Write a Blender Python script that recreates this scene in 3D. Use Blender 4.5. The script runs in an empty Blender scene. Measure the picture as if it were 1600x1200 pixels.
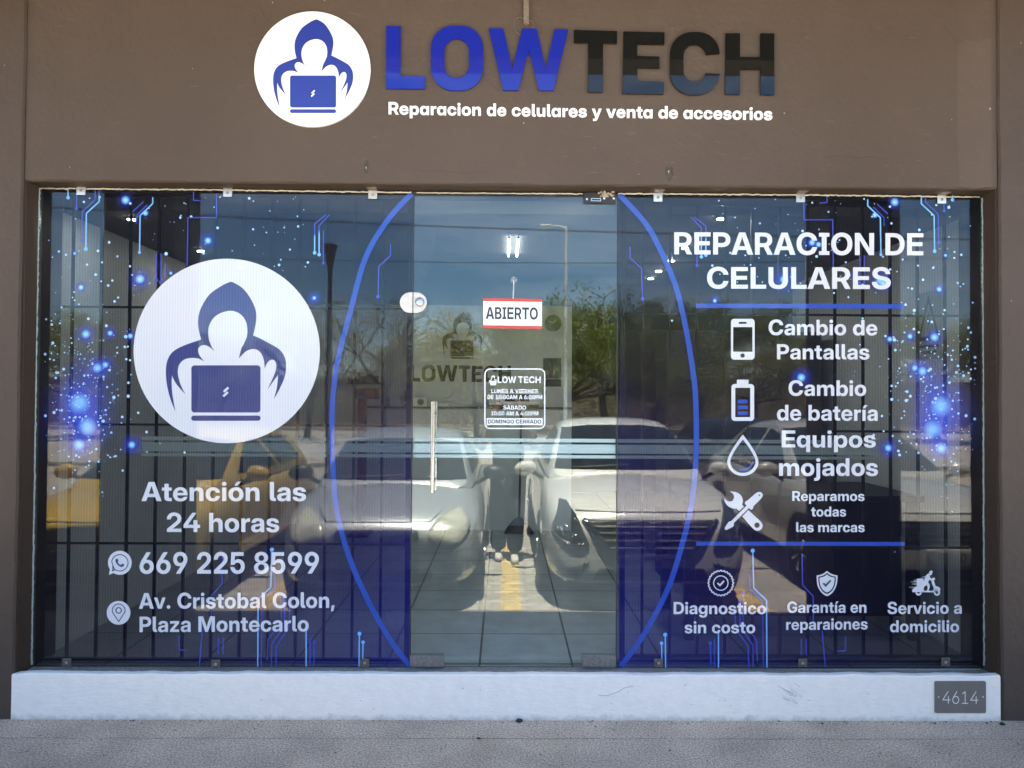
import bpy, bmesh, math, random
import numpy as np
from mathutils import Vector, Matrix, Euler
from mathutils.bvhtree import BVHTree

random.seed(11)
rng = np.random.default_rng(7)
SC = bpy.context.scene
COL = SC.collection
R = math.radians

# ------------------------------------------------------------------ camera
CAM_LOC = Vector((0.0, -3.80, 1.60))
FPX = 1150.0                                   # focal length in photo pixels (1600 wide)
YAW, TILT, ROLL = 0.009703, 0.017753, 0.005877
_fw = Vector((math.sin(YAW) * math.cos(TILT), math.cos(YAW) * math.cos(TILT), math.sin(TILT)))
_r = Vector((math.cos(YAW), -math.sin(YAW), 0))
_u = _r.cross(_fw)
RIGHT = _r * math.cos(ROLL) + _u * math.sin(ROLL)
UP = -_r * math.sin(ROLL) + _u * math.cos(ROLL)
FWD = _fw
cd = bpy.data.cameras.new("camera")
cam = bpy.data.objects.new("camera", cd)
COL.objects.link(cam)
cd.sensor_width = 36.0
cd.lens = 36.0 * FPX / 1600.0
cd.clip_start = 0.02
cd.clip_end = 2000
M = Matrix((RIGHT, UP, -FWD)).transposed().to_4x4()
M.translation = CAM_LOC
cam.matrix_world = M
SC.camera = cam

# ------------------------------------------------------------------ sky, sun, exposure
SUN_EL, SUN_ROT = R(82.0), R(8)
w = bpy.data.worlds.new("World")
SC.world = w
w.use_nodes = True
nt = w.node_tree
bg = nt.nodes["Background"]
sky = nt.nodes.new("ShaderNodeTexSky")
sky.sky_type = 'NISHITA'
sky.sun_disc = False
sky.sun_elevation = SUN_EL
sky.sun_rotation = SUN_ROT
sky.dust_density = 0.0
sky.air_density = 1.0
sky.ozone_density = 4.0
tcw = nt.nodes.new("ShaderNodeTexCoord")
mpw = nt.nodes.new("ShaderNodeMapping")
mpw.inputs['Scale'].default_value = (1.1, 1.1, 6.5)
mpw.inputs['Rotation'].default_value = (R(4), R(3), 0)
nzw = nt.nodes.new("ShaderNodeTexNoise")
nzw.inputs['Scale'].default_value = 2.4
nzw.inputs['Detail'].default_value = 7
nzw.inputs['Roughness'].default_value = 0.58
nzw.inputs['Distortion'].default_value = 0.5
rpw = nt.nodes.new("ShaderNodeValToRGB")
rpw.color_ramp.elements[0].position = 0.42
rpw.color_ramp.elements[0].color = (0, 0, 0, 1)
rpw.color_ramp.elements[1].position = 0.80
rpw.color_ramp.elements[1].color = (0.42, 0.42, 0.42, 1)
mxw = nt.nodes.new("ShaderNodeMix")
mxw.data_type = 'RGBA'
mxw.inputs[7].default_value = (10.0, 11.0, 12.5, 1)
L = nt.links.new
L(tcw.outputs['Generated'], mpw.inputs['Vector'])
L(mpw.outputs['Vector'], nzw.inputs['Vector'])
L(nzw.outputs['Fac'], rpw.inputs['Fac'])
L(rpw.outputs['Color'], mxw.inputs[0])
hsw = nt.nodes.new("ShaderNodeHueSaturation")
hsw.inputs['Saturation'].default_value = 1.18
L(sky.outputs['Color'], hsw.inputs['Color'])
L(hsw.outputs['Color'], mxw.inputs[6])
L(mxw.outputs[2], bg.inputs['Color'])
bg.inputs['Strength'].default_value = 0.055

sd = bpy.data.lights.new("sun", 'SUN')
sd.energy = 5.0
sd.angle = R(0.53)
sd.color = (1.0, 0.915, 0.79)
sun = bpy.data.objects.new("sun", sd)
COL.objects.link(sun)
_sdir = Vector((math.sin(SUN_ROT) * math.cos(SUN_EL), math.cos(SUN_ROT) * math.cos(SUN_EL), math.sin(SUN_EL)))
sun.rotation_euler = _sdir.to_track_quat('Z', 'Y').to_euler()
sun.location = (0, 0, 30)

vs = SC.view_settings
vs.view_transform = 'Standard'
vs.look = 'None'
vs.gamma = 1
vs.exposure = 3.15
SC.cycles.use_denoising = True
SC.cycles.max_bounces = 14
SC.cycles.diffuse_bounces = 5
SC.cycles.glossy_bounces = 5
SC.cycles.transparent_max_bounces = 40
SC.cycles.sample_clamp_indirect = 8

# ------------------------------------------------------------------ helpers
def P(px, py, Y=0.0):
    """point of the real plane y=Y seen at a photo pixel"""
    d = FWD * FPX + RIGHT * (px - 800.0) + UP * (600.0 - py)
    t = (Y - CAM_LOC.y) / d.y
    return CAM_LOC + d * t

def X_at(px, py, Y=0.0): return P(px, py, Y).x
def Z_at(px, py, Y=0.0): return P(px, py, Y).z

def tag(o, label=None, cat=None, group=None, kind=None):
    if label: o['label'] = label
    if cat: o['category'] = cat
    if group: o['group'] = group
    if kind: o['kind'] = kind
    return o

def attach(o, parent):
    if parent is not None:
        o.parent = parent
        o.matrix_parent_inverse = parent_matrix(parent).inverted()
    return o

def parent_matrix(o):
    m = o.matrix_basis.copy()
    if o.parent is not None:
        m = parent_matrix(o.parent) @ o.matrix_parent_inverse @ m
    return m

def empty(name, loc=(0, 0, 0), label=None, cat=None, group=None, kind=None):
    o = bpy.data.objects.new(name, None)
    o.empty_display_size = 0.1
    COL.objects.link(o)
    o.location = loc
    return tag(o, label, cat, group, kind)

def add_mesh(name, verts, faces, mat, parent=None, smooth=False, mats=None, fmat=None):
    me = bpy.data.meshes.new(name)
    me.from_pydata([tuple(v) for v in verts], [], [tuple(f) for f in faces])
    for m in (mats or [mat]): me.materials.append(m)
    if fmat is not None: me.polygons.foreach_set('material_index', fmat)
    if smooth: me.polygons.foreach_set('use_smooth', [True] * len(me.polygons))
    me.update()
    o = bpy.data.objects.new(name, me)
    COL.objects.link(o)
    return attach(o, parent)

class MB:
    """collects shapes, builds ONE mesh object"""
    def __init__(s):
        s.v = []; s.f = []; s.m = []
    def add(s, verts, faces, mi=0):
        b = len(s.v)
        s.v += [tuple(v) for v in verts]
        s.f += [tuple(i + b for i in f) for f in faces]
        s.m += [mi] * len(faces)
        return s
    def box(s, x0, x1, y0, y1, z0, z1, mi=0):
        v = [(x0, y0, z0), (x1, y0, z0), (x1, y1, z0), (x0, y1, z0), (x0, y0, z1), (x1, y0, z1), (x1, y1, z1), (x0, y1, z1)]
        return s.add(v, [(0, 3, 2, 1), (4, 5, 6, 7), (0, 1, 5, 4), (1, 2, 6, 5), (2, 3, 7, 6), (3, 0, 4, 7)], mi)
    def tube(s, pts, rad, n=10, mi=0, cap=True):
        pts = [Vector(p) for p in pts]
        rad = rad if isinstance(rad, (list, tuple)) else [rad] * len(pts)
        rings = []; vs_ = []
        prev = None
        for i, p in enumerate(pts):
            a = pts[max(0, i - 1)]; b = pts[min(len(pts) - 1, i + 1)]
            d = (b - a).normalized()
            if prev is None:
                n1 = d.orthogonal().normalized()
            else:
                n1 = (prev - d * prev.dot(d))
                n1 = n1.normalized() if n1.length > 1e-6 else d.orthogonal().normalized()
            prev = n1
            n2 = d.cross(n1)
            for k in range(n):
                t = 2 * math.pi * k / n
                vs_.append(p + (n1 * math.cos(t) + n2 * math.sin(t)) * rad[i])
        fs = []
        for i in range(len(pts) - 1):
            for k in range(n):
                fs.append((i * n + k, i * n + (k + 1) % n, (i + 1) * n + (k + 1) % n, (i + 1) * n + k))
        if cap:
            fs.append(tuple(range(n - 1, -1, -1)))
            fs.append(tuple((len(pts) - 1) * n + k for k in range(n)))
        return s.add(vs_, fs, mi)
    def lathe(s, c, axis, prof, n=24, mi=0):
        """prof: list of (radius, distance along axis)"""
        axis = Vector(axis).normalized(); n1 = axis.orthogonal().normalized(); n2 = axis.cross(n1); c = Vector(c)
        vs_ = []; fs = []
        for (r_, h) in prof:
            for k in range(n):
                t = 2 * math.pi * k / n
                vs_.append(c + axis * h + (n1 * math.cos(t) + n2 * math.sin(t)) * max(r_, 1e-5))
        for i in range(len(prof) - 1):
            for k in range(n):
                fs.append((i * n + k, i * n + (k + 1) % n, (i + 1) * n + (k + 1) % n, (i + 1) * n + k))
        fs.append(tuple(range(n - 1, -1, -1))); fs.append(tuple((len(prof) - 1) * n + k for k in range(n)))
        return s.add(vs_, fs, mi)
    def build(s, name, mat, parent=None, smooth=False, bevel=0, mats=None):
        o = add_mesh(name, s.v, s.f, mat, parent, smooth, mats, s.m if mats else None)
        if bevel:
            b = o.modifiers.new('bevel', 'BEVEL'); b.width = bevel; b.segments = 2; b.limit_method = 'ANGLE'
        if smooth: smooth_by_angle(o)
        return o

def smooth_by_angle(o, ang=40):
    me = o.data
    bm = bmesh.new(); bm.from_mesh(me)
    for e in bm.edges:
        if len(e.link_faces) == 2 and e.calc_face_angle(0) > R(ang): e.smooth = False
    for f in bm.faces: f.smooth = True
    bm.to_mesh(me); bm.free()

def fill2d(loops, extrude=0.0):
    """triangulated fill (with holes) of 2D loops -> verts, faces"""
    cu = bpy.data.curves.new('tmp', 'CURVE')
    cu.dimensions = '2D'; cu.fill_mode = 'BOTH' if extrude else 'FRONT'; cu.extrude = extrude / 2
    for lp in loops:
        sp = cu.splines.new('POLY')
        sp.points.add(len(lp) - 1)
        sp.points.foreach_set('co', [c for q in lp for c in (q[0], q[1], 0, 1)])
        sp.use_cyclic_u = True
    ob = bpy.data.objects.new('tmp', cu)
    COL.objects.link(ob)
    dg = bpy.context.evaluated_depsgraph_get()
    me = bpy.data.meshes.new_from_object(ob.evaluated_get(dg))
    vs_ = [tuple(v.co) for v in me.vertices]; fs = [tuple(p.vertices) for p in me.polygons]
    bpy.data.objects.remove(ob); bpy.data.curves.remove(cu); bpy.data.meshes.remove(me)
    return vs_, fs

def flat(name, loops_px, Y, mat, parent=None, thick=0.0):
    """artwork outlined in photo pixels, laid on the real plane y=Y (front face at Y when thick)"""
    W = [[(P(x, y, Y).x, P(x, y, Y).z) for x, y in lp] for lp in loops_px]
    vs_, fs = fill2d(W, thick)
    V3 = [(x, Y + (thick / 2 - z if thick else 0.0), y) for x, y, z in vs_]
    o = add_mesh(name, V3, fs, mat, parent)
    return o

def rrect(x0, y0, x1, y1, r, n=6):
    pts = []
    for cx, cy, a in ((x1 - r, y0 + r, -90), (x1 - r, y1 - r, 0), (x0 + r, y1 - r, 90), (x0 + r, y0 + r, 180)):
        for k in range(n + 1):
            t = R(a + 90 * k / n)
            pts.append((cx + r * math.cos(t), cy + r * math.sin(t)))
    return pts

def circle(cx, cy, r, n=40, ry=None):
    ry = ry or r
    return [(cx + r * math.cos(2 * math.pi * k / n), cy + ry * math.sin(2 * math.pi * k / n)) for k in range(n)]

def stroke(pts, wd, closed=False):
    """outline polygons of a polyline of width wd (one loop; two when closed)"""
    n = len(pts); a = []; b = []
    for i in range(n):
        p = Vector(pts[i]); 
        pr = Vector(pts[i - 1]) if (i > 0 or closed) else None
        nx = Vector(pts[(i + 1) % n]) if (i < n - 1 or closed) else None
        d1 = (p - pr).normalized() if pr is not None else None
        d2 = (nx - p).normalized() if nx is not None else None
        if d1 is None: d1 = d2
        if d2 is None: d2 = d1
        t = (d1 + d2); t = t.normalized() if t.length > 1e-4 else d1
        nn = Vector((-t.y, t.x)); c = max(0.35, nn.dot(Vector((-d1.y, d1.x))))
        o = nn * (wd / 2 / c)
        a.append(tuple(p + o)); b.append(tuple(p - o))
    if closed: return [a, b]
    return [a + b[::-1]]

def catmull(pts, n=5):
    """pts: (x, y) smooth or (x, y, 1) sharp; closed loop"""
    N = len(pts); out = []
    for i in range(N):
        p0, p1, p2, p3 = pts[i - 1], pts[i], pts[(i + 1) % N], pts[(i + 2) % N]
        a = Vector(p1[:2]); b = Vector(p2[:2])
        m1 = (b - Vector(p0[:2])) * 0.5 if len(p1) < 3 else (b - a) * 0.6
        m2 = (Vector(p3[:2]) - a) * 0.5 if len(p2) < 3 else (b - a) * 0.6
        L1 = (b - a).length
        for m in (m1, m2):
            if m.length > L1: m *= L1 / m.length
        for k in range(n):
            t = k / n
            h = (2 * t**3 - 3 * t**2 + 1) * a + (t**3 - 2 * t**2 + t) * m1 + (-2 * t**3 + 3 * t**2) * b + (t**3 - t**2) * m2
            out.append((h.x, h.y))
    return out

# ---- lettering outlines (open licensed grotesque: b bold, f bold with single-storey a, t thin)
FONT = {
    'b': {
        44: (275, [[38,-158,74,123,221,123,145,-158]]),
        45: (660, [[500,354,500,231,160,231,160,354]]),
        46: (275, [[138,-9,105,-3,77,16,58,45,51,78,58,112,77,140,105,159,138,166,172,159,200,140,220,112,226,78,220,45,200,16,172,-3]]),
        48: (660, [[330,-12,270,-7,216,9,169,35,129,70,95,115,69,168,50,229,38,297,35,372,38,448,50,516,69,577,95,630,129,675,169,710,216,736,270,752,330,757,390,752,444,736,491,710,531,675,565,630,591,577,610,516,622,448,625,372,622,297,610,228,591,167,565,114,531,70,491,35,444,9,390,-7],[330,116,374,124,410,147,429,170,445,200,458,235,467,276,472,321,474,372,472,423,467,469,458,509,445,545,429,574,410,598,374,621,330,629,286,621,250,598,231,574,215,545,202,509,193,469,188,423,186,372,188,321,193,276,202,235,215,200,231,170,250,147,286,124]]),
        49: (660, [[95,0,95,129,277,129,277,598,276,598,102,488,102,628,286,745,432,745,432,129,588,129,588,0,432,0,277,0]]),
        50: (660, [[62,0,62,117,336,350,367,376,394,402,416,427,434,454,445,483,449,516,445,548,434,576,417,598,394,615,366,626,332,629,296,625,266,612,241,592,222,564,211,529,207,487,59,487,63,539,74,587,93,630,118,667,150,698,187,724,231,742,279,753,332,757,382,754,428,744,470,728,507,707,539,680,564,648,583,611,595,570,598,524,594,474,579,429,564,400,545,373,522,346,496,319,466,291,433,262,280,130,280,129,602,129,602,0]]),
        52: (660, [[21,158,21,282,346,745,505,745,184,283,184,282,392,282,392,464,541,464,541,282,639,282,639,158,541,158,541,0,392,0,392,158]]),
        53: (660, [[330,-11,278,-8,231,2,188,19,149,42,117,70,90,103,69,141,56,184,49,230,201,230,206,198,220,170,240,146,265,128,296,116,330,113,366,117,396,130,422,150,441,178,453,210,457,248,453,285,441,318,422,346,397,367,367,380,333,384,289,379,252,364,223,340,206,308,60,308,82,745,564,745,564,616,224,616,211,447,212,447,243,472,278,490,318,501,361,504,410,500,456,485,485,471,511,453,535,432,557,408,574,381,589,352,604,304,608,252,605,202,593,157,574,116,548,79,515,48,476,22,432,4,383,-7]]),
        54: (660, [[334,-11,281,-7,232,4,188,22,149,47,115,77,88,113,68,153,56,198,52,246,55,286,64,326,78,365,98,406,123,449,154,495,326,745,498,745,309,476,328,482,365,485,412,482,454,472,492,455,526,433,554,405,577,371,594,333,604,291,608,245,604,197,592,152,573,112,546,76,514,46,476,22,433,4,386,-7],[330,114,364,118,395,131,420,151,440,178,453,209,457,245,453,280,440,311,420,337,395,357,364,370,330,374,295,370,265,357,239,337,220,311,207,280,203,245,207,209,220,178,239,151,265,131,295,118]]),
        56: (660, [[330,-12,275,-9,225,0,180,15,140,35,107,60,80,89,60,123,48,160,44,200,49,248,66,291,84,315,105,337,130,355,159,370,191,381,226,387,181,398,143,416,111,442,87,474,73,512,68,555,72,593,83,628,102,660,127,688,157,712,194,731,235,746,280,754,330,757,380,754,425,746,467,732,503,712,534,689,558,661,577,629,588,593,591,555,587,512,572,474,549,442,517,417,479,398,434,387,469,381,501,370,530,355,555,337,576,315,594,291,611,248,616,200,612,160,600,123,580,89,553,60,520,35,480,15,434,0,384,-9],[330,103,365,107,395,117,420,133,439,155,451,182,455,212,451,242,439,269,420,292,394,309,364,320,330,323,295,320,265,309,240,292,221,269,209,242,205,212,209,181,221,155,240,133,265,117,295,107],[330,441,360,444,387,454,408,468,424,488,434,512,438,540,434,568,424,592,408,612,387,626,360,636,330,639,299,636,273,626,251,612,235,592,225,568,222,540,225,512,235,488,252,468,273,454,299,444]]),
        57: (660, [[326,756,379,752,428,741,472,723,511,698,545,668,572,632,592,592,604,547,608,499,605,459,596,419,582,380,562,339,537,296,506,250,334,0,162,0,351,269,332,263,295,260,249,263,206,273,168,290,134,313,106,341,83,374,66,412,56,454,52,500,56,548,68,593,87,633,114,669,146,699,184,723,227,741,275,752],[330,631,296,627,266,614,240,594,220,567,207,536,203,500,207,465,220,434,240,408,266,388,296,375,330,371,365,375,395,388,421,408,440,434,453,465,457,500,453,536,440,567,421,594,395,614,365,627]]),
        58: (275, [[138,-9,105,-3,77,16,58,45,51,78,58,112,77,140,105,159,138,166,172,159,200,140,220,112,226,78,220,45,200,16,172,-3],[138,336,105,342,77,361,58,390,51,423,58,457,77,485,105,504,138,511,172,504,200,485,220,457,226,423,220,390,200,361,172,342]]),
        65: (737, [[4,0,264,745,473,745,733,0,554,0,504,157,230,157,178,0],[463,285,442,353,427,403,411,454,396,505,381,559,369,601,357,559,341,505,325,454,310,403,294,353,272,285]]),
        66: (661, [[54,0,54,745,355,745,406,742,452,734,492,721,527,703,555,680,578,654,594,624,604,591,607,554,603,514,590,478,570,447,544,422,511,403,472,390,472,389,516,381,555,363,588,336,613,302,629,260,634,210,631,170,621,134,604,101,581,71,552,47,516,27,474,12,427,3,373,0],[211,126,350,126,400,132,438,150,462,180,470,220,466,248,456,272,439,291,415,306,386,314,352,317,211,317],[211,437,342,437,372,440,398,448,419,462,434,480,443,502,447,528,440,566,419,595,386,613,342,619,211,619]]),
        67: (744, [[385,-12,319,-7,259,9,203,34,153,70,111,114,76,167,50,228,35,296,30,372,35,448,50,517,76,578,110,631,153,675,202,711,258,736,319,752,385,757,428,755,469,748,508,737,544,722,577,704,608,681,635,656,659,626,679,594,695,559,707,521,715,480,553,480,545,510,532,537,516,561,496,580,473,595,447,606,419,613,387,615,348,612,313,602,282,586,255,563,233,535,215,501,202,463,195,420,192,372,195,325,202,282,215,243,233,210,255,182,282,159,313,143,348,133,387,130,418,132,447,138,473,150,496,165,515,184,532,207,544,234,553,264,715,264,707,223,695,186,679,150,659,118,635,89,608,63,577,41,544,22,508,7,469,-3,428,-10]]),
        68: (719, [[320,0,214,0,126,0,54,0,54,745,123,745,214,745,322,745,394,740,459,725,517,700,568,665,610,622,644,571,669,512,684,446,689,373,684,300,669,234,644,175,611,123,568,80,517,46,459,20,393,5],[214,135,312,135,358,138,398,147,433,162,462,183,486,210,504,243,517,281,525,324,527,373,525,422,517,465,504,503,486,535,462,562,433,583,398,598,358,607,312,610,214,610]]),
        69: (626, [[54,0,54,745,594,745,594,607,214,607,214,443,565,443,565,309,214,309,214,138,594,138,594,0]]),
        71: (754, [[386,-12,318,-7,256,9,200,36,150,72,109,117,75,170,50,231,35,298,30,372,35,448,51,517,76,578,111,631,153,675,203,711,258,736,319,752,383,757,426,755,466,749,505,738,541,724,575,706,606,684,633,660,657,632,678,601,694,568,706,533,713,494,549,494,542,521,530,544,515,565,496,582,473,597,448,607,420,613,388,615,350,612,314,602,283,586,256,563,234,535,216,502,202,463,195,420,192,372,195,324,203,281,216,243,234,209,257,181,284,159,316,143,351,133,390,130,438,134,480,149,514,171,539,202,555,238,560,278,402,278,402,399,718,399,718,302,713,242,699,188,676,138,644,95,604,58,558,28,506,6,448,-8]]),
        72: (736, [[54,0,54,745,214,745,214,448,522,448,522,745,683,745,683,0,522,0,522,311,214,311,214,0]]),
        73: (407, [[31,0,31,130,123,130,123,615,31,615,31,745,376,745,376,615,284,615,284,130,376,130,376,0]]),
        76: (573, [[54,0,54,745,214,745,214,138,551,138,551,0]]),
        77: (919, [[54,0,54,745,289,745,405,413,413,386,423,353,434,317,445,279,456,241,461,223,466,241,476,279,487,317,498,353,507,386,516,413,630,745,866,745,866,0,708,0,708,346,708,373,709,406,710,442,711,482,712,522,713,563,713,571,710,559,698,517,686,477,675,438,664,403,655,371,646,346,525,0,395,0,272,346,264,371,254,403,243,438,232,477,220,517,207,559,207,561,208,522,209,482,210,442,211,406,211,373,212,346,212,0]]),
        78: (744, [[54,0,54,745,222,745,454,376,467,355,482,328,500,297,518,264,533,238,531,281,531,323,530,360,530,389,530,745,691,745,691,0,522,0,311,336,296,361,277,392,262,417,247,444,231,472,214,503,211,507,212,480,213,434,214,394,214,361,214,336,214,0]]),
        79: (765, [[383,-12,318,-7,258,9,202,34,153,70,111,114,76,167,51,228,35,296,30,372,35,448,51,517,76,578,111,631,153,675,202,711,258,736,318,752,383,757,447,752,507,736,563,711,612,675,654,631,689,578,715,517,730,448,735,372,730,296,715,228,689,167,654,114,612,70,563,34,507,9,447,-7],[383,130,419,133,452,142,482,158,509,180,531,207,549,241,562,279,571,323,573,372,571,421,562,465,549,504,531,537,509,565,482,587,452,603,419,612,383,615,347,612,314,603,284,587,257,565,234,537,216,504,203,465,195,421,192,372,195,323,203,279,216,241,235,207,257,180,284,158,314,142,347,133]]),
        80: (649, [[54,0,54,745,350,745,404,742,453,732,497,715,535,692,566,664,592,630,610,591,621,547,625,499,621,451,610,407,591,368,566,334,534,305,495,282,452,265,403,255,349,252,214,252,214,0],[214,387,340,387,377,390,408,400,433,417,452,439,464,467,468,499,464,531,452,558,433,580,408,597,377,607,340,610,214,610]]),
        82: (668, [[54,0,54,745,354,745,408,742,457,732,500,715,538,692,570,664,596,630,614,591,625,547,629,499,625,451,613,408,594,370,567,337,534,309,498,288,646,0,474,0,345,257,345,257,214,257,214,0],[214,385,344,385,381,389,412,399,437,416,456,439,468,467,472,499,468,531,456,558,437,581,412,598,381,608,344,612,214,612]]),
        83: (672, [[339,-12,278,-9,223,1,175,18,133,42,98,71,71,106,51,147,39,193,35,245,190,245,195,208,209,177,231,152,261,134,298,123,341,119,380,122,413,131,441,144,461,163,474,185,478,211,475,233,465,251,447,268,422,282,389,294,346,304,268,321,201,340,146,365,104,397,73,435,55,479,49,529,53,573,65,613,85,649,112,680,145,707,185,728,230,744,280,754,335,757,390,754,440,744,485,728,524,706,556,678,583,645,602,606,615,563,620,515,470,515,458,561,430,596,389,618,336,626,301,623,271,614,246,601,226,583,214,561,210,537,213,516,223,498,240,483,264,470,296,459,337,448,406,433,445,424,479,414,510,402,550,382,582,357,607,330,624,298,634,262,638,222,634,176,622,134,602,97,574,64,540,38,499,16,452,1,398,-9]]),
        84: (653, [[22,607,22,745,631,745,631,607,407,607,407,0,246,0,246,607]]),
        85: (721, [[361,-12,301,-8,247,3,198,22,155,48,119,80,90,118,69,161,56,208,52,260,52,745,209,745,209,273,214,233,228,198,251,168,281,146,318,131,361,127,404,131,441,146,471,168,493,197,507,233,512,273,512,745,669,745,669,260,665,208,652,161,631,118,602,80,566,48,523,22,475,3,420,-8]]),
        86: (728, [[264,0,4,745,179,745,296,392,311,344,326,293,341,240,358,185,369,147,379,185,395,240,410,293,425,344,439,392,551,745,724,745,470,0]]),
        87: (1026, [[204,0,4,745,176,745,260,386,270,338,280,291,289,244,298,197,300,189,302,197,311,244,321,291,332,338,343,386,432,745,594,745,683,386,694,338,704,291,715,244,724,197,726,190,727,197,736,244,746,291,756,338,766,386,850,745,1022,745,822,0,643,0,540,398,529,445,518,497,513,520,508,497,497,445,486,398,383,0]]),
        97: (570, [[213,-9,163,-5,119,8,82,30,54,61,37,100,31,148,35,190,47,223,67,250,92,271,123,288,158,299,196,307,237,313,280,317,313,322,338,327,354,335,364,346,367,360,367,363,364,381,357,396,345,408,328,418,308,424,284,426,259,424,238,418,220,408,206,395,197,378,193,360,49,360,54,395,65,427,81,455,103,480,130,501,163,517,200,529,242,537,289,539,341,536,387,527,426,512,459,491,485,465,504,434,515,398,519,357,519,0,369,0,369,74,367,74,351,50,331,29,308,13,281,1,250,-6],[256,96,288,99,315,109,338,123,354,143,365,166,368,192,368,244,361,241,351,237,340,234,328,231,314,229,298,226,282,223,265,220,242,216,221,209,203,199,190,187,181,172,178,154,180,137,188,123,200,111,215,103,234,98]]),
        98: (616, [[359,-11,326,-9,295,-1,266,12,242,30,221,53,204,81,203,0,51,0,51,745,205,745,205,455,224,481,246,502,270,519,297,530,327,537,360,539,403,535,443,524,479,504,510,478,537,446,559,408,575,364,584,317,587,265,584,212,575,163,559,120,538,81,511,49,480,23,443,4,403,-7],[318,114,351,118,378,131,401,153,418,183,428,220,432,265,428,309,418,346,401,376,378,397,351,411,318,415,284,411,255,397,231,374,213,344,202,307,198,265,202,222,213,185,231,155,255,132,284,118]]),
        99: (572, [[295,-12,244,-8,198,3,155,23,118,49,87,81,62,120,43,163,32,211,28,264,32,316,43,364,62,408,87,446,118,479,155,505,198,524,244,536,295,540,346,536,393,524,434,506,470,481,500,450,523,413,539,373,546,328,397,328,393,347,387,364,378,379,366,392,352,402,336,410,318,415,298,416,265,412,237,398,214,375,197,345,187,307,184,264,187,220,197,183,214,153,237,130,265,116,298,112,318,113,336,118,352,126,365,136,377,149,386,164,392,182,397,201,546,201,540,157,525,116,502,80,472,48,436,23,394,4,347,-8]]),
        100: (616, [[257,-11,213,-7,173,4,136,23,105,49,78,81,57,120,41,163,31,212,28,265,31,317,41,364,57,408,79,446,105,478,137,504,173,524,212,535,255,539,288,537,319,530,346,519,370,502,392,481,410,455,411,745,565,745,565,0,413,0,413,81,395,53,374,30,349,12,321,-1,290,-9],[298,114,331,118,361,132,385,155,403,185,414,222,418,265,414,307,403,344,385,374,361,397,331,411,298,415,265,411,237,397,215,376,198,346,187,309,184,265,187,220,198,183,215,153,237,131,265,118]]),
        101: (578, [[294,-12,243,-8,197,4,154,23,117,50,86,83,61,121,43,165,32,212,28,264,32,315,43,363,62,407,87,445,118,478,154,505,195,524,241,536,290,540,328,538,363,531,396,520,427,505,454,486,479,464,501,438,518,409,533,377,543,343,550,306,552,267,552,225,179,225,182,196,192,164,210,138,234,118,264,106,299,102,326,104,349,110,369,120,385,133,398,149,407,167,547,167,537,133,522,102,502,74,476,49,446,28,413,11,376,-2,336,-9],[180,322,406,322,405,336,394,366,377,391,354,409,326,420,293,424,260,420,232,409,209,391,192,366,182,336]]),
        103: (616, [[303,-216,255,-214,212,-206,174,-194,141,-178,114,-158,92,-134,74,-107,62,-77,54,-44,202,-44,210,-62,221,-76,237,-88,256,-97,278,-102,303,-104,350,-97,384,-75,405,-39,412,10,412,90,394,62,373,40,349,22,321,10,290,3,257,1,213,5,173,16,136,35,105,61,78,92,57,130,41,172,31,218,28,268,31,319,41,366,57,409,79,447,105,479,137,505,173,524,212,535,255,539,289,537,319,530,347,517,371,501,393,479,412,452,412,528,565,528,565,23,561,-30,550,-76,532,-114,507,-146,477,-172,440,-191,399,-205,353,-213],[298,123,331,128,361,141,385,163,403,193,414,229,418,271,414,312,403,348,385,378,361,400,331,413,298,418,265,413,237,400,215,379,198,350,187,314,184,271,187,227,198,191,215,162,237,141,265,128]]),
        104: (604, [[205,292,205,0,51,0,51,745,205,745,205,446,220,469,249,499,283,521,323,535,368,539,421,533,466,515,492,496,513,472,530,444,543,411,550,373,553,331,553,0,399,0,399,302,393,347,374,380,345,400,305,407,277,404,253,394,233,379,218,357,208,328]]),
        105: (256, [[51,0,51,528,205,528,205,0],[128,590,93,596,65,613,47,639,41,671,47,703,65,729,93,746,127,752,162,746,190,729,209,703,215,671,209,639,190,613,162,596]]),
        106: (257, [[52,528,206,528,206,-41,200,-90,185,-132,160,-165,124,-189,79,-204,24,-209,-37,-209,-37,-88,-3,-88,22,-84,39,-73,48,-53,52,-24],[128,590,94,596,66,613,47,639,41,671,47,703,66,729,94,746,128,752,163,746,191,729,209,703,215,671,209,639,191,613,163,596]]),
        108: (284, [[226,0,170,4,125,15,92,34,69,61,56,98,51,145,51,745,205,745,205,160,208,140,215,127,228,120,249,117,254,117,260,117,265,117,270,117,270,0,259,0,248,0,237,0]]),
        109: (910, [[51,0,51,528,199,528,199,429,207,449,230,482,257,507,289,525,323,536,360,539,398,535,433,524,465,504,491,478,509,446,512,433,517,446,539,478,567,504,601,524,640,535,681,539,730,534,773,517,798,500,819,479,836,453,849,422,856,388,859,350,859,0,705,0,705,320,699,361,680,389,652,407,618,413,593,410,571,400,553,386,540,367,532,343,529,316,529,0,381,0,381,324,375,360,357,388,330,407,296,413,272,410,250,401,231,386,217,366,208,341,205,311,205,0]]),
        110: (604, [[205,292,205,0,51,0,51,528,203,528,203,442,220,469,249,499,283,521,323,535,368,539,421,533,466,515,492,496,513,472,530,444,543,411,550,373,553,331,553,0,399,0,399,302,393,347,374,380,345,400,305,407,277,404,253,394,233,379,218,357,208,328]]),
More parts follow.
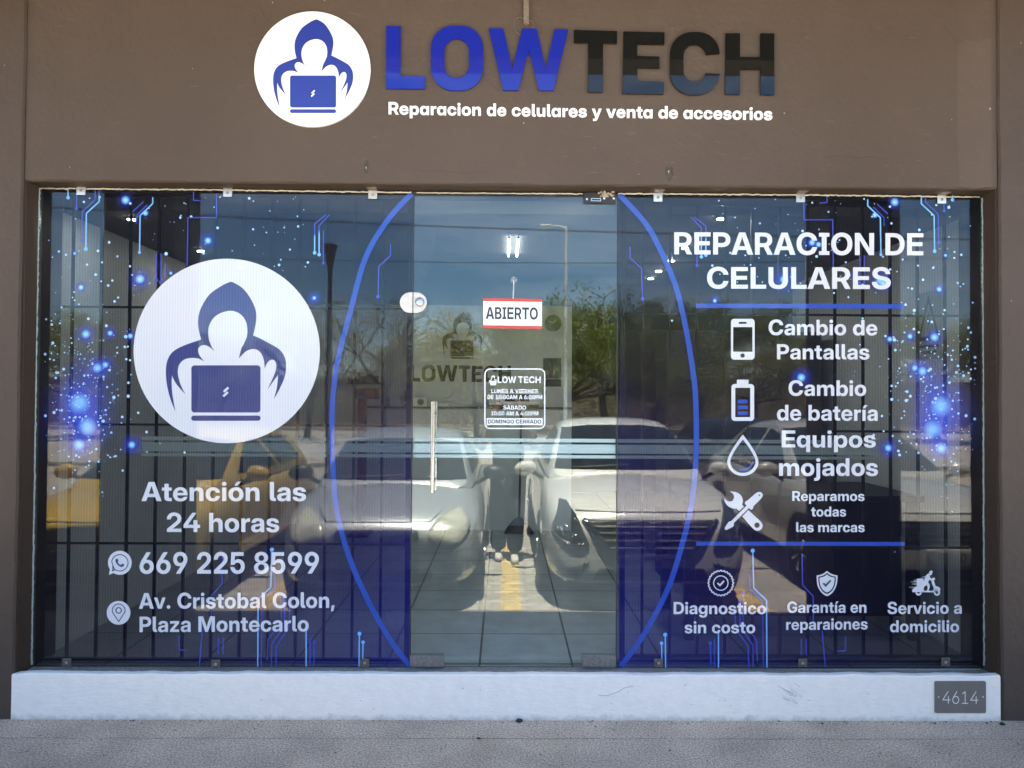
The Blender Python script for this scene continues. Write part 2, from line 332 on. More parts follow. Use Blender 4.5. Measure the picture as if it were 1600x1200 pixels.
        111: (598, [[299,-12,247,-8,200,3,157,22,120,48,88,80,62,119,43,162,32,211,28,264,32,317,43,365,62,409,88,447,120,479,157,505,200,525,247,536,299,540,351,536,398,525,441,505,478,479,510,447,536,409,555,365,566,317,570,264,566,211,555,162,536,119,510,80,478,48,441,22,398,3,351,-8],[299,112,331,117,359,130,382,152,400,182,411,219,414,264,411,308,400,346,382,375,359,398,331,411,299,416,267,411,239,398,216,376,198,346,187,308,184,264,187,219,198,182,216,152,239,130,267,117]]),
        112: (616, [[51,-209,51,528,203,528,203,457,205,457,223,482,244,503,269,519,297,530,327,537,360,539,403,535,443,524,479,504,510,478,537,446,559,408,575,364,584,317,587,265,584,212,575,163,559,120,538,81,511,49,480,23,443,4,403,-7,359,-11,326,-9,295,-1,268,12,244,29,223,52,207,79,205,79,205,-209],[318,114,351,118,378,131,401,153,418,183,428,220,432,265,428,309,418,346,401,376,378,397,351,411,318,415,284,411,255,397,231,374,213,344,202,307,198,265,202,222,213,185,231,155,255,132,284,118]]),
        113: (616, [[565,-209,411,-209,411,79,409,79,392,52,372,29,348,12,320,-1,290,-9,257,-11,213,-7,173,4,136,23,105,49,78,81,57,120,41,163,31,212,28,265,31,317,41,364,57,408,79,446,105,478,137,504,173,524,212,535,255,539,289,537,319,530,347,519,371,503,393,482,411,457,413,457,413,528,565,528],[298,114,331,118,361,132,385,155,403,185,414,222,418,265,414,307,403,344,385,374,361,397,331,411,298,415,265,411,237,397,215,376,198,346,187,309,184,265,187,220,198,183,215,153,237,131,265,118]]),
        114: (388, [[51,0,51,528,200,528,200,437,201,437,220,479,247,508,283,526,330,531,343,531,354,531,365,530,374,530,374,400,363,401,347,402,329,402,310,402,281,399,256,389,235,372,218,348,208,318,205,282,205,0]]),
        115: (538, [[274,-13,229,-11,188,-3,150,8,116,25,87,45,63,70,45,99,32,131,26,167,178,167,187,137,206,115,234,101,271,96,307,100,334,111,350,128,356,149,352,167,338,181,317,192,289,200,195,217,148,230,109,248,78,271,56,299,42,333,38,371,45,419,66,460,87,483,113,503,144,518,180,530,221,537,265,539,310,537,350,529,387,517,419,501,446,480,468,455,484,427,495,395,499,360,356,360,350,388,332,410,304,426,270,431,237,427,212,415,197,398,191,378,196,360,208,346,228,335,254,327,355,308,404,295,444,278,474,257,495,231,508,200,512,164,504,114,482,71,459,46,431,26,398,9,360,-3,319,-10]]),
        116: (384, [[362,528,362,408,254,408,254,167,257,145,265,131,280,123,305,120,319,120,335,120,351,120,362,120,362,0,346,0,324,0,299,0,273,0,219,4,175,15,142,35,119,62,105,98,100,142,100,408,9,408,9,528,100,528,100,672,254,672,254,528]]),
        117: (604, [[235,-11,183,-5,138,13,112,32,91,56,74,84,61,118,54,155,51,197,51,528,205,528,205,226,211,181,230,148,259,128,299,121,327,124,351,134,371,149,386,171,396,200,399,236,399,528,553,528,553,0,401,0,401,86,383,59,355,29,321,7,281,-7]]),
        118: (572, [[200,0,5,528,166,528,251,272,265,224,280,177,288,147,297,177,310,224,325,272,407,528,567,528,372,0]]),
        122: (540, [[48,0,48,103,307,405,307,406,48,406,48,528,488,528,488,419,235,122,235,121,492,121,492,0]]),
        193: (737, [[4,0,264,745,473,745,733,0,554,0,504,157,230,157,178,0],[463,285,442,353,427,403,411,454,396,505,381,559,369,601,357,559,341,505,325,454,310,403,294,353,272,285],[308,810,397,967,546,967,416,810]]),
        237: (256, [[51,0,51,528,205,528,205,0],[67,593,155,750,305,750,174,593]]),
        243: (598, [[299,-12,247,-8,200,3,157,22,120,48,88,80,62,119,43,162,32,211,28,264,32,317,43,365,62,409,88,447,120,479,157,505,200,525,247,536,299,540,351,536,398,525,441,505,478,479,510,447,536,409,555,365,566,317,570,264,566,211,555,162,536,119,510,80,478,48,441,22,398,3,351,-8],[299,112,331,117,359,130,382,152,400,182,411,219,414,264,411,308,400,346,382,375,359,398,331,411,299,416,267,411,239,398,216,376,198,346,187,308,184,264,187,219,198,182,216,152,239,130,267,117],[238,593,326,750,476,750,345,593]]),
    },
    'f': {
        82: (670, [[52,0,52,745,354,745,409,742,458,732,502,715,540,692,572,663,598,629,617,589,628,545,632,497,628,449,616,406,596,367,569,334,536,305,504,287,650,0,471,0,345,253,219,253,219,0],[219,387,344,387,379,390,410,400,434,417,452,439,464,466,467,497,464,528,452,555,434,576,409,593,379,603,343,606,219,606]]),
        97: (618, [[256,-11,212,-7,172,4,136,23,104,49,77,81,56,120,40,163,31,212,27,265,31,317,40,364,56,408,78,446,105,478,136,504,172,524,212,535,254,539,288,537,318,530,345,519,370,503,391,483,409,458,411,458,411,528,568,528,568,0,411,0,411,79,409,79,392,52,372,29,347,12,320,-1,289,-9],[299,118,332,123,360,136,384,158,401,187,412,223,416,265,412,306,401,342,384,371,360,392,332,406,299,411,268,406,241,393,220,372,203,343,193,307,190,265,193,222,203,186,220,157,241,136,268,123]]),
        99: (576, [[297,-12,245,-8,198,3,156,23,118,49,87,81,61,120,42,163,31,211,27,264,31,316,42,364,61,408,87,446,118,479,156,505,198,525,245,536,297,540,348,536,396,524,438,505,474,480,504,448,528,412,543,370,551,325,395,325,392,344,385,360,377,375,366,388,352,398,337,405,319,410,299,412,268,407,241,394,219,372,203,342,193,306,190,264,193,222,203,185,219,156,241,134,268,121,299,116,319,118,336,123,352,130,365,140,376,153,384,168,391,185,395,204,551,204,544,159,529,118,507,81,476,49,440,23,397,4,349,-8]]),
        100: (619, [[256,-11,212,-7,172,4,136,23,104,49,77,81,56,120,40,163,31,212,27,265,31,317,40,364,56,408,78,446,105,478,136,504,172,524,212,535,254,539,287,537,317,530,344,519,369,503,390,482,408,456,409,745,569,745,569,0,411,0,411,81,393,53,373,30,348,12,320,-1,289,-9],[299,118,332,123,360,136,384,158,401,187,412,223,416,265,412,306,401,342,384,371,360,392,332,406,299,411,268,406,241,393,220,372,203,343,193,307,190,265,193,222,203,186,220,157,241,136,268,123]]),
        101: (581, [[296,-12,244,-8,197,4,155,23,118,50,86,82,61,121,42,165,31,212,27,264,31,315,42,363,61,407,87,445,118,478,154,505,196,524,242,536,291,540,329,538,365,531,399,520,429,505,457,486,482,464,504,438,522,409,536,377,547,343,553,306,555,267,555,224,185,224,187,195,198,165,215,140,238,121,267,110,301,106,327,108,349,114,369,123,385,135,397,150,405,168,551,168,542,134,526,103,505,74,480,49,450,28,415,11,378,-2,338,-9],[186,323,404,323,403,335,392,365,376,388,354,405,327,416,295,420,263,416,236,405,214,388,197,365,187,335]]),
        105: (260, [[50,0,50,528,211,528,211,0],[130,586,94,592,65,610,46,637,40,669,46,702,65,729,94,746,130,752,166,746,194,729,214,702,220,669,214,636,194,610,166,592]]),
        108: (289, [[228,0,171,4,126,15,92,35,69,62,54,100,50,148,50,745,211,745,211,164,213,144,221,131,234,124,253,122,259,122,264,122,270,122,275,122,275,0,263,0,252,0,240,0]]),
        110: (608, [[211,290,211,0,50,0,50,528,208,528,208,441,226,469,254,499,288,521,329,535,375,539,428,533,473,515,498,496,519,472,536,444,549,411,556,373,558,331,558,0,397,0,397,300,392,343,374,375,345,395,306,401,280,398,256,389,237,374,223,353,214,325]]),
        111: (602, [[301,-12,249,-8,201,3,158,22,120,48,88,80,62,119,43,162,31,211,27,264,31,317,43,365,62,409,88,447,120,479,158,505,201,525,249,536,301,540,353,536,401,525,444,505,482,479,514,447,540,409,559,365,570,317,574,264,570,211,559,162,540,119,514,80,482,48,444,22,401,3,353,-8],[301,117,332,121,359,134,381,156,398,184,408,221,412,264,408,307,398,343,381,372,359,393,332,407,301,411,270,407,243,394,221,372,204,343,193,307,190,264,193,221,204,184,221,156,243,134,270,121]]),
        112: (619, [[50,-209,50,528,209,528,209,458,211,458,228,483,250,503,274,519,302,530,332,537,365,539,408,535,447,524,483,504,515,478,541,446,563,408,579,364,589,317,592,265,589,212,579,163,564,120,542,81,516,49,484,23,448,4,408,-7,364,-11,330,-9,300,-1,273,12,249,29,229,52,212,79,211,79,211,-209],[320,118,351,123,378,136,400,157,416,186,426,222,429,265,426,307,416,343,400,372,378,393,351,406,320,411,287,406,259,392,236,371,218,342,207,306,204,265,207,223,218,187,236,158,259,136,287,123]]),
        114: (393, [[50,0,50,528,205,528,205,436,207,436,225,479,252,508,288,525,336,531,349,531,360,530,371,530,381,530,381,395,370,396,353,396,334,397,315,397,286,394,261,383,240,366,224,343,214,313,211,277,211,0]]),
        115: (543, [[277,-13,231,-11,189,-3,151,9,116,25,87,46,63,71,44,100,31,132,25,168,183,168,192,139,211,118,238,104,274,100,308,103,334,114,350,130,355,150,351,167,338,180,317,190,289,198,195,215,148,228,108,246,77,269,55,298,41,331,37,370,44,418,65,459,86,483,112,502,144,518,181,530,222,537,268,539,313,537,355,529,392,517,424,500,452,479,474,455,491,426,501,394,505,358,357,358,350,385,333,407,306,422,273,427,241,423,217,413,202,397,197,377,201,360,213,347,232,336,257,329,361,310,410,297,450,280,480,259,501,233,514,202,518,165,511,115,488,72,465,47,437,26,403,9,365,-3,323,-11]]),
        116: (391, [[369,528,369,403,261,403,261,171,263,149,271,135,286,128,311,125,325,125,342,125,358,125,369,125,369,0,353,0,330,0,304,0,277,0,221,4,177,16,143,35,119,63,105,99,100,145,100,403,9,403,9,528,100,528,100,672,261,672,261,528]]),
        117: (608, [[233,-11,180,-5,135,13,110,32,89,56,72,84,60,118,52,155,50,197,50,528,211,528,211,228,217,185,235,153,263,133,302,127,329,130,352,139,371,154,385,175,394,203,397,238,397,528,558,528,558,0,400,0,400,87,382,60,354,29,320,7,280,-7]]),
        118: (577, [[198,0,4,528,172,528,254,277,264,244,273,212,283,180,291,152,298,180,307,212,317,244,326,277,406,528,573,528,379,0]]),
        121: (577, [[65,-209,65,-83,135,-83,151,-82,164,-78,174,-71,182,-61,189,-47,195,-29,207,2,4,528,172,528,255,277,265,245,275,212,284,180,289,165,293,180,303,212,312,245,323,277,406,528,573,528,343,-78,324,-119,302,-153,277,-178,247,-195,212,-206,172,-209,146,-209,118,-209,91,-209]]),
    },
    't': {
        52: (660, [[54,197,54,240,424,745,482,745,118,246,439,246,439,456,490,456,490,246,606,246,606,197,490,197,490,0,439,0,439,197]]),
        54: (660, [[330,-10,286,-6,245,4,208,22,174,45,146,74,123,108,105,146,95,188,91,233,95,272,104,310,120,348,141,387,165,427,194,469,389,745,449,745,221,427,235,438,263,454,297,464,336,468,379,464,418,454,455,437,487,413,515,385,538,352,555,314,565,274,569,231,565,187,555,145,537,107,514,74,486,45,452,22,415,4,374,-6],[330,39,380,45,425,64,451,84,473,107,492,134,510,180,517,231,510,281,491,327,473,354,450,376,424,395,379,415,330,421,280,415,236,395,209,376,187,354,168,327,150,281,143,231,150,180,168,134,187,107,209,84,235,65,280,45]]),
        49: (660, [[118,0,118,49,316,49,316,691,315,691,142,576,142,632,311,745,367,745,367,49,550,49,550,0,367,0,315,0]]),
    },
}

def glyph_run(s, font='b'):
    x = 0; loops = []
    for ch in s:
        if ch == ' ':
            x += 270; continue
        adv, gl = FONT[font][ord(ch)]
        for l in gl: loops.append([(x + l[i], l[i + 1]) for i in range(0, len(l), 2)])
        x += adv
    xs = [p[0] for l in loops for p in l]
    return loops, min(xs), max(xs)

CAPH = 745.0                                     # cap height in glyph units
def lettering(name, s, x0, x1, y0, y1, cap, Y, mat, parent, font='b', thick=0.0):
    """words whose ink runs from px x0 to x1, baseline px y0 (left) to y1 (right), capital height cap px"""
    loops, a, b = glyph_run(s, font)
    sx = (x1 - x0) / (b - a); sy = cap / CAPH
    out = [[(x0 + (x - a) * sx, y0 + (y1 - y0) * (x - a) / (b - a) - y * sy) for x, y in l] for l in loops]
    return flat(name, out, Y, mat, parent, thick)

# ------------------------------------------------------------------ materials
def node_mat(name):
    m = bpy.data.materials.new(name); m.use_nodes = True
    return m, m.node_tree.nodes, m.node_tree.links.new, m.node_tree.nodes['Principled BSDF']

def mat(name, col, rough=0.5, metal=0.0, noise=0.0, nscale=20.0, bump=0.0, bscale=60.0, spec=0.5, coat=0.0, var=None, emit=0.0, stretch=(1, 1, 1), trans=0.0):
    m, N, Lk, b = node_mat(name)
    b.inputs['Base Color'].default_value = (*col, 1)
    b.inputs['Roughness'].default_value = rough
    b.inputs['Metallic'].default_value = metal
    b.inputs['Specular IOR Level'].default_value = spec
    b.inputs['Coat Weight'].default_value = coat
    b.inputs['Coat Roughness'].default_value = 0.03
    if emit:
        b.inputs['Emission Color'].default_value = (*col, 1); b.inputs['Emission Strength'].default_value = emit
    if noise or bump:
        tc = N.new("ShaderNodeTexCoord"); mp = N.new("ShaderNodeMapping")
        mp.inputs['Scale'].default_value = stretch
        Lk(tc.outputs['Object'], mp.inputs['Vector'])
    if noise:
        nz = N.new("ShaderNodeTexNoise"); nz.inputs['Scale'].default_value = nscale; nz.inputs['Detail'].default_value = 6
        nz.inputs['Roughness'].default_value = 0.62
        Lk(mp.outputs['Vector'], nz.inputs['Vector'])
        rp = N.new("ShaderNodeValToRGB")
        lo = tuple(max(0, c * (1 - noise)) for c in col); hi = tuple(min(1, c * (1 + noise)) for c in (var or col))
        rp.color_ramp.elements[0].position = 0.3; rp.color_ramp.elements[0].color = (*lo, 1)
        rp.color_ramp.elements[1].position = 0.7; rp.color_ramp.elements[1].color = (*hi, 1)
        Lk(nz.outputs['Fac'], rp.inputs['Fac']); Lk(rp.outputs['Color'], b.inputs['Base Color'])
    if bump:
        n2 = N.new("ShaderNodeTexNoise"); n2.inputs['Scale'].default_value = bscale; n2.inputs['Detail'].default_value = 5
        Lk(mp.outputs['Vector'], n2.inputs['Vector'])
        bp = N.new("ShaderNodeBump"); bp.inputs['Strength'].default_value = bump; bp.inputs['Distance'].default_value = 0.01
        Lk(n2.outputs['Fac'], bp.inputs['Height']); Lk(bp.outputs['Normal'], b.inputs['Normal'])
    return m

def see_through(name, col, cover, rough=0.6, stripes=0.0, gloss=0.0):
    """printed film: coverage of ink over clear gaps"""
    m, N, Lk, b = node_mat(name)
    b.inputs['Base Color'].default_value = (*col, 1); b.inputs['Roughness'].default_value = rough
    b.inputs['Specular IOR Level'].default_value = gloss
    if gloss: b.inputs['Roughness'].default_value = 0.02
    tr = N.new("ShaderNodeBsdfTransparent"); mx = N.new("ShaderNodeMixShader")
    mx.inputs[0].default_value = cover
    if stripes:
        tc = N.new("ShaderNodeTexCoord"); wv = N.new("ShaderNodeTexWave")
        wv.wave_type = 'BANDS'; wv.bands_direction = 'X'; wv.inputs['Scale'].default_value = 22.0
        mr = N.new("ShaderNodeMapRange"); mr.inputs[3].default_value = cover - stripes; mr.inputs[4].default_value = min(1, cover + stripes)
        Lk(tc.outputs['Object'], wv.inputs['Vector']); Lk(wv.outputs['Fac'], mr.inputs[0]); Lk(mr.outputs[0], mx.inputs[0])
    Lk(tr.outputs[0], mx.inputs[1]); Lk(b.outputs[0], mx.inputs[2])
    Lk(mx.outputs[0], N['Material Output'].inputs['Surface'])
    return m

def clear_glass(name, tint, f0):
    m, N, Lk, b = node_mat(name)
    N.remove(b)
    tr = N.new("ShaderNodeBsdfTransparent"); tr.inputs[0].default_value = (*tint, 1)
    gl = N.new("ShaderNodeBsdfGlossy"); gl.inputs['Roughness'].default_value = 0.0; gl.inputs[0].default_value = (0.96, 1.0, 0.98, 1)
    lw = N.new("ShaderNodeLayerWeight"); lw.inputs['Blend'].default_value = 0.5
    pw = N.new("ShaderNodeMath"); pw.operation = 'POWER'; pw.inputs[1].default_value = 5
    mr = N.new("ShaderNodeMapRange"); mr.inputs[3].default_value = f0; mr.inputs[4].default_value = 1.0
    mx = N.new("ShaderNodeMixShader")
    Lk(lw.outputs['Facing'], pw.inputs[0]); Lk(pw.outputs[0], mr.inputs[0]); Lk(mr.outputs[0], mx.inputs[0])
    Lk(tr.outputs[0], mx.inputs[1]); Lk(gl.outputs[0], mx.inputs[2])
    tc = N.new("ShaderNodeTexCoord"); mp = N.new("ShaderNodeMapping"); mp.inputs['Scale'].default_value = (2.2, 1, 1); mp.inputs['Rotation'].default_value = (0, R(25), 0)
    nz = N.new("ShaderNodeTexNoise"); nz.inputs['Scale'].default_value = 3.5; nz.inputs['Detail'].default_value = 9; nz.inputs['Roughness'].default_value = 0.72; nz.inputs['Distortion'].default_value = 0.8
    m2 = N.new("ShaderNodeMapRange"); m2.inputs[1].default_value = 0.46; m2.inputs[2].default_value = 0.80; m2.inputs[3].default_value = 0.0; m2.inputs[4].default_value = 0.030
    df = N.new("ShaderNodeBsdfDiffuse"); df.inputs[0].default_value = (0.7, 0.68, 0.64, 1); mx3 = N.new("ShaderNodeMixShader")
    Lk(tc.outputs['Object'], mp.inputs['Vector']); Lk(mp.outputs['Vector'], nz.inputs['Vector']); Lk(nz.outputs['Fac'], m2.inputs[0]); Lk(m2.outputs[0], mx3.inputs[0])
    Lk(mx.outputs[0], mx3.inputs[1]); Lk(df.outputs[0], mx3.inputs[2])
    Lk(mx3.outputs[0], N['Material Output'].inputs['Surface'])
    return m

def plaster(name, col, streak, bump=0.25, streak_amt=0.5):
    m, N, Lk, b = node_mat(name)
    tc = N.new("ShaderNodeTexCoord")
    n1 = N.new("ShaderNodeTexNoise"); n1.inputs['Scale'].default_value = 1.7; n1.inputs['Detail'].default_value = 8; n1.inputs['Roughness'].default_value = 0.65
    r1 = N.new("ShaderNodeValToRGB")
    r1.color_ramp.elements[0].position = 0.3; r1.color_ramp.elements[0].color = (*[c * 0.90 for c in col], 1)
    r1.color_ramp.elements[1].position = 0.72; r1.color_ramp.elements[1].color = (*[c * 1.10 for c in col], 1)
    mp = N.new("ShaderNodeMapping"); mp.inputs['Scale'].default_value = (3.0, 3.0, 11.0); mp.inputs['Rotation'].default_value = (0, R(8), 0)
    n2 = N.new("ShaderNodeTexNoise"); n2.inputs['Scale'].default_value = 3.2; n2.inputs['Detail'].default_value = 9; n2.inputs['Roughness'].default_value = 0.7; n2.inputs['Distortion'].default_value = 1.2
    r2 = N.new("ShaderNodeValToRGB"); r2.color_ramp.elements[0].position = 0.60; r2.color_ramp.elements[0].color = (0, 0, 0, 1)
    r2.color_ramp.elements[1].position = 0.82; r2.color_ramp.elements[1].color = (streak_amt,) * 3 + (1,)
    mx = N.new("ShaderNodeMix"); mx.data_type = 'RGBA'; mx.inputs[7].default_value = (*streak, 1)
    vo = N.new("ShaderNodeTexVoronoi"); vo.inputs['Scale'].default_value = 5.5; vo.feature = 'F1'
    r3 = N.new("ShaderNodeValToRGB"); r3.color_ramp.elements[0].position = 0.012; r3.color_ramp.elements[0].color = (0.75,) * 3 + (1,)
    r3.color_ramp.elements[1].position = 0.02; r3.color_ramp.elements[1].color = (0, 0, 0, 1)
    mx2 = N.new("ShaderNodeMix"); mx2.data_type = 'RGBA'; mx2.inputs[7].default_value = (0.55, 0.52, 0.47, 1)
    n3 = N.new("ShaderNodeTexNoise"); n3.inputs['Scale'].default_value = 38; n3.inputs['Detail'].default_value = 6
    n4 = N.new("ShaderNodeTexNoise"); n4.inputs['Scale'].default_value = 5; n4.inputs['Detail'].default_value = 3
    ad = N.new("ShaderNodeMath"); ad.operation = 'MULTIPLY_ADD'; ad.inputs[1].default_value = 2.2
    bp = N.new("ShaderNodeBump"); bp.inputs['Strength'].default_value = bump; bp.inputs['Distance'].default_value = 0.006
    for n_ in (n1, n3, n4, vo): Lk(tc.outputs['Object'], n_.inputs['Vector'])
    Lk(tc.outputs['Object'], mp.inputs['Vector']); Lk(mp.outputs['Vector'], n2.inputs['Vector'])
    Lk(n1.outputs['Fac'], r1.inputs['Fac']); Lk(n2.outputs['Fac'], r2.inputs['Fac'])
    Lk(r2.outputs['Color'], mx.inputs[0]); Lk(r1.outputs['Color'], mx.inputs[6])
    Lk(vo.outputs['Distance'], r3.inputs['Fac']); Lk(r3.outputs['Color'], mx2.inputs[0]); Lk(mx.outputs[2], mx2.inputs[6])
    Lk(mx2.outputs[2], b.inputs['Base Color'])
    Lk(n4.outputs['Fac'], ad.inputs[0]); Lk(n3.outputs['Fac'], ad.inputs[2])
    Lk(ad.outputs[0], bp.inputs['Height']); Lk(bp.outputs['Normal'], b.inputs['Normal'])
    b.inputs['Roughness'].default_value = 0.62; b.inputs['Specular IOR Level'].default_value = 0.35
    return m

def concrete(name, dark, light, scale=140.0, stain=0.25):
    m, N, Lk, b = node_mat(name)
    tc = N.new("ShaderNodeTexCoord")
    n1 = N.new("ShaderNodeTexNoise"); n1.inputs['Scale'].default_value = scale; n1.inputs['Detail'].default_value = 8; n1.inputs['Roughness'].default_value = 0.82
    r1 = N.new("ShaderNodeValToRGB")
    r1.color_ramp.elements[0].position = 0.38; r1.color_ramp.elements[0].color = (*dark, 1)
    r1.color_ramp.elements[1].position = 0.60; r1.color_ramp.elements[1].color = (*light, 1)
    n2 = N.new("ShaderNodeTexNoise"); n2.inputs['Scale'].default_value = 3.0; n2.inputs['Detail'].default_value = 5
    r2 = N.new("ShaderNodeValToRGB"); r2.color_ramp.elements[0].position = 0.35; r2.color_ramp.elements[0].color = (1 - stain,) * 3 + (1,)
    r2.color_ramp.elements[1].position = 0.65; r2.color_ramp.elements[1].color = (1, 1, 1, 1)
    mu = N.new("ShaderNodeMix"); mu.data_type = 'RGBA'; mu.blend_type = 'MULTIPLY'; mu.inputs[0].default_value = 1
    vo = N.new("ShaderNodeTexVoronoi"); vo.inputs['Scale'].default_value = scale * 0.33
    bp = N.new("ShaderNodeBump"); bp.inputs['Strength'].default_value = 0.4; bp.inputs['Distance'].default_value = 0.003
    ad = N.new("ShaderNodeMath"); ad.operation = 'ADD'
    for n_ in (n1, n2, vo): Lk(tc.outputs['Object'], n_.inputs['Vector'])
    Lk(n1.outputs['Fac'], r1.inputs['Fac']); Lk(n2.outputs['Fac'], r2.inputs['Fac'])
    Lk(r1.outputs['Color'], mu.inputs[6]); Lk(r2.outputs['Color'], mu.inputs[7]); Lk(mu.outputs[2], b.inputs['Base Color'])
    Lk(n1.outputs['Fac'], ad.inputs[0]); Lk(vo.outputs['Distance'], ad.inputs[1]); Lk(ad.outputs[0], bp.inputs['Height'])
    Lk(bp.outputs['Normal'], b.inputs['Normal'])
    b.inputs['Roughness'].default_value = 0.9; b.inputs['Specular IOR Level'].default_value = 0.2
    return m

def tiles(name, col, grout, size, off=(0, 0), gap=0.012, rough=0.35, var=0.12, brick_off=0.0, ratio=1.0):
    m, N, Lk, b = node_mat(name)
    tc = N.new("ShaderNodeTexCoord"); mp = N.new("ShaderNodeMapping")
    mp.inputs['Location'].default_value = (off[0], off[1], 0)
    br = N.new("ShaderNodeTexBrick"); br.offset = brick_off; br.squash = 1.0
    br.inputs['Color1'].default_value = (*[c * (1 - var) for c in col], 1); br.inputs['Color2'].default_value = (*[c * (1 + var) for c in col], 1)
    br.inputs['Mortar'].default_value = (*grout, 1); br.inputs['Scale'].default_value = 1.0
    br.inputs['Mortar Size'].default_value = gap; br.inputs['Mortar Smooth'].default_value = 0.2
    br.inputs['Brick Width'].default_value = size; br.inputs['Row Height'].default_value = size * ratio
    nz = N.new("ShaderNodeTexNoise"); nz.inputs['Scale'].default_value = 7; nz.inputs['Detail'].default_value = 6
    r2 = N.new("ShaderNodeValToRGB"); r2.color_ramp.elements[0].position = 0.35; r2.color_ramp.elements[0].color = (0.84,) * 3 + (1,)
    r2.color_ramp.elements[1].position = 0.65; r2.color_ramp.elements[1].color = (1.08,) * 3 + (1,)
    mu = N.new("ShaderNodeMix"); mu.data_type = 'RGBA'; mu.blend_type = 'MULTIPLY'; mu.inputs[0].default_value = 1
    Lk(tc.outputs['Object'], mp.inputs['Vector']); Lk(mp.outputs['Vector'], br.inputs['Vector']); Lk(tc.outputs['Object'], nz.inputs['Vector'])
    Lk(nz.outputs['Fac'], r2.inputs['Fac']); Lk(br.outputs['Color'], mu.inputs[6]); Lk(r2.outputs['Color'], mu.inputs[7])
    Lk(mu.outputs[2], b.inputs['Base Color'])
    b.inputs['Roughness'].default_value = rough
    return m

BROWN = plaster('brown_plaster', (0.084, 0.058, 0.042), (0.16, 0.125, 0.095), 0.55, 0.6)
PIER_BROWN = plaster('pier_plaster', (0.074, 0.051, 0.038), (0.13, 0.10, 0.08), 0.5, 0.5)
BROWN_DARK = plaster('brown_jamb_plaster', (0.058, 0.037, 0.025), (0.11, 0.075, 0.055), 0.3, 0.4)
def base_paint():
    m, N, Lk, b = node_mat('white_wall_paint')
    tc = N.new("ShaderNodeTexCoord"); sx = N.new("ShaderNodeSeparateXYZ"); Lk(tc.outputs['Object'], sx.inputs[0])
    mp = N.new("ShaderNodeMapping"); mp.inputs['Scale'].default_value = (1, 1, 2.6); Lk(tc.outputs['Object'], mp.inputs['Vector'])
    n1 = N.new("ShaderNodeTexNoise"); n1.inputs['Scale'].default_value = 16; n1.inputs['Detail'].default_value = 7; n1.inputs['Roughness'].default_value = 0.7; Lk(tc.outputs['Object'], n1.inputs['Vector'])
    n2 = N.new("ShaderNodeTexNoise"); n2.inputs['Scale'].default_value = 26; n2.inputs['Detail'].default_value = 6; n2.inputs['Roughness'].default_value = 0.65; Lk(mp.outputs['Vector'], n2.inputs['Vector'])
    r0 = N.new("ShaderNodeValToRGB"); r0.color_ramp.elements[0].position = 0.3; r0.color_ramp.elements[0].color = (0.89, 0.835, 0.755, 1)
    r0.color_ramp.elements[1].position = 0.6; r0.color_ramp.elements[1].color = (0.96, 0.90, 0.815, 1); Lk(n1.outputs['Fac'], r0.inputs['Fac'])
    dz = N.new("ShaderNodeMath"); dz.operation = 'MULTIPLY_ADD'; dz.inputs[1].default_value = -9.0; dz.inputs[2].default_value = 0.32; Lk(sx.outputs['Z'], dz.inputs[0])
    ad = N.new("ShaderNodeMath"); ad.operation = 'ADD'; Lk(dz.outputs[0], ad.inputs[0]); Lk(n1.outputs['Fac'], ad.inputs[1])
    r1 = N.new("ShaderNodeValToRGB"); r1.color_ramp.elements[0].position = 0.56; r1.color_ramp.elements[0].color = (0, 0, 0, 1)
    r1.color_ramp.elements[1].position = 0.92; r1.color_ramp.elements[1].color = (0.75, 0.75, 0.75, 1); Lk(ad.outputs[0], r1.inputs['Fac'])
    mx = N.new("ShaderNodeMix"); mx.data_type = 'RGBA'; Lk(r1.outputs['Color'], mx.inputs[0]); Lk(r0.outputs['Color'], mx.inputs[6]); mx.inputs[7].default_value = (0.42, 0.38, 0.33, 1)
    Lk(mx.outputs[2], b.inputs['Base Color']); b.inputs['Roughness'].default_value = 0.6
    bp = N.new("ShaderNodeBump"); bp.inputs['Strength'].default_value = 0.55; bp.inputs['Distance'].default_value = 0.008; Lk(n2.outputs['Fac'], bp.inputs['Height']); Lk(bp.outputs['Normal'], b.inputs['Normal'])
    return m
WHITE_PAINT = base_paint()
SILL_CEMENT = concrete('sill_cement', (0.20, 0.19, 0.175), (0.40, 0.385, 0.36), 90)
WALKWAY = concrete('walkway_concrete', (0.19, 0.140, 0.100), (1.0, 0.785, 0.59), 105)
ROAD = concrete('road_concrete', (0.34, 0.315, 0.275), (0.46, 0.43, 0.38), 40)
DIRT = concrete('dry_earth', (0.16, 0.12, 0.085), (0.24, 0.19, 0.14), 14, 0.4)
PAVER = tiles('lot_pavers', (0.37, 0.34, 0.295), (0.22, 0.19, 0.15), 0.20, gap=0.008, rough=0.85, var=0.16, brick_off=0.5, ratio=0.5)
YELLOW_LINE = tiles('yellow_road_paint', (0.60, 0.43, 0.15), (0.34, 0.27, 0.15), 0.20, gap=0.010, rough=0.85, var=0.22, brick_off=0.5, ratio=0.5)
GLASS = clear_glass('clear_glass', (0.93, 0.965, 0.955), 0.050)
GLASS_EDGE = mat('glass_edge', (0.03, 0.06, 0.055), 0.25)
BLACK_IRON = mat('black_iron_paint', (0.012, 0.012, 0.013), 0.5)
FITTING = mat('brushed_fitting', (0.21, 0.205, 0.20), 0.5, 0.5, noise=0.3, nscale=70)
STEEL = mat('brushed_steel', (0.42, 0.43, 0.45), 0.14, 1.0, bump=0.05, bscale=200)
ZINC = mat('zinc_plate', (0.75, 0.76, 0.78), 0.38, 1.0)
DULL_STEEL = mat('dull_steel', (0.33, 0.32, 0.31), 0.55, 0.6, noise=0.25, nscale=60)
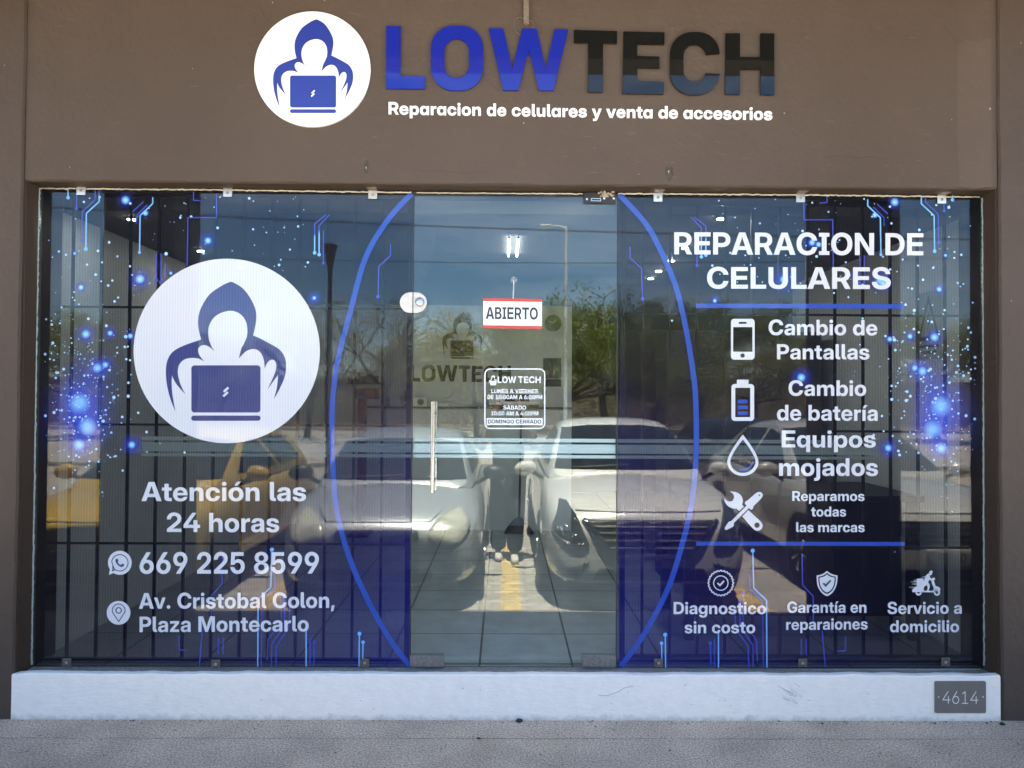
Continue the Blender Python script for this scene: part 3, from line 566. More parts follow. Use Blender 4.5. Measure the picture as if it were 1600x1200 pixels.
BROWN_METAL = mat('brown_painted_metal', (0.17, 0.13, 0.10), 0.55, noise=0.3, nscale=60)
BLACK_METAL = mat('black_metal', (0.02, 0.02, 0.02), 0.45)
SEALANT = mat('cream_sealant', (0.52, 0.48, 0.39), 0.6, noise=0.15, nscale=30)
PALE_SEALANT = mat('pale_sealant', (0.34, 0.37, 0.36), 0.55, noise=0.15, nscale=30)
SIGN_WHITE = mat('sign_white', (0.86, 0.86, 0.845), 0.35)
SIGN_BLUE = mat('sign_blue_film', (0.024, 0.040, 0.27), 0.3)
ACRYLIC_BLUE = mat('blue_acrylic', (0.013, 0.022, 0.27), 0.03, spec=0.42)
ACRYLIC_BLACK = mat('black_acrylic', (0.010, 0.010, 0.009), 0.03, spec=0.45)
PLASTIC_WHITE = mat('white_plastic', (0.80, 0.81, 0.80), 0.45)
PRINT_WHITE = see_through('print_white', (0.70, 0.71, 0.76), 0.90, stripes=0.045, gloss=0.6)
PRINT_NAVY = see_through('print_navy', (0.022, 0.036, 0.19), 0.78, stripes=0.03, gloss=0.6)
PRINT_BLUE = see_through('print_blue', (0.034, 0.085, 0.43), 0.86, stripes=0.04, gloss=0.6)
PRINT_LIGHT = see_through('print_light_blue', (0.20, 0.50, 0.95), 0.85, gloss=0.6)
PRINT_VIOLET = see_through('print_violet_blue', (0.07, 0.09, 0.55), 0.75, gloss=0.6)
PRINT_STAR = see_through('print_star', (0.42, 0.66, 1.0), 0.92, gloss=0.6)
PRINT_DARK = see_through('print_dark', (0.02, 0.022, 0.05), 0.75, gloss=0.6)
FROST = see_through('frosted_film', (0.84, 0.91, 0.91), 0.76)
STICKER_WHITE = mat('sticker_white', (0.84, 0.86, 0.86), 0.5)
STICKER_DARK = mat('sticker_dark', (0.03, 0.04, 0.045), 0.5)
RED_PRINT = mat('red_print', (0.62, 0.06, 0.045), 0.5)

# ================================================================== SETTING: ground
LOT_Z = -0.13
add_mesh('ground', [(-400, -400, LOT_Z - 0.02), (400, -400, LOT_Z - 0.02), (400, 60, LOT_Z - 0.02), (-400, 60, LOT_Z - 0.02)], [(0, 1, 2, 3)], DIRT)['kind'] = 'structure'
add_mesh('parking_lot', [(-40, -14, LOT_Z), (40, -14, LOT_Z), (40, -1.72, LOT_Z), (-40, -1.72, LOT_Z)], [(0, 1, 2, 3)], PAVER)['kind'] = 'structure'
add_mesh('road', [(-200, -33, LOT_Z - 0.006), (200, -33, LOT_Z - 0.006), (200, -14.2, LOT_Z - 0.006), (-200, -14.2, LOT_Z - 0.006)], [(0, 1, 2, 3)], ROAD)['kind'] = 'structure'
mb = MB(); mb.box(-40, 40, -1.72, 0.2, LOT_Z - 0.1, 0.0)
mb.build('sidewalk', WALKWAY, bevel=0.02)['kind'] = 'structure'
jr = np.random.default_rng(12)
V = []; F = []
for i in range(200):
    x = -4 + i * 0.04; yy = -0.325 + 0.002 * math.sin(i * 0.7) + jr.normal(0, 0.0012); hw = 0.0016 * jr.uniform(0.2, 1.3)
    V += [(x, yy - hw, 0.0012), (x, yy + hw, 0.0012)]
    if i: F.append((2 * i - 2, 2 * i, 2 * i + 1, 2 * i - 1))
add_mesh('sidewalk_joint', V, F, mat('joint_dirt', (0.12, 0.105, 0.09), 0.95))['kind'] = 'structure'
mb = MB()
for x in (-5.4, -1.98, 0.06, 2.10, 5.5):                                   # stall lines painted on the pavers
    mb.add([(x - 0.085, -4.9, LOT_Z + 0.004), (x + 0.085, -4.9, LOT_Z + 0.004), (x + 0.085, -1.98, LOT_Z + 0.004), (x - 0.085, -1.98, LOT_Z + 0.004)], [(0, 1, 2, 3)])
mb.build('parking_lot_lines', YELLOW_LINE)['kind'] = 'structure'
mb = MB(); mb.box(-40, 40, -14.2, -14.0, LOT_Z - 0.05, LOT_Z + 0.12); mb.build('road_kerb', ROAD, bevel=0.02)['kind'] = 'structure'
mb = MB(); mb.box(-200, 200, -33.3, -33.0, LOT_Z - 0.05, LOT_Z + 0.16); mb.build('far_kerb', ROAD, bevel=0.02)['kind'] = 'structure'

# ================================================================== THE SHOP BUILDING
WALL_Y = -0.11
ZB = Z_at(800, 1043, 0); ZT = Z_at(800, 300.5, 0)                 # bottom and top of the glass
XL = X_at(56.5, 668, 0); XR = X_at(1535.5, 676, 0)
XD0 = X_at(644.5, 670, 0); XD1 = X_at(963.5, 674, 0)              # door edges
PXL = XL - 0.008; PXR = XR + 0.008
ROOF_Z = 4.24
shop = empty('shop_building', (0, WALL_Y, 0), 'brown plastered shopfront with two glass window panels and a glass door under a canopy', 'shop')

def jag_box(name, x0, x1, y0, y1, z0, z1, m, amp=0.003, n=160, parent=shop, top=False, seed=1):
    """plastered strip whose front bottom (or top) arris wavers a little"""
    r_ = np.random.default_rng(seed)
    k = np.convolve(r_.normal(0, 1, n + 9), np.ones(5) / 5, 'same')[4:4 + n + 1]
    v = []; f = []
    for i in range(n + 1):
        x = x0 + (x1 - x0) * i / n; d = k[i] * amp
        za, zb = (z0, z1 + d) if top else (z0 + d, z1)
        c = 0.006
        if top: v += [(x, y0, za), (x, y0, zb - c), (x, y0 + c, zb), (x, y1, zb + 0), (x, y1, za)]
        else: v += [(x, y0, zb), (x, y0, za + c), (x, y0 + c, za), (x, y1, za), (x, y1, zb)]
    for i in range(n):
        for j in range(5):
            q = (i * 5 + j, i * 5 + (j + 1) % 5, (i + 1) * 5 + (j + 1) % 5, (i + 1) * 5 + j)
            f.append(q if top else q[::-1])
    f.append((0, 1, 2, 3, 4)); f.append(tuple(n * 5 + j for j in (4, 3, 2, 1, 0)))
    o = add_mesh(name, v, f, m, parent)
    bm = bmesh.new(); bm.from_mesh(o.data); bmesh.ops.recalc_face_normals(bm, faces=bm.faces); bm.to_mesh(o.data); bm.free()
    return o

LINT_Z = Z_at(800, 288, WALL_Y)
jag_box('lintel_wall', PXL, PXR, WALL_Y, 0.20, LINT_Z, ROOF_Z, BROWN, 0.0022, seed=3)
for (xa, xb, sgn) in ((-5.5, PXL - 0.002, 1), (PXR + 0.002, 5.5, -1)):     # side piers, a finger proud of the lintel
    n = 120; r_ = np.random.default_rng(9 + sgn); k = np.convolve(r_.normal(0, 1, n + 9), np.ones(7) / 7, 'same')[4:4 + n + 1] * 0.0045
    v = []; f = []
    for i in range(n + 1):
        z = -0.05 + (ROOF_Z + 0.05) * i / n
        e = (xb if sgn == 1 else xa) + k[i]; o_ = xa if sgn == 1 else xb
        v += [(o_, WALL_Y - 0.014, z), (e - sgn * 0.008, WALL_Y - 0.014, z), (e, WALL_Y - 0.004, z), (e, WALL_Y + 0.012, z)]
        if i < n:
            for j in range(3): f.append((i * 4 + j, i * 4 + j + 1, (i + 1) * 4 + j + 1, (i + 1) * 4 + j) if sgn == 1 else (i * 4 + j + 1, i * 4 + j, (i + 1) * 4 + j, (i + 1) * 4 + j + 1))
    add_mesh('pier', v, f, PIER_BROWN, shop)
mb = MB()
mb.box(-5.5, PXL - 0.004, WALL_Y + 0.012, 0.2, -0.05, ROOF_Z); mb.build('side_wall', BROWN, shop)
mb = MB(); mb.box(PXR + 0.004, 5.5, WALL_Y + 0.012, 0.2, -0.05, ROOF_Z); mb.build('side_wall', BROWN, shop)
SILL_FY = WALL_Y - 0.002
# jambs: the darker returns between pier face and glass
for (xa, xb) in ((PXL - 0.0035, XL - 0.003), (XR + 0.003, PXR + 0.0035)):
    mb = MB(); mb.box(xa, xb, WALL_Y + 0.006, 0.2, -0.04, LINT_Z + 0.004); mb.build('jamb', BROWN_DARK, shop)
# white painted base under the glass, with its raw cement top
SX0 = X_at(21, 1085, SILL_FY); SX1 = X_at(1560, 1085, SILL_FY)
SZT = Z_at(800, 1051, SILL_FY)
jag_box('base_wall', SX0, SX1, SILL_FY - 0.016, WALL_Y + 0.02, -0.04, SZT - 0.004, WHITE_PAINT, 0.0035, n=220, top=True, seed=8)
mb = MB(); mb.box(PXL - 0.002, PXR + 0.002, WALL_Y + 0.02, 0.03, -0.04, ZB - 0.006)
mb.build('sill', SILL_CEMENT, shop, bevel=0.004)
# scuffs on the base
mb = MB(); r_ = random.Random(5)
for k in range(26):
    cx, cy = 1232 + r_.gauss(0, 7), 1084 + r_.gauss(0, 7); a = r_.uniform(-0.9, -0.4); l = r_.uniform(3, 11); t = r_.uniform(0.5, 1.5)
    dx, dy = math.cos(a) * l, math.sin(a) * l
    q = [P(cx + dx - t * math.sin(a), cy - dy, SILL_FY - 0.0185), P(cx - dx, cy + dy, SILL_FY - 0.0185), P(cx - dx + t, cy + dy + t, SILL_FY - 0.0185), P(cx + dx + t, cy - dy + t, SILL_FY - 0.0185)]
    mb.add(q, [(0, 1, 2, 3)])
for k in range(16):
    cx, cy = r_.uniform(60, 1440), r_.uniform(1062, 1108); l = r_.uniform(2, 7)
    mb.add([P(cx, cy, SILL_FY - 0.0185), P(cx + l, cy + r_.uniform(-1, 1), SILL_FY - 0.0185), P(cx + l * 0.6, cy + 1.4, SILL_FY - 0.0185)], [(0, 1, 2)])
mb.build('scuff_mark', mat('scuff_grey', (0.46, 0.47, 0.49), 0.8), shop)
mb = MB(); mb.tube([P(x, y, SILL_FY - 0.0165) for x, y in ((935, 1086), (948, 1087), (958, 1084), (966, 1081), (975, 1075), (990, 1072))], 0.0011, 5)
mb.build('crack', mat('crack_grey', (0.30, 0.31, 0.33), 0.9), shop)
# paint chips and raised filler streaks on the lintel wall
RIDGE = mat('plaster_ridge_brown', (0.135, 0.105, 0.082), 0.7)
for k in range(26):
    mb = MB()
    cx, cy = r_.uniform(600, 1535), r_.uniform(200, 284)
    if r_.random() < 0.35: cx, cy = r_.uniform(60, 1540), r_.uniform(20, 280)
    L_ = r_.uniform(5, 22); n = 5; pts = []
    for i in range(n): pts.append(P(cx + L_ * i / n, cy + r_.uniform(-1.2, 1.2) + i * 0.2, WALL_Y - 0.0004))
    mb.tube(pts, [0.0005, 0.0011, 0.0009, 0.0011, 0.0004], 5)
    mb.build('plaster_ridge', RIDGE, shop)
CHIP = mat('chip_pale', (0.34, 0.31, 0.27), 0.8)
for (cx, cy, s_) in ((109, 261, 1.2), (301, 107, 1.0), (7, 102, 1.0), (572, 262, 2.0), (1045, 268, 2.2), (1487, 187, 1.0), (1547, 170, 2.2), (1595, 67, 1.3), (998, 272, 1.1), (1580, 470, 1.2)):
    Y = WALL_Y - 0.0152 if (cx < 38 or cx > 1556) else WALL_Y - 0.0012
    mb = MB(); mb.add([P(cx + 0.62 * s_ * math.cos(t) * r_.uniform(0.6, 1.2), cy + s_ * math.sin(t), Y) for t in np.linspace(0, 6.28, 7)[:-1]], [tuple(range(5, -1, -1))])
    mb.build('paint_chip', CHIP, shop)

mb = MB(); mb.box(PXL + 0.001, PXR - 0.001, WALL_Y + 0.014, 0.19, LINT_Z - 0.004, LINT_Z + 0.01); mb.build('soffit_shade_slab', BROWN_DARK, shop)  # added thin slab; shade under the lintel put into its darker brown
# repainted patch and hairline cracks on the lintel wall
PATCH = plaster('repainted_patch_plaster', (0.096, 0.067, 0.049), (0.17, 0.13, 0.10), 0.5, 0.6)
flat('repaint_patch', [[(1497, 70), (1510, 62), (1530, 66), (1549, 58), (1549, 292), (1520, 295), (1499, 291), (1495, 200)]], WALL_Y - 0.0008, PATCH, shop)
CRK = mat('hairline_crack', (0.045, 0.032, 0.024), 0.9)
for pts in ([(405, 8), (412, 24), (418, 31), (426, 36)], [(1290, 246), (1310, 243), (1338, 247), (1360, 244), (1392, 250)], [(640, 262), (665, 268), (690, 266), (722, 271), (760, 268)], [(1475, 40), (1490, 60), (1497, 71)]):
    mb = MB(); mb.tube([P(x, y, WALL_Y - 0.0001) for x, y in pts], 0.0008, 5); mb.build('hairline_crack', CRK, shop)
# dull rubbed stain below the tagline
flat('rubbed_stain', [catmull([(1040, 262), (1046, 258), (1051, 262), (1052, 274), (1048, 283), (1042, 280), (1039, 271)], 3), catmull([(570, 253), (574, 250), (577, 256), (576, 268), (571, 271), (568, 262)], 3)], WALL_Y - 0.0006, mat('rubbed_brown', (0.060, 0.045, 0.034), 0.8, noise=0.4, nscale=60), shop)

# canopy on its columns, over the walkway
CAN_Y = -1.53; CAN_Z = 3.865
mb = MB(); mb.box(-14, 14, CAN_Y + 0.24, 0.45, ROOF_Z + 0.002, ROOF_Z + 0.20)
mb.build('canopy_slab', mat('canopy_soffit_paint', (0.085, 0.062, 0.047), 0.8, noise=0.1, nscale=3), shop)
mb = MB(); mb.box(-14, 14, CAN_Y, CAN_Y + 0.24, CAN_Z - 0.02, CAN_Z + 0.60)
mb.build('canopy_beam', BROWN, shop)
COL_Y = -1.27
for px in (238.5, 1334.0):
    d = 3.80 + 3.80 + 0; xx = (px - 788.8) / FPX * (3.80 - COL_Y)
    mb = MB(); mb.box(xx - 0.235, xx + 0.235, COL_Y - 0.22, COL_Y + 0.20, 0.0, CAN_Z - 0.02)
    mb.build('column', BROWN, shop, bevel=0.012)
mb = MB(); mb.box(-14, 14, 0.45, 9, ROOF_Z, ROOF_Z + 0.2); mb.build('roof', BROWN_DARK, shop)
for q in (-14, 5.5):
    mb = MB(); mb.box(q, q + 8.5, WALL_Y, 0.2, -0.05, ROOF_Z); mb.build('neighbouring_wall', BROWN, shop)

# ---- interior
FZ = ZB - 0.005
CEIL = 2.60
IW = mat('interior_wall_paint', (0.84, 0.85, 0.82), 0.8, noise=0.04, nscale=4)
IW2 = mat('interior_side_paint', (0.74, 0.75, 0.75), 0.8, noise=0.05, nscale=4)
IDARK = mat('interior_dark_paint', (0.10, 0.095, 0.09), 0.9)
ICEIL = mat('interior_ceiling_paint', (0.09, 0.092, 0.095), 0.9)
TILE = tiles('floor_tiles', (0.29, 0.34, 0.365), (0.03, 0.03, 0.03), 0.483, off=(0.123, -0.07), gap=0.006, rough=0.32, var=0.04)
add_mesh('interior_floor', [(-2.6, 0.03, FZ), (4.2, 0.03, FZ), (4.2, 7.0, FZ), (-2.6, 7.0, FZ)], [(0, 1, 2, 3)], TILE, shop)
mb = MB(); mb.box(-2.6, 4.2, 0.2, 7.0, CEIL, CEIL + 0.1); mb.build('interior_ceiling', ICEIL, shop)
BW_Y = 4.25
XB = (893.5 - 788.8) / FPX * (3.8 + 3.9)
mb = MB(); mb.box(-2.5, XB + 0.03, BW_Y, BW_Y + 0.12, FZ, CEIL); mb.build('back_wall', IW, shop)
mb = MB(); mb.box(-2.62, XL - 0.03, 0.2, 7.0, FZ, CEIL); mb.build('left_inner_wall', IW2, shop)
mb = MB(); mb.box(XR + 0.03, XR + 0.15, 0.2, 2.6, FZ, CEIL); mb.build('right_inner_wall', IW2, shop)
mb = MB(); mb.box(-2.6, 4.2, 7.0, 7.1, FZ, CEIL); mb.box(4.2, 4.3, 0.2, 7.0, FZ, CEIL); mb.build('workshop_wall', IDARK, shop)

# ---- glass: two fixed panels and the door
def pane(name, x0, x1, parent, z0=ZB, z1=ZT, loc=None):
    v = [(x0, 0, z0), (x1, 0, z0), (x1, 0.01, z0), (x0, 0.01, z0), (x0, 0, z1), (x1, 0, z1), (x1, 0.01, z1), (x0, 0.01, z1)]
    f = [(0, 1, 5, 4), (2, 3, 7, 6), (0, 3, 2, 1), (4, 5, 6, 7), (1, 2, 6, 5), (3, 0, 4, 7)]
    return add_mesh(name, v, f, None, parent, mats=[GLASS, GLASS_EDGE], fmat=[0, 0, 1, 1, 1, 1])

win_l = pane('window_panel', XL, XD0 - 0.005, shop)
win_r = pane('window_panel', XD1 + 0.005, XR, shop)
door = pane('door', XD0, XD1, shop, ZB + 0.012, ZT - 0.002)
# frosted bands across all three panes
def frost(parent, xa, xb):
    for ya, yb in ((685, 690.7), (694, 708), (710.7, 715.7)):
        mb = MB()
        z0, z1 = Z_at(800, yb, 0.018), Z_at(800, ya, 0.018)
        mb.add([(xa, 0.018, z0), (xb, 0.018, z0), (xb, 0.018, z1), (xa, 0.018, z1)], [(0, 1, 2, 3)])
        mb.build('frosted_band', FROST, parent)
frost(win_l, X_at(221, 690, 0.018), XD0 - 0.008); frost(door, XD0 + 0.003, XD1 - 0.003); frost(win_r, XD1 + 0.008, X_at(1374, 690, 0.018))
# black joints beside the door
for x in (XD0 - 0.0025, XD1 + 0.0025):
    mb = MB(); mb.box(x - 0.0022, x + 0.0022, 0.001, 0.009, ZB, ZT); mb.build('glass_joint', BLACK_METAL, shop)
# patch fittings of the door
def px_box(name, x0, y0, x1, y1, ya, yb, m, parent, bevel=0.0015):
    a = P(x0, y1, ya); b = P(x1, y0, ya)
    mb = MB(); mb.box(a.x, b.x, ya, yb, a.z, b.z); return mb.build(name, m, parent, bevel=bevel)
px_box('patch_fitting', 640.5, 1024.5, 693, 1042, -0.013, 0.024, FITTING, door)
px_box('patch_fitting', 910, 1024.5, 962.5, 1042, -0.013, 0.024, FITTING, door)
ph = px_box('top_patch_fitting', 912.5, 301, 962.5, 317, -0.013, 0.024, BLACK_METAL, door)
for (x, y) in ((917, 311), (944, 310), (959, 310)):
    mb = MB(); mb.lathe(P(x, y, -0.013), (0, -1, 0), [(0.0055, 0), (0.0055, 0.002), (0.003, 0.003)], 14); mb.build('screw', ZINC, door)
flat('fitting_outline', stroke([(924, 310), (938.5, 310.5), (938.5, 314), (924, 313.5)], 0.8, True), -0.0136, ZINC, door)
mb = MB(); r_ = random.Random(3)
for k in range(40):
    c = P(947 + r_.gauss(0, 6), 304 + r_.gauss(0, 2.4), -0.014); mb.lathe(c, (0, -1, 0), [(r_.uniform(0.003, 0.008), 0), (0.002, r_.uniform(0.002, 0.006))], 6)
mb.build('cement_smear', mat('cement_smear', (0.42, 0.36, 0.28), 0.9), door)
# pull handle
hx = X_at(676, 700, -0.055)
za, zb_ = Z_at(676, 770, -0.055), Z_at(676, 627.5, -0.055)
mb = MB(); mb.tube([(hx, -0.055, za), (hx, -0.055, zb_)], 0.0105, 20)
for z in (za + 0.06, zb_ - 0.06): mb.tube([(hx, -0.05, z), (hx, 0.0, z)], 0.007, 12)
mb.build('handle', STEEL, door, smooth=True)
mb = MB(); mb.tube([(hx + 0.004, 0.065, za), (hx + 0.004, 0.065, zb_)], 0.0105, 20)
for z in (za + 0.06, zb_ - 0.06): mb.tube([(hx + 0.004, 0.06, z), (hx + 0.004, 0.01, z)], 0.007, 12)
mb.build('inner_handle', STEEL, door, smooth=True)
# lock: one rounded plate on the panel, one on the door
c = P(646, 473, -0.006); rr = 16 * 0.0033; hw = 21 * 0.0033
def half_plate(sgn, x_edge):
    pts = [(x_edge, -rr)]
    cx = c.x + sgn * (hw - rr)
    for k in range(13):
        t = R(-90 + 180 * k / 12); pts.append((cx + sgn * rr * math.cos(t), rr * math.sin(t)))
    pts.append((x_edge, rr)); return pts
LOCKMAT = mat('worn_lock_plate', (0.62, 0.58, 0.53), 0.5, 0.25, noise=0.12, nscale=50)
for sgn, xe, par in ((-1, XD0 - 0.004, win_l), (1, XD0 + 0.001, door)):
    vs_, fs = fill2d([half_plate(sgn, xe)], 0.012)
    add_mesh('lock_plate', [(x, -0.006 + z, c.z + y) for x, y, z in vs_], fs, LOCKMAT, par)
lc = P(655.7, 472, -0.012)
mb = MB(); mb.lathe(lc, (0, -1, 0), [(0.024, 0), (0.024, 0.004), (0.019, 0.006), (0.019, 0.003)], 28); mb.build('lock_ring', DULL_STEEL, door, smooth=True)
mb = MB(); mb.lathe(lc, (0, -1, 0), [(0.017, 0), (0.017, 0.007), (0.0155, 0.008)], 28); mb.box(lc.x - 0.007, lc.x + 0.007, lc.y - 0.0095, lc.y - 0.007, lc.z - 0.0015, lc.z + 0.0015)
mb.build('lock_cylinder', mat('lock_chrome', (0.55, 0.60, 0.66), 0.2, 1.0), door, smooth=True)
CLIP_BROWN = mat('tarnished_clip', (0.13, 0.11, 0.092), 0.6, 0.3, noise=0.35, nscale=70)
# clips that hold the fixed panels
r_ = random.Random(4)
for (x, y, top, par) in ((127, 298.5, 1, win_l), (356, 301.5, 1, win_l), (582.5, 305, 1, win_l), (1028, 309, 1, win_r), (1250.5, 310, 1, win_r), (1471, 312, 1, win_r),
                         (104.5, 1035.5, 0, win_l), (337.5, 1037.5, 0, win_l), (570, 1036, 0, win_l), (1029, 1036, 0, win_r), (1254, 1036, 0, win_r), (1477, 1034.5, 0, win_r)):
    a = P(x, y, -0.004); h = 0.023
    m_ = ZINC if top else CLIP_BROWN
    if top and x in (582.5,): m_ = mat('aged_zinc', (0.55, 0.53, 0.50), 0.5, 0.7, noise=0.2, nscale=80)
    mb = MB(); mb.box(a.x - h, a.x + h, -0.0085, -0.0040, a.z - 0.020, a.z + 0.024)
    mb.build('clip', m_, par, bevel=0.002)
    mb = MB(); mb.lathe((a.x, -0.0085, a.z), (0, -1, 0), [(0.0075, 0), (0.0075, 0.0015), (0.005, 0.003)], 16); mb.build('clip_screw', DULL_STEEL, par, smooth=True)
    if top:
        mb = MB(); mb.box(a.x - h * 1.05, a.x + h * 1.05, -0.055, -0.004, a.z + 0.0242, LINT_Z + 0.003); mb.build('clip_tab', BROWN_METAL, par, bevel=0.002)
# sealant beads round the opening
def bead(pts_px, m, parent, rad=0.006, Y=-0.004, seed=1, n=60):
    r_ = random.Random(seed); pts = []; rad_l = []
    for (xa, ya), (xb, yb) in zip(pts_px, pts_px[1:]):
        for i in range(n):
            t = i / n
            pts.append(P(xa + (xb - xa) * t + r_.gauss(0, 0.35), ya + (yb - ya) * t + r_.gauss(0, 0.35), Y)); rad_l.append(rad * 0.72 * r_.uniform(0.75, 1.2))
    mb = MB(); mb.tube(pts, rad_l, 7); return mb.build('sealant_bead', m, parent, smooth=True)
bead([(61, 294.3), (350, 296.8), (646, 301)], SEALANT, win_l, 0.0055, seed=1, n=90)
bead([(650, 301), (800, 302.3), (912, 303)], SEALANT, shop, 0.0042, seed=2)
bead([(966, 302.5), (1250, 304.5), (1534, 308)], SEALANT, win_r, 0.0055, seed=3, n=90)
bead([(61.5, 296), (58, 470), (53, 800), (49, 1042)], PALE_SEALANT, win_l, 0.0060, seed=4)
bead([(1534.5, 310), (1536.5, 500), (1537, 800), (1538, 1044)], PALE_SEALANT, win_r, 0.0060, seed=5)
bead([(50, 1044), (340, 1046), (637, 1045.5)], PALE_SEALANT, win_l, 0.0036, seed=6)
bead([(967, 1047), (1250, 1047), (1537, 1045.5)], PALE_SEALANT, win_r, 0.0036, seed=7)

# ================================================================== THE SIGN
emb_body = [(632, 122), (700, 163), (750, 230), (780, 300), (783, 365), (765, 460, 1), (800, 475), (870, 512), (930, 550), (962, 600), (970, 660), (960, 725), (930, 795), (893, 862, 1),
            (912, 790), (920, 708, 1), (893, 745), (852, 803, 1), (882, 740), (905, 680), (908, 640), (895, 616), (872, 615), (853, 632), (842, 652), (836, 670, 1), (832, 620), (815, 575), (788, 550), (755, 546), (720, 560), (693, 585), (675, 605, 1),
            (690, 545), (710, 505), (725, 465), (728, 420), (718, 370), (690, 330), (650, 308), (610, 305), (560, 319), (520, 347), (492, 392), (484, 440), (490, 490), (505, 530), (524, 562, 1),
            (495, 535), (465, 521), (438, 525), (422, 545), (425, 573), (440, 600), (462, 624, 1), (420, 605), (370, 602), (330, 615), (303, 645), (295, 685), (300, 730), (316, 780), (342, 830, 1),
            (300, 785), (275, 750), (258, 710, 1), (256, 760), (262, 840), (280, 940, 1), (250, 865), (230, 790), (221, 720), (221, 660), (234, 605), (268, 558), (335, 522), (440, 485, 1),
            (426, 430), (421, 370), (430, 310), (460, 245), (500, 193), (560, 151), (600, 130)]
emb_parts = {'hooded_figure': [catmull(emb_body, 5)],
             'laptop_lid': [rrect(379, 648, 810, 946, 20)],
             'laptop_base': [rrect(378, 965, 810, 998, 16)]}
emb_marks = [stroke([(581, 815), (610, 788)], 14), stroke([(578, 844), (607, 817)], 14)]

def emblem(parent, fn, Y, m, mmark, thick=0.0, dy=0.0006, marks=True):
    for nm, loops in emb_parts.items():
        flat(nm, [[fn(x, y) for x, y in l] for l in loops], Y, m, parent, thick)
    if marks:
        mk = [[fn(x, y) for x, y in l] for s_ in emb_marks for l in s_]
        flat('lid_mark', mk, Y - thick - dy if not thick else Y - dy, mmark, parent)

def arcpts(cx, cy, rx, ry, a0, a1, n=12):
    return [(cx + rx * math.cos(R(a0 + (a1 - a0) * k / n)), cy + ry * math.sin(R(a0 + (a1 - a0) * k / n))) for k in range(n + 1)]
ro = 84; ri = 43
c_out = [(1321, 203)] + arcpts(1320 - ro, 121 + ro, ro, ro, -2, -90) + arcpts(1132 + ro, 121 + ro, ro, ro, -90, -180) + arcpts(1132 + ro, 359 - ro, ro, ro, 180, 90) + arcpts(1320 - ro, 359 - ro, ro, ro, 90, 2) + [(1321, 280)]
c_in = [(1268, 278)] + arcpts(1268 - ri, 312 - ri, ri, ri, 10, 90) + arcpts(1183 + ri, 312 - ri, ri, ri, 90, 180) + arcpts(1183 + ri, 168 + ri, ri, ri, 180, 270) + arcpts(1268 - ri, 168 + ri, ri, ri, 270, 352) + [(1266, 204)]
WORD = [('L', 0, [[(57, 98), (111, 98.5), (111, 288), (203, 289), (203, 336), (57, 335)]]),
        ('O', 0, [rrect(226, 97, 424, 342, 85, 10), rrect(277, 146, 370, 296, 46, 10)]),
        ('W', 0, [[(445, 107), (500, 107.5), (535, 260), (572, 107.5), (627, 108), (661, 262), (695, 110), (747, 111), (690, 342.5), (636, 342), (597, 188), (557, 341.5), (500, 341)]]),
        ('T', 1, [[(768, 113), (931, 118), (931, 165), (878, 163), (878, 349), (822, 348), (822, 162), (768, 161)]]),
        ('E', 1, [[(956, 119), (1111, 122), (1111, 168), (1008, 166), (1008, 212), (1092, 214), (1092, 258), (1008, 256), (1008, 307), (1109, 309), (1108, 356), (952, 354)]]),
        ('C', 1, [c_out + c_in]),
        ('H', 1, [[(1343, 126), (1397, 126), (1397, 216), (1475, 216), (1475, 126), (1527, 126.5), (1527, 359), (1475, 358.5), (1475, 263), (1397, 262), (1397, 357.5), (1342, 357)]])]

sign = empty('shop_sign', P(800, 110, WALL_Y), 'raised shop name sign with round white hooded hacker emblem above the door reading LOWTECH', 'sign')
disc = flat('emblem_disc', [circle(488, 108, 90.8, 72, 90.2)], WALL_Y - 0.014, SIGN_WHITE, sign, 0.013)
emblem(disc, lambda x, y: (390 + x / 6.0, 10 + y / 6.0), WALL_Y - 0.0175, SIGN_BLUE, SIGN_WHITE, 0.003)
for ch, k, loops in WORD:
    o = flat('letter', [[(580 + x / 2.4242, y / 2.4242) for x, y in l] for l in loops], WALL_Y - 0.018, ACRYLIC_BLACK if k else ACRYLIC_BLUE, sign, 0.012)
    tag(o, label=('black' if k else 'blue') + ' glossy raised letter ' + ch)
    bv = o.modifiers.new('bevel', 'BEVEL'); bv.width = 0.0012; bv.segments = 1; bv.limit_method = 'ANGLE'; bv.angle_limit = R(50)
t_ = lettering('tagline_lettering', 'Reparacion de celulares y venta de accesorios', 607, 1207, 178.4, 187.4, 19.3, WALL_Y - 0.007, SIGN_WHITE, sign, 'f', 0.006)

# ================================================================== HOUSE NUMBER
np_ = P(1501, 1089, SILL_FY - 0.016)
plate = empty('house_number_plate', np_, 'grey metal house number plate 4614 on the white base wall', 'number plate')
flat('plate', [rrect(1461, 1064.5, 1540.7, 1114.3, 2.5)], SILL_FY - 0.022, mat('number_plate_grey', (0.19, 0.172, 0.152), 0.5, 0.2, noise=0.06, nscale=12), plate, 0.005)
lettering('number_lettering', '4614', 1472.8, 1528.4, 1099.3, 1099.8, 19.2, SILL_FY - 0.0228, mat('number_silver', (0.85, 0.84, 0.80), 0.6), plate, 't')
for x in (1466.5, 1536):
    mb = MB(); mb.lathe(P(x, 1089, SILL_FY - 0.022), (0, -1, 0), [(0.004, 0), (0.003, 0.002)], 10); mb.build('rivet', ZINC, plate)

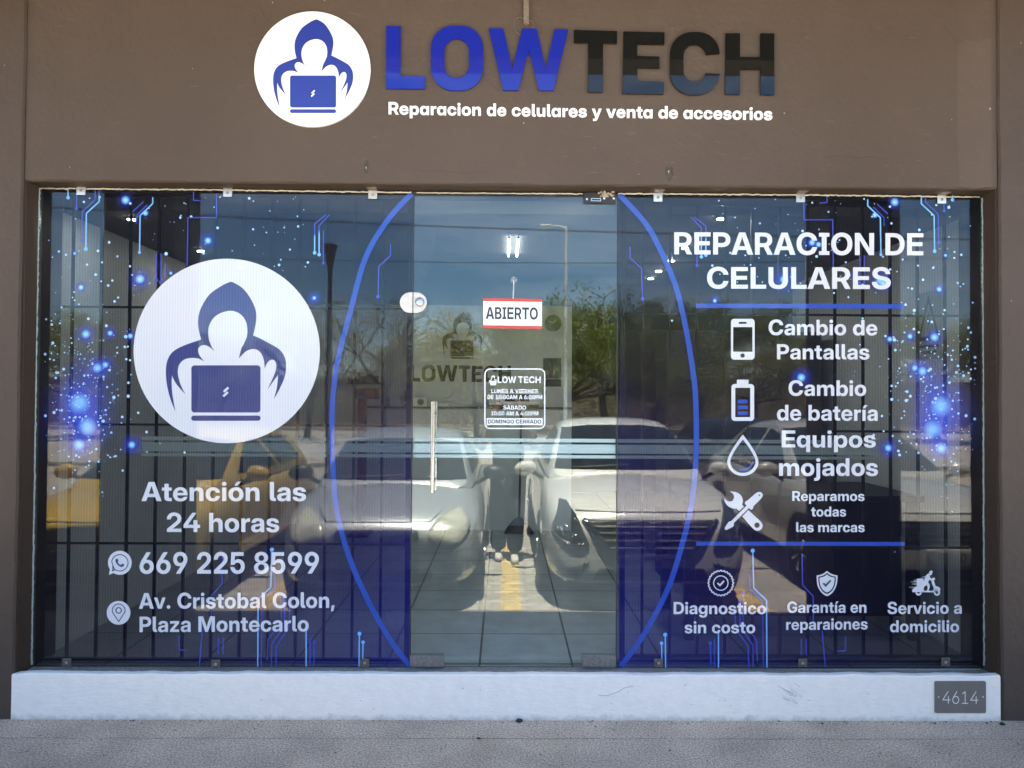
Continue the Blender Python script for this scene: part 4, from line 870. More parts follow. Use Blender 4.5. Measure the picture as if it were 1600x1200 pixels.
# ================================================================== WINDOW GRAPHICS
def vinyl_base(name, mirror, glows):
    m, N, Lk, b = node_mat(name)
    tc = N.new("ShaderNodeTexCoord"); sx = N.new("ShaderNodeSeparateXYZ"); Lk(tc.outputs['Object'], sx.inputs[0])
    def math_(op, a, b_=None, c_=None):
        n = N.new("ShaderNodeMath"); n.operation = op
        for i, q in enumerate((a, b_, c_)):
            if q is None: continue
            if isinstance(q, (int, float)): n.inputs[i].default_value = q
            else: Lk(q, n.inputs[i])
        return n.outputs[0]
    # printed backdrop: black, passing to navy and royal blue towards the lower door-side corner
    xd = XD1 if mirror else XD0; W = 1.92
    u = math_('MULTIPLY', math_('SUBTRACT', sx.outputs['X'], xd), (-1 if mirror else 1) / W)      # 0 at the door, -1 at the jamb
    v = math_('MULTIPLY', math_('SUBTRACT', ZT, sx.outputs['Z']), 1 / (ZT - ZB))                   # 0 top, 1 bottom
    t = math_('ADD', math_('MULTIPLY', u, 0.78), math_('MULTIPLY', v, 1.0))
    rp = N.new("ShaderNodeValToRGB"); Lk(t, rp.inputs['Fac'])
    e = rp.color_ramp.elements
    e[0].position = 0.0; e[0].color = (0.010, 0.010, 0.017, 1)
    e[1].position = 1.0; e[1].color = (0.008, 0.010, 0.19, 1)
    q = e.new(0.34); q.color = (0.011, 0.009, 0.022, 1)
    q = e.new(0.62); q.color = (0.013, 0.009, 0.075, 1)
    col = rp.outputs['Color']; cov = None
    for (gx, gy, rc, rh, s_) in glows:
        c_ = P(gx, gy, DY)
        d = N.new("ShaderNodeVectorMath"); d.operation = 'DISTANCE'; Lk(tc.outputs['Object'], d.inputs[0]); d.inputs[1].default_value = c_
        ha = math_('MULTIPLY_ADD', d.outputs['Value'], -1 / (rh * 0.0033), 1.0); ha = math_('MAXIMUM', ha, 0.0)
        ha = math_('MULTIPLY', math_('POWER', ha, 2.2), s_)
        co = math_('MULTIPLY_ADD', d.outputs['Value'], -1 / (rc * 1.35 * 0.0033), 1.35); co = math_('MINIMUM', math_('MAXIMUM', co, 0.0), 1.0)
        for f_, cc in ((ha, (0.035, 0.085, 0.85, 1)), (co, (0.30, 0.68, 1.0, 1))):
            mx = N.new("ShaderNodeMix"); mx.data_type = 'RGBA'; mx.clamp_factor = True
            Lk(f_, mx.inputs[0]); Lk(col, mx.inputs[6]); mx.inputs[7].default_value = cc; col = mx.outputs[2]
        g = math_('MAXIMUM', ha, co); cov = g if cov is None else math_('MAXIMUM', cov, g)
    Lk(col, b.inputs['Base Color']); b.inputs['Roughness'].default_value = 0.02; b.inputs['Specular IOR Level'].default_value = 0.6
    wv = N.new("ShaderNodeTexWave"); wv.wave_type = 'BANDS'; wv.bands_direction = 'X'; wv.inputs['Scale'].default_value = 22.0
    Lk(tc.outputs['Object'], wv.inputs['Vector'])
    base = math_('MULTIPLY_ADD', wv.outputs['Fac'], 0.06, 0.57)
    cv = math_('MINIMUM', math_('MULTIPLY_ADD', cov, 0.34, base), 0.97)
    tr = N.new("ShaderNodeBsdfTransparent"); mx = N.new("ShaderNodeMixShader")
    Lk(cv, mx.inputs[0]); Lk(tr.outputs[0], mx.inputs[1]); Lk(b.outputs[0], mx.inputs[2])
    Lk(mx.outputs[0], N['Material Output'].inputs['Surface'])
    return m

GL = [(124, 630.5, 10, 62, 1.0), (136, 666, 8.5, 52, 0.95), (123.5, 695, 5.5, 34, 0.9), (152.7, 575, 4.5, 26, 0.9), (164.6, 570, 3, 20, 0.8), (134, 522, 4, 24, 0.95), (172, 520.5, 2.6, 17, 0.85),
      (203.6, 525, 2.6, 15, 0.8), (206, 695, 3.4, 24, 0.95), (196, 312.7, 4, 18, 0.95), (218.7, 436, 4.2, 26, 1.0), (227, 333, 2.8, 11, 0.8), (325, 376, 3.2, 19, 0.95), (491, 465.5, 1.8, 17, 0.9), (126.5, 449, 2.6, 15, 0.85), (116.7, 396, 1.6, 8, 0.8), (267, 427, 1.6, 9, 0.8), (139, 590, 0.5, 75, 0.32), (118, 655, 0.5, 95, 0.42)]
GR = [(1594 - x, y + (3 if y < 450 else 5), a, b_, c_) for x, y, a, b_, c_ in GL if not (480 < x < 500)] + [(1117, 470, 1.9, 14, 0.9), (1252, 590, 4, 24, 0.95), (1225, 437, 4, 34, 0.8), (1279, 382, 2.8, 12, 0.85), (1380, 443, 3.5, 18, 0.9)]

DY = -0.0008
def window_graphic(label, mirror, x0, x1, glows):
    root = empty('window_graphic', ((x0 + x1) / 2, DY, ZB), label, 'window graphic')
    vm = vinyl_base('starfield_print_right' if mirror else 'starfield_print_left', mirror, glows)
    add_mesh('printed_film', [(x0, DY, ZB + 0.003), (x1, DY, ZB + 0.003), (x1, DY, ZT - 0.003), (x0, DY, ZT - 0.003)], [(0, 1, 2, 3)], vm, root)
    return root
vg_l = window_graphic('blue starfield window film with a large hooded hacker emblem and phone number', False, XL + 0.012, XD0 - 0.006, GL)
vg_r = window_graphic('blue starfield window film listing phone repair services with white icons', True, XD1 + 0.006, XR - 0.006, GR)
DT, DD, DA, DC, DS = -0.0031, -0.0026, -0.0018, -0.0015, -0.0012        # text, detail, arcs, circuits, stars (nearest first)

def mx(p): return (1594 - p[0], p[1] + 3.5)
arc_l = [(643.5, 302), (605, 345), (571, 403), (548, 485), (528.5, 560), (521, 610), (518.5, 660), (519.5, 715), (524, 780), (535, 836), (553, 890), (580.6, 949), (610, 1000), (640, 1041)]
arc_r = [(966.5, 303), (1007, 347), (1030, 387), (1055, 445), (1071, 510), (1084, 590), (1087.5, 640), (1088, 690), (1086, 740), (1079, 795), (1066, 850), (1043.5, 920), (1006.7, 990), (970, 1041)]
def smooth_line(pts, n=6):
    out = []
    for i in range(len(pts) - 1):
        p0 = Vector(pts[max(0, i - 1)]); p1 = Vector(pts[i]); p2 = Vector(pts[i + 1]); p3 = Vector(pts[min(len(pts) - 1, i + 2)])
        for k in range(n):
            t = k / n
            out.append(tuple(0.5 * ((2 * p1) + (p2 - p0) * t + (2 * p0 - 5 * p1 + 4 * p2 - p3) * t * t + (3 * p1 - p0 - 3 * p2 + p3) * t ** 3)))
    out.append(tuple(pts[-1])); return out
flat('arc_stripe', stroke(smooth_line(arc_l), 8.2), DA, PRINT_BLUE, vg_l)
flat('arc_stripe', stroke(smooth_line(arc_r), 8.2), DA, PRINT_BLUE, vg_r)

# circuit traces
def z3(p): return (40 + p[0] / 7.5, 280 + p[1] / 7.5)
def zt(p): return (170 + p[0] / 3.265, 290 + p[1] / 3.265)
def zb7(p): return (340 + p[0] / 3.159, 680 + p[1] / 3.159)
TR_LIGHT = [[z3(p) for p in l] for l in ([(497, 115), (497, 215)], [(862, 185), (862, 262), (712, 400), (706, 818)], [(1490, 210), (1490, 285), (1342, 425), (1335, 858)])] + \
           [[zt(p) for p in l] for l in ([(1073, 230), (1073, 352)], [(1050, 250), (1050, 343)])] + \
           [[zb7(p) for p in l] for l in ([(268, 565), (263, 750), (200, 810), (198, 1142)], [(437, 962), (437, 1142)], [(700, 980), (698, 1142)], [(718, 1022), (716, 1110)])]
TR_VIOLET = [[z3(p) for p in l] for l in ([(600, 185), (595, 345)], [(815, 125), (815, 240), (665, 380), (660, 718)], [(862, 120), (862, 190)], [(1380, 265), (1255, 380)], [(1425, 300), (1300, 425), (1298, 520)])] + \
            [[zt(p) for p in l] for l in ([(400, 410), (403, 163), (550, 163), (550, 45)], [(242, 345), (242, 483)], [(265, 345), (265, 492)], [(288, 400), (288, 478)], [(1108, 150), (1050, 195), (1050, 260)], [(1125, 150), (1073, 205), (1073, 240)], [(1437, 300), (1437, 358), (1378, 412), (1373, 567)], [(432, 30), (432, 75), (470, 78)], [(1095, 230), (1095, 395)])] + \
            [[zb7(p) for p in l] for l in ([(285, 680), (283, 755), (220, 815), (215, 1142)], [(315, 775), (315, 920), (248, 1010), (245, 1110)], [(332, 815), (330, 940), (268, 1030), (265, 1142)], [(357, 850), (352, 950), (290, 1040), (288, 1142)], [(477, 1022), (475, 1135)], [(458, 1000), (456, 1142)], [(25, 580), (22, 735), (-30, 790), (-32, 960)], [(5, 1000), (3, 1080)], [(-190, 990), (-190, 1060), (-150, 1060)], [(28, 1000), (28, 1080)], [(-75, 960), (-90, 1142)])]
ENDS_L = [(z3((497, 215)), 2.9), (z3((706, 818)), 3), (z3((1335, 858)), 2.3), (zt((1073, 352)), 2.8), (zt((1050, 343)), 2.8), (zb7((268, 565)), 3.2), (zb7((700, 980)), 3.2), (zb7((718, 1022)), 2.9)]
ENDS_V = [(z3((595, 345)), 2.6), (z3((660, 718)), 3), (zt((242, 483)), 3), (zt((265, 492)), 3), (zt((1373, 567)), 2.8), (zb7((315, 775)), 3), (zb7((332, 815)), 2.8), (zb7((477, 1022)), 2.6), (zt((1095, 395)), 2.2)]
def circuits(parent, f):
    for nm, lines, ends, m in (('bright_circuit_trace', TR_LIGHT, ENDS_L, PRINT_LIGHT), ('dim_circuit_trace', TR_VIOLET, ENDS_V, PRINT_VIOLET)):
        left = list(ends)
        for l in lines:
            V = []; F = []
            for a, b in zip(l, l[1:]):
                lp = stroke([f(a), f(b)], 2.0 if m is PRINT_LIGHT else 1.7)[0]; n = len(V)
                V += [P(x, y, DC) for x, y in lp]; F.append((n, n + 1, n + 2, n + 3))
            for e_ in list(left):
                if min(math.dist(e_[0], l[0]), math.dist(e_[0], l[-1])) < 4:
                    n = len(V); V += [P(x, y, DC - 0.0002) for x, y in circle(*f(e_[0]), e_[1], 14)]; F.append(tuple(range(n, n + 14))); left.remove(e_)
            add_mesh(nm, V, F, m, parent)
circuits(vg_l, lambda p: p)
circuits(vg_r, lambda p: (1601 - p[0] if p[1] > 800 else 1594.5 - p[0], p[1] + (1.5 if p[1] > 800 else 3.5)))

# stars
def stars(parent, f, seed):
    r_ = np.random.default_rng(seed); V = []; F = []
    pts = []
    for k in range(230):                              # dense cloud round the big glow
        pts.append((r_.normal(128, 33), r_.normal(612, 72), abs(r_.normal(0, 0.75)) + 0.42))
    for k in range(95):                               # thin scatter over the outer side
        pts.append((r_.uniform(70, 300), r_.uniform(305, 730), abs(r_.normal(0, 0.8)) + 0.5))
    for k in range(45):
        pts.append((r_.uniform(280, 480), r_.uniform(305, 450), abs(r_.normal(0, 0.7)) + 0.4))
    for (x, y, q) in ((170.6, 378.6, 2.0), (92, 393, 1.9), (103, 398, 1.7), (131, 315.5, 1.8), (153, 392, 2.0), (201, 344, 1.8), (203.5, 317.8, 2.0), (183.5, 400.5, 1.7), (136, 413.5, 1.8), (159.5, 410, 1.6), (203, 416, 1.8), (178, 620.8, 2.6), (200.4, 619, 2.5), (200.6, 598, 2.0), (88.5, 582, 2.3), (99.6, 576.8, 2.2), (84.5, 644.5, 2.5), (71, 649.6, 2.3), (96.5, 641, 2.0), (195, 542, 2.1), (196.5, 526, 2.8), (138, 498, 2.2), (166, 509, 2.2), (82.5, 536, 2.3), (70.5, 553.3, 2.2), (80.8, 507, 2.0), (340, 356, 2.1), (318, 395.7, 2.2), (436, 414, 2.0), (453, 390, 1.7), (481, 410, 1.9), (544, 496, 1.7), (179, 471, 2.0), (169, 446, 2.0), (216, 645, 1.9), (229, 675, 2.2)):
        pts.append((x, y, q))
    for x, y, q in pts:
        x, y = f((x, y))
        lo, hi = (70, 640) if parent is vg_l else (972, 1524)
        if not (lo < x < hi and 304 < y < 1030): continue
        if parent is vg_l and math.hypot(x - 354, y - 548) < 149: continue
        n = len(V); V += [P(a, b, DS) for a, b in circle(x, y, min(q, 2.8), 9)]; F.append(tuple(range(n, n + 9)))
    add_mesh('star_dots', V, F, PRINT_STAR, parent)['kind'] = 'stuff'
stars(vg_l, lambda p: p, 21)
stars(vg_r, lambda p: (1594 - p[0], p[1] + 5), 22)

# left film: emblem and contact lines
ld = flat('emblem_disc', [circle(354.3, 548.4, 145.6, 96, 144.2)], DA - 0.0003, PRINT_WHITE, vg_l)
def f_vin(x, y):
    return 298.75 + (x - 378) * (108.25 / 432), 440.5 + (y - 122) * (217.0 / 876)
emblem(ld, f_vin, DD - 0.0002, PRINT_NAVY, PRINT_WHITE, marks=True)
T = lambda par, s, x0, x1, y0, y1, cap: lettering('lettering', s, x0, x1, y0, y1, cap, DT, PRINT_WHITE, par)
T(vg_l, 'Atención las', 221, 478.3, 783, 783, 30)
T(vg_l, '24 horas', 260.8, 436.3, 831.2, 831.4, 30)
T(vg_l, '669 225 8599', 218, 498.3, 896.4, 896.2, 33.5)
T(vg_l, 'Av. Cristobal Colon,', 217, 523, 951.2, 949.8, 24.5)
T(vg_l, 'Plaza Montecarlo', 218, 482.4, 987.8, 986.5, 24.2)
def zw(p): return (160 + p[0] / 8.0, 850 + p[1] / 8.0)
ic = flat('chat_icon', [[zw(p) for p in arcpts(218, 235, 148, 150, 122, 122 - 336, 40)] + [zw((80, 385))]], DT, PRINT_WHITE, vg_l)
flat('chat_ring', [[zw(p) for p in l] for l in stroke(arcpts(218, 235, 103, 103, 150, 150 - 322, 34) + [(150, 318), (125, 335)], 12, True)], DT - 0.0005, PRINT_NAVY, ic)
flat('handset', [[zw(p) for p in catmull([(165, 195), (180, 183), (195, 192), (200, 212), (192, 228), (210, 250), (230, 262), (248, 246), (268, 252), (272, 268), (255, 284), (232, 287), (200, 270), (175, 242), (163, 215)], 4)]], DT - 0.0005, PRINT_NAVY, ic)
ic = flat('place_icon', [[zw(p) for p in circle(202, 860, 148, 48)]], DT, PRINT_WHITE, vg_l)
flat('map_pin', [[zw(p) for p in l] for l in stroke(arcpts(203, 830, 80, 80, 160, 380, 24) + [(262, 880), (203, 968), (143, 880)], 12, True)], DT - 0.0005, PRINT_NAVY, ic)
flat('map_pin_ring', [[zw(p) for p in circle(203, 830, 41, 28)], [zw(p) for p in circle(203, 830, 27, 28)]], DT - 0.0005, PRINT_NAVY, ic)

# right film: services
T(vg_r, 'REPARACION DE', 1053.5, 1442.8, 397.4, 399, 34.6)
T(vg_r, 'CELULARES', 1104.7, 1391.9, 451, 451.6, 33.8)
T(vg_r, 'Cambio de', 1201, 1370.8, 523.6, 524, 24.2)
T(vg_r, 'Pantallas', 1214, 1358.6, 561.4, 561.6, 23.7)
T(vg_r, 'Cambio', 1232, 1353.5, 618.4, 618.6, 24.2)
T(vg_r, 'de batería', 1214, 1371.4, 656.8, 657.5, 24.3)
T(vg_r, 'Equipos', 1221.5, 1368.4, 699, 699.3, 26.5)
T(vg_r, 'mojados', 1217.5, 1371.9, 743.5, 743.6, 27.6)
T(vg_r, 'Reparamos', 1238, 1350.8, 782.7, 782.8, 15.4)
T(vg_r, 'todas', 1267.4, 1322, 807, 807, 15.4)
T(vg_r, 'las marcas', 1244, 1351, 831.3, 831.4, 15.4)
T(vg_r, 'Diagnostico', 1052.6, 1197, 959.5, 959.6, 18.9)
T(vg_r, 'sin costo', 1069.6, 1180, 989.5, 989.4, 18.7)
T(vg_r, 'Garantía en', 1230, 1353.9, 957.5, 957.4, 17.6)
T(vg_r, 'reparaiones', 1228.3, 1355.8, 984.4, 983.4, 17.6)
T(vg_r, 'Servicio a', 1386.8, 1502.7, 959.3, 959.0, 18.8)
T(vg_r, 'domicilio', 1390.6, 1498.6, 987.8, 987.7, 18.5)
flat('divider_bar', [[(1087.5, 474.2), (1411, 475.2), (1411, 482.4), (1087.5, 481.2)]], DA, PRINT_BLUE, vg_r)
flat('divider_bar', [[(1088, 846.2), (1413.5, 846.8), (1413.5, 853), (1088, 852.4)]], DA, PRINT_BLUE, vg_r)
def za3(p): return (950 + p[0] / 3.749, 280 + p[1] / 3.749)
def za5(p): return (950 + p[0] / 3.749, 560 + p[1] / 3.749)
ic = flat('smartphone_icon', [[za3(p) for p in rrect(720, 818, 859, 1057, 20)], [za3(p) for p in rrect(733, 866, 846, 1011, 2)], [za3(p) for p in rrect(765, 836, 812, 847, 5)], [za3(p) for p in circle(788, 1033, 13, 20)]], DT, PRINT_WHITE, vg_r)
ic = flat('battery_icon', [[za5(p) for p in rrect(723, 150, 856, 366, 20)], [za5(p) for p in rrect(745, 172, 833, 344, 4)]], DT, PRINT_WHITE, vg_r)
flat('battery_cap', [[za5(p) for p in rrect(755, 125, 823, 151, 4)]], DT, PRINT_WHITE, ic)
flat('charge_bar', [[za5(p) for p in rrect(760, a, 818, a + 22, 1)] for a in (241, 276, 311)], DT, PRINT_BLUE, ic)
drop = catmull([(790, 446, 1), (822, 488), (856, 540), (878, 588), (880, 622), (860, 658), (828, 681), (790, 688), (752, 681), (720, 658), (700, 622), (702, 588), (724, 540), (758, 488)], 4)
ic = flat('drop_icon', [[za5(p) for p in drop], [za5((790 + (x - 790) * 0.81, 596 + (y - 596) * 0.81)) for x, y in drop]], DT, PRINT_WHITE, vg_r)
flat('drop_highlight', [[za5(p) for p in l] for l in stroke(smooth_line([(768, 652), (800, 651), (832, 634), (851, 604)]), 11)], DT, PRINT_BLUE, ic)
ic = flat('wrench_icon', [[za5(p) for p in catmull([(713, 779, 1), (748, 783), (778, 802), (790, 830), (785, 858, 1), (797, 868, 1), (768, 894, 1), (754, 880, 1), (728, 878), (700, 862), (684, 838), (682, 820, 1), (702, 836), (726, 836), (738, 815), (733, 795)], 4)],
      [za5(p) for p in catmull([(822, 888, 1), (858, 922), (895, 957), (906, 978), (898, 1000), (878, 1010), (856, 1002), (822, 966), (787, 926, 1)], 4)], [za5(p) for p in circle(873, 977, 16, 22)]], DT, PRINT_WHITE, vg_r)
flat('screwdriver', [[za5(p) for p in catmull([(866, 790), (886, 782), (903, 790), (906, 806), (896, 822), (852, 866, 1), (848, 881), (837, 887, 1), (826, 876, 1), (735, 966, 1), (738, 976), (728, 988, 1), (690, 1006, 1), (683, 995, 1), (706, 958, 1), (722, 953, 1), (812, 862, 1), (801, 850, 1), (806, 838), (818, 832, 1)], 3)], [za5(p) for p in circle(886, 801, 5, 10)]], DT - 0.0005, PRINT_WHITE, ic)
bd = [(1126.3 + (19.2 + 1.0 * math.cos(24 * t)) * math.cos(t), 911 + (19.2 + 1.0 * math.cos(24 * t)) * math.sin(t)) for t in np.linspace(0, 2 * math.pi, 193)[:-1]]
ic = flat('badge_icon', stroke(bd, 1.6, True), DT, PRINT_WHITE, vg_r)
flat('badge_ring', [circle(1126.3, 911, 12.0, 36), circle(1126.3, 911, 10.5, 36)], DT, PRINT_WHITE, ic)
flat('check_mark', stroke([(1121, 911), (1125, 914.7), (1131.3, 907.6)], 2.4), DT, PRINT_WHITE, ic)
def zs(p): return (1090 + p[0] / 6.667, 880 + p[1] / 6.667)
sh = [(1348, 80, 1), (1385, 107), (1425, 122), (1457, 127, 1), (1455, 185), (1443, 240), (1415, 295), (1380, 328), (1348, 343, 1), (1312, 325), (1278, 290), (1252, 240), (1242, 185), (1240, 127, 1), (1272, 122), (1312, 107)]
def scl(pts, k): return [(1348 + (p[0] - 1348) * k, 208 + (p[1] - 208) * k) for p in catmull(pts, 4)]
ic = flat('shield_icon', [[zs(p) for p in scl(sh, 1)], [zs(p) for p in scl(sh, 0.84)], [zs(p) for p in scl(sh, 0.72)]], DT, PRINT_WHITE, vg_r)
flat('check_mark', [[zs(p) for p in l] for l in stroke([(1308, 208), (1335, 234), (1388, 178)], 20)], DT - 0.0005, PRINT_DARK, ic)
def zm(p): return (1370 + p[0] / 10.0, 880 + p[1] / 10.0)
sc_body = [(555, 452, 1), (555, 430), (570, 400, 1), (580, 385), (605, 368), (632, 362, 1), (625, 350, 1), (625, 242, 1), (728, 240, 1), (735, 300, 1), (745, 250), (765, 200), (795, 168), (825, 170), (828, 200), (838, 230), (862, 245, 1), (862, 235), (880, 228), (905, 230), (912, 245), (900, 262), (885, 265, 1), (905, 310), (920, 360, 1), (955, 368), (985, 390), (998, 422, 1), (960, 425), (935, 430), (915, 455, 1)]
ic = flat('scooter_icon', [[zm(p) for p in catmull(sc_body, 3)], [zm(p) for p in catmull([(770, 348), (790, 360), (792, 395), (778, 428), (745, 430), (733, 410), (740, 375)], 3)], [zm(p) for p in catmull([(810, 275), (830, 262), (855, 280), (858, 320), (880, 360), (890, 405), (870, 430), (830, 430), (812, 420), (828, 370), (825, 330), (805, 305)], 3)]], DT, PRINT_WHITE, vg_r)
flat('rider_head', [[zm(p) for p in catmull([(818, 160), (820, 132), (845, 118), (880, 127, 1), (868, 140, 1), (862, 165), (850, 188), (825, 180)], 3)]], DT, PRINT_WHITE, ic)
flat('scooter_wheel', [[zm(p) for p in circle(940, 458, 50, 26)], [zm(p) for p in circle(940, 458, 22, 20)]], DT, PRINT_WHITE, ic)
flat('scooter_wheel', [[zm(p) for p in arcpts(652, 455, 50, 50, 0, 180, 16) + arcpts(652, 455, 22, 22, 180, 0, 12)]], DT, PRINT_WHITE, ic)
flat('speed_lines', [[zm(p) for p in ((a, y - 2), (b, y - 5), (b, y + 5), (a, y + 2))] for a, b, y in ((575, 622, 265), (525, 622, 290), (550, 622, 325), (500, 580, 375), (540, 562, 405), (705, 758, 214))], DT, PRINT_WHITE, ic)

# ================================================================== ON THE DOOR GLASS
hs = empty('opening_hours_sticker', P(804, 623, -0.001), 'white rounded opening hours sticker on the door glass beside the pull handle', 'sticker')
HY = -0.0010
flat('sticker_border', [rrect(756.8, 575.6, 852, 670.4, 9), rrect(758.7, 577.5, 850.1, 668.5, 7.2)], HY, STICKER_WHITE, hs)
def f_st(x, y): return 764.0 + (x - 221) * (12.8 / 749), 586.2 + (y - 122) * (15.8 / 876)
flat('hooded_figure', [[f_st(x, y) for x, y in catmull(emb_body, 3)]], HY, STICKER_WHITE, hs)
flat('laptop', [[f_st(x, y) for x, y in rrect(340, 620, 850, 1000, 20)]], HY - 0.0004, STICKER_WHITE, hs)
for s_, x0, x1, y0, cap in (('LOW', 777.7, 806.5, 598.3, 10.3), ('TECH', 809.5, 845, 598.3, 10.3), ('LUNES A VIERNES', 767.6, 841, 614.2, 6.4), ('DE 10:00AM A 6:00PM', 761.6, 847.4, 623.5, 6.4), ('SÁBADO', 786.5, 822, 639.8, 6.4), ('10:00 AM A 4:00PM', 767.4, 841.2, 649, 6.4)):
    lettering('lettering', s_, x0, x1, y0, y0 + 0.3, cap, HY, STICKER_WHITE, hs)
flat('closed_day_band', [[(760.6, 653.3), (848, 653.5), (848, 664.2), (760.6, 664)]], HY, STICKER_WHITE, hs)
lettering('lettering', 'DOMINGO CERRADO', 762.4, 845.7, 661.6, 661.9, 6.2, HY - 0.0005, STICKER_DARK, hs)

op = empty('open_sign', P(801, 490, -0.012), 'small white and red ABIERTO sign hanging from a suction hook on the door glass', 'sign')
flat('board', [[(755.3, 465.8), (846.8, 467.2), (846.6, 514.2), (755.1, 512.6)]], -0.012, mat('open_sign_white', (0.86, 0.90, 0.87), 0.5), op, 0.003)
flat('red_edge', [[(755.3, 465.8), (846.8, 467.2), (846.8, 471.8), (755.3, 470.4)], [(755.1, 508), (846.6, 509.6), (846.6, 514.2), (755.1, 512.6)]], -0.0128, RED_PRINT, op)
lettering('lettering', 'ABIERTO', 759, 840.5, 498.4, 499.4, 18.8, -0.0128, STICKER_DARK, op)
mb = MB(); mb.tube([P(801.3, 467, -0.0115), P(801.8, 452, -0.010), P(802.6, 438, -0.008)], 0.0009, 6); mb.tube([P(802.2, 467, -0.0115), P(803, 452, -0.010), P(803.2, 438, -0.008)], 0.0009, 6)
mb.build('string', STICKER_WHITE, op)
mb = MB(); mb.lathe(P(802.8, 437.6, -0.0005), (0, -1, 0), [(0.0165, 0), (0.0165, 0.001), (0.0145, 0.001), (0.0145, 0.0)], 24); mb.lathe(P(802.8, 437.6, -0.0005), (0, -1, 0), [(0.008, 0), (0.006, 0.008), (0.003, 0.01)], 16)
mb.build('suction_hook', see_through('clear_rubber', (0.55, 0.62, 0.65), 0.35), op)

# conduit stub high on the wall with its loop of wire
cdt = empty('cable_conduit', P(822, 30, WALL_Y), 'brown painted cable conduit with a wire loop above the sign letters', 'conduit')
a = P(818, 37, WALL_Y - 0.02); b = P(826.5, 37, WALL_Y - 0.02)
mb = MB(); mb.box(a.x, b.x, WALL_Y - 0.022, WALL_Y - 0.001, a.z, ROOF_Z); mb.build('channel', BROWN_METAL, cdt, bevel=0.002)
mb = MB(); mb.tube([P(x, y, WALL_Y - 0.012) for x, y in smooth_line([(820, 34), (814, 27), (806, 30), (803, 40), (806, 49), (812, 54), (812, 56)])], 0.0014, 6); mb.tube([P(x, y, WALL_Y - 0.012) for x, y in smooth_line([(823, 34), (829, 32), (833, 37), (832, 44)])], 0.0014, 6)
mb.build('wire', BROWN_METAL, cdt)

# ================================================================== SECURITY GRILLES behind the glass
GY = 0.11
def grille(label, xs, x_left, x_right, py_ref, rows, rx, z0, z1):
    root = empty('security_grille', (P((x_left + x_right) / 2, py_ref, GY).x, GY, ZB), label, 'security grille', 'black iron security grilles behind the shop glass')
    xa, xb = X_at(x_left, py_ref, GY), X_at(x_right, py_ref, GY)
    mb = MB(); t = 0.013
    mb.box(xa - t, xa + t, GY - t, GY + t, z0, z1); mb.box(xb - t, xb + t, GY - t, GY + t, z0, z1)
    mb.box(xa + t, xb - t, GY - t, GY + t, z0, z0 + 0.045); mb.box(xa + t, xb - t, GY - t, GY + t, z1 - 0.03, z1)
    mb.build('frame', BLACK_IRON, root)
    for x in xs:
        X = X_at(x, py_ref, GY); mb = MB(); mb.box(X - 0.0065, X + 0.0065, GY - 0.0065, GY + 0.0065, z0 + 0.045, z1 - 0.03); mb.build('upright_bar', BLACK_IRON, root)
    for y in rows:
        z = Z_at(rx, y, GY); mb = MB(); mb.box(xa + t, xb - t, GY + 0.008, GY + 0.014, z - 0.006, z + 0.006); mb.build('cross_bar', BLACK_IRON, root)
    return root
grille('black iron grille of upright bars behind the left window panel', [107, 152, 197, 241.5, 286.5, 331, 375.5, 419.5, 463, 507, 551, 595], 63, 637, 860, (480.5, 664, 850), 330, Z_at(330, 1041, GY), Z_at(330, 301, GY))
grille('black iron grille of upright bars behind the right window panel', [1003, 1046, 1089, 1132, 1175, 1218, 1261.5, 1305, 1349, 1392, 1435, 1478], 972, 1520, 900, (492, 674, 856), 1298, Z_at(1298, 1037, GY), Z_at(1298, 315, GY))

# ================================================================== INSIDE THE SHOP
CF_Y = 3.90
CZT = Z_at(700, 635.5, CF_Y)
COUNTER = mat('counter_laminate', (0.55, 0.57, 0.55), 0.45)
COUNTER_TOP = mat('counter_top', (0.05, 0.05, 0.055), 0.4)
ctr = empty('reception_counter', (-0.4, CF_Y, FZ), 'pale grey reception counter with a thin dark top along the back wall', 'counter')
cx0 = X_at(563, 700, CF_Y)
mb = MB(); mb.box(cx0, XB, CF_Y, BW_Y - 0.02, FZ, CZT - 0.02); mb.build('front', COUNTER, ctr, bevel=0.004)
mb = MB(); mb.box(cx0 - 0.02, XB + 0.01, CF_Y - 0.02, BW_Y - 0.01, CZT - 0.019, CZT); mb.build('top', COUNTER_TOP, ctr)
# logo on the back wall
WLM = mat('wall_logo_black', (0.014, 0.014, 0.016), 0.5)
LY = BW_Y - 0.012
wl = empty('wall_logo', P(722, 550, LY), 'black hooded hacker emblem and LOWTECH letters on the shop back wall', 'wall sign')
def f_w(x, y): return 691 + (x - 221) * (62.0 / 749), 488.3 + (y - 122) * (72.5 / 876)
emblem(wl, f_w, LY, WLM, IW, 0.008, dy=0.001)
def f_ww(x, y): return 641 + (x - 57) * (157.5 / 1470), 570.3 + (y - 98 - 0.0129 * (x - 57)) * (26.0 / 240)
for ch, k, loops in WORD: flat('letter', [[f_ww(x, y) for x, y in l] for l in loops], LY, WLM, wl, 0.008)
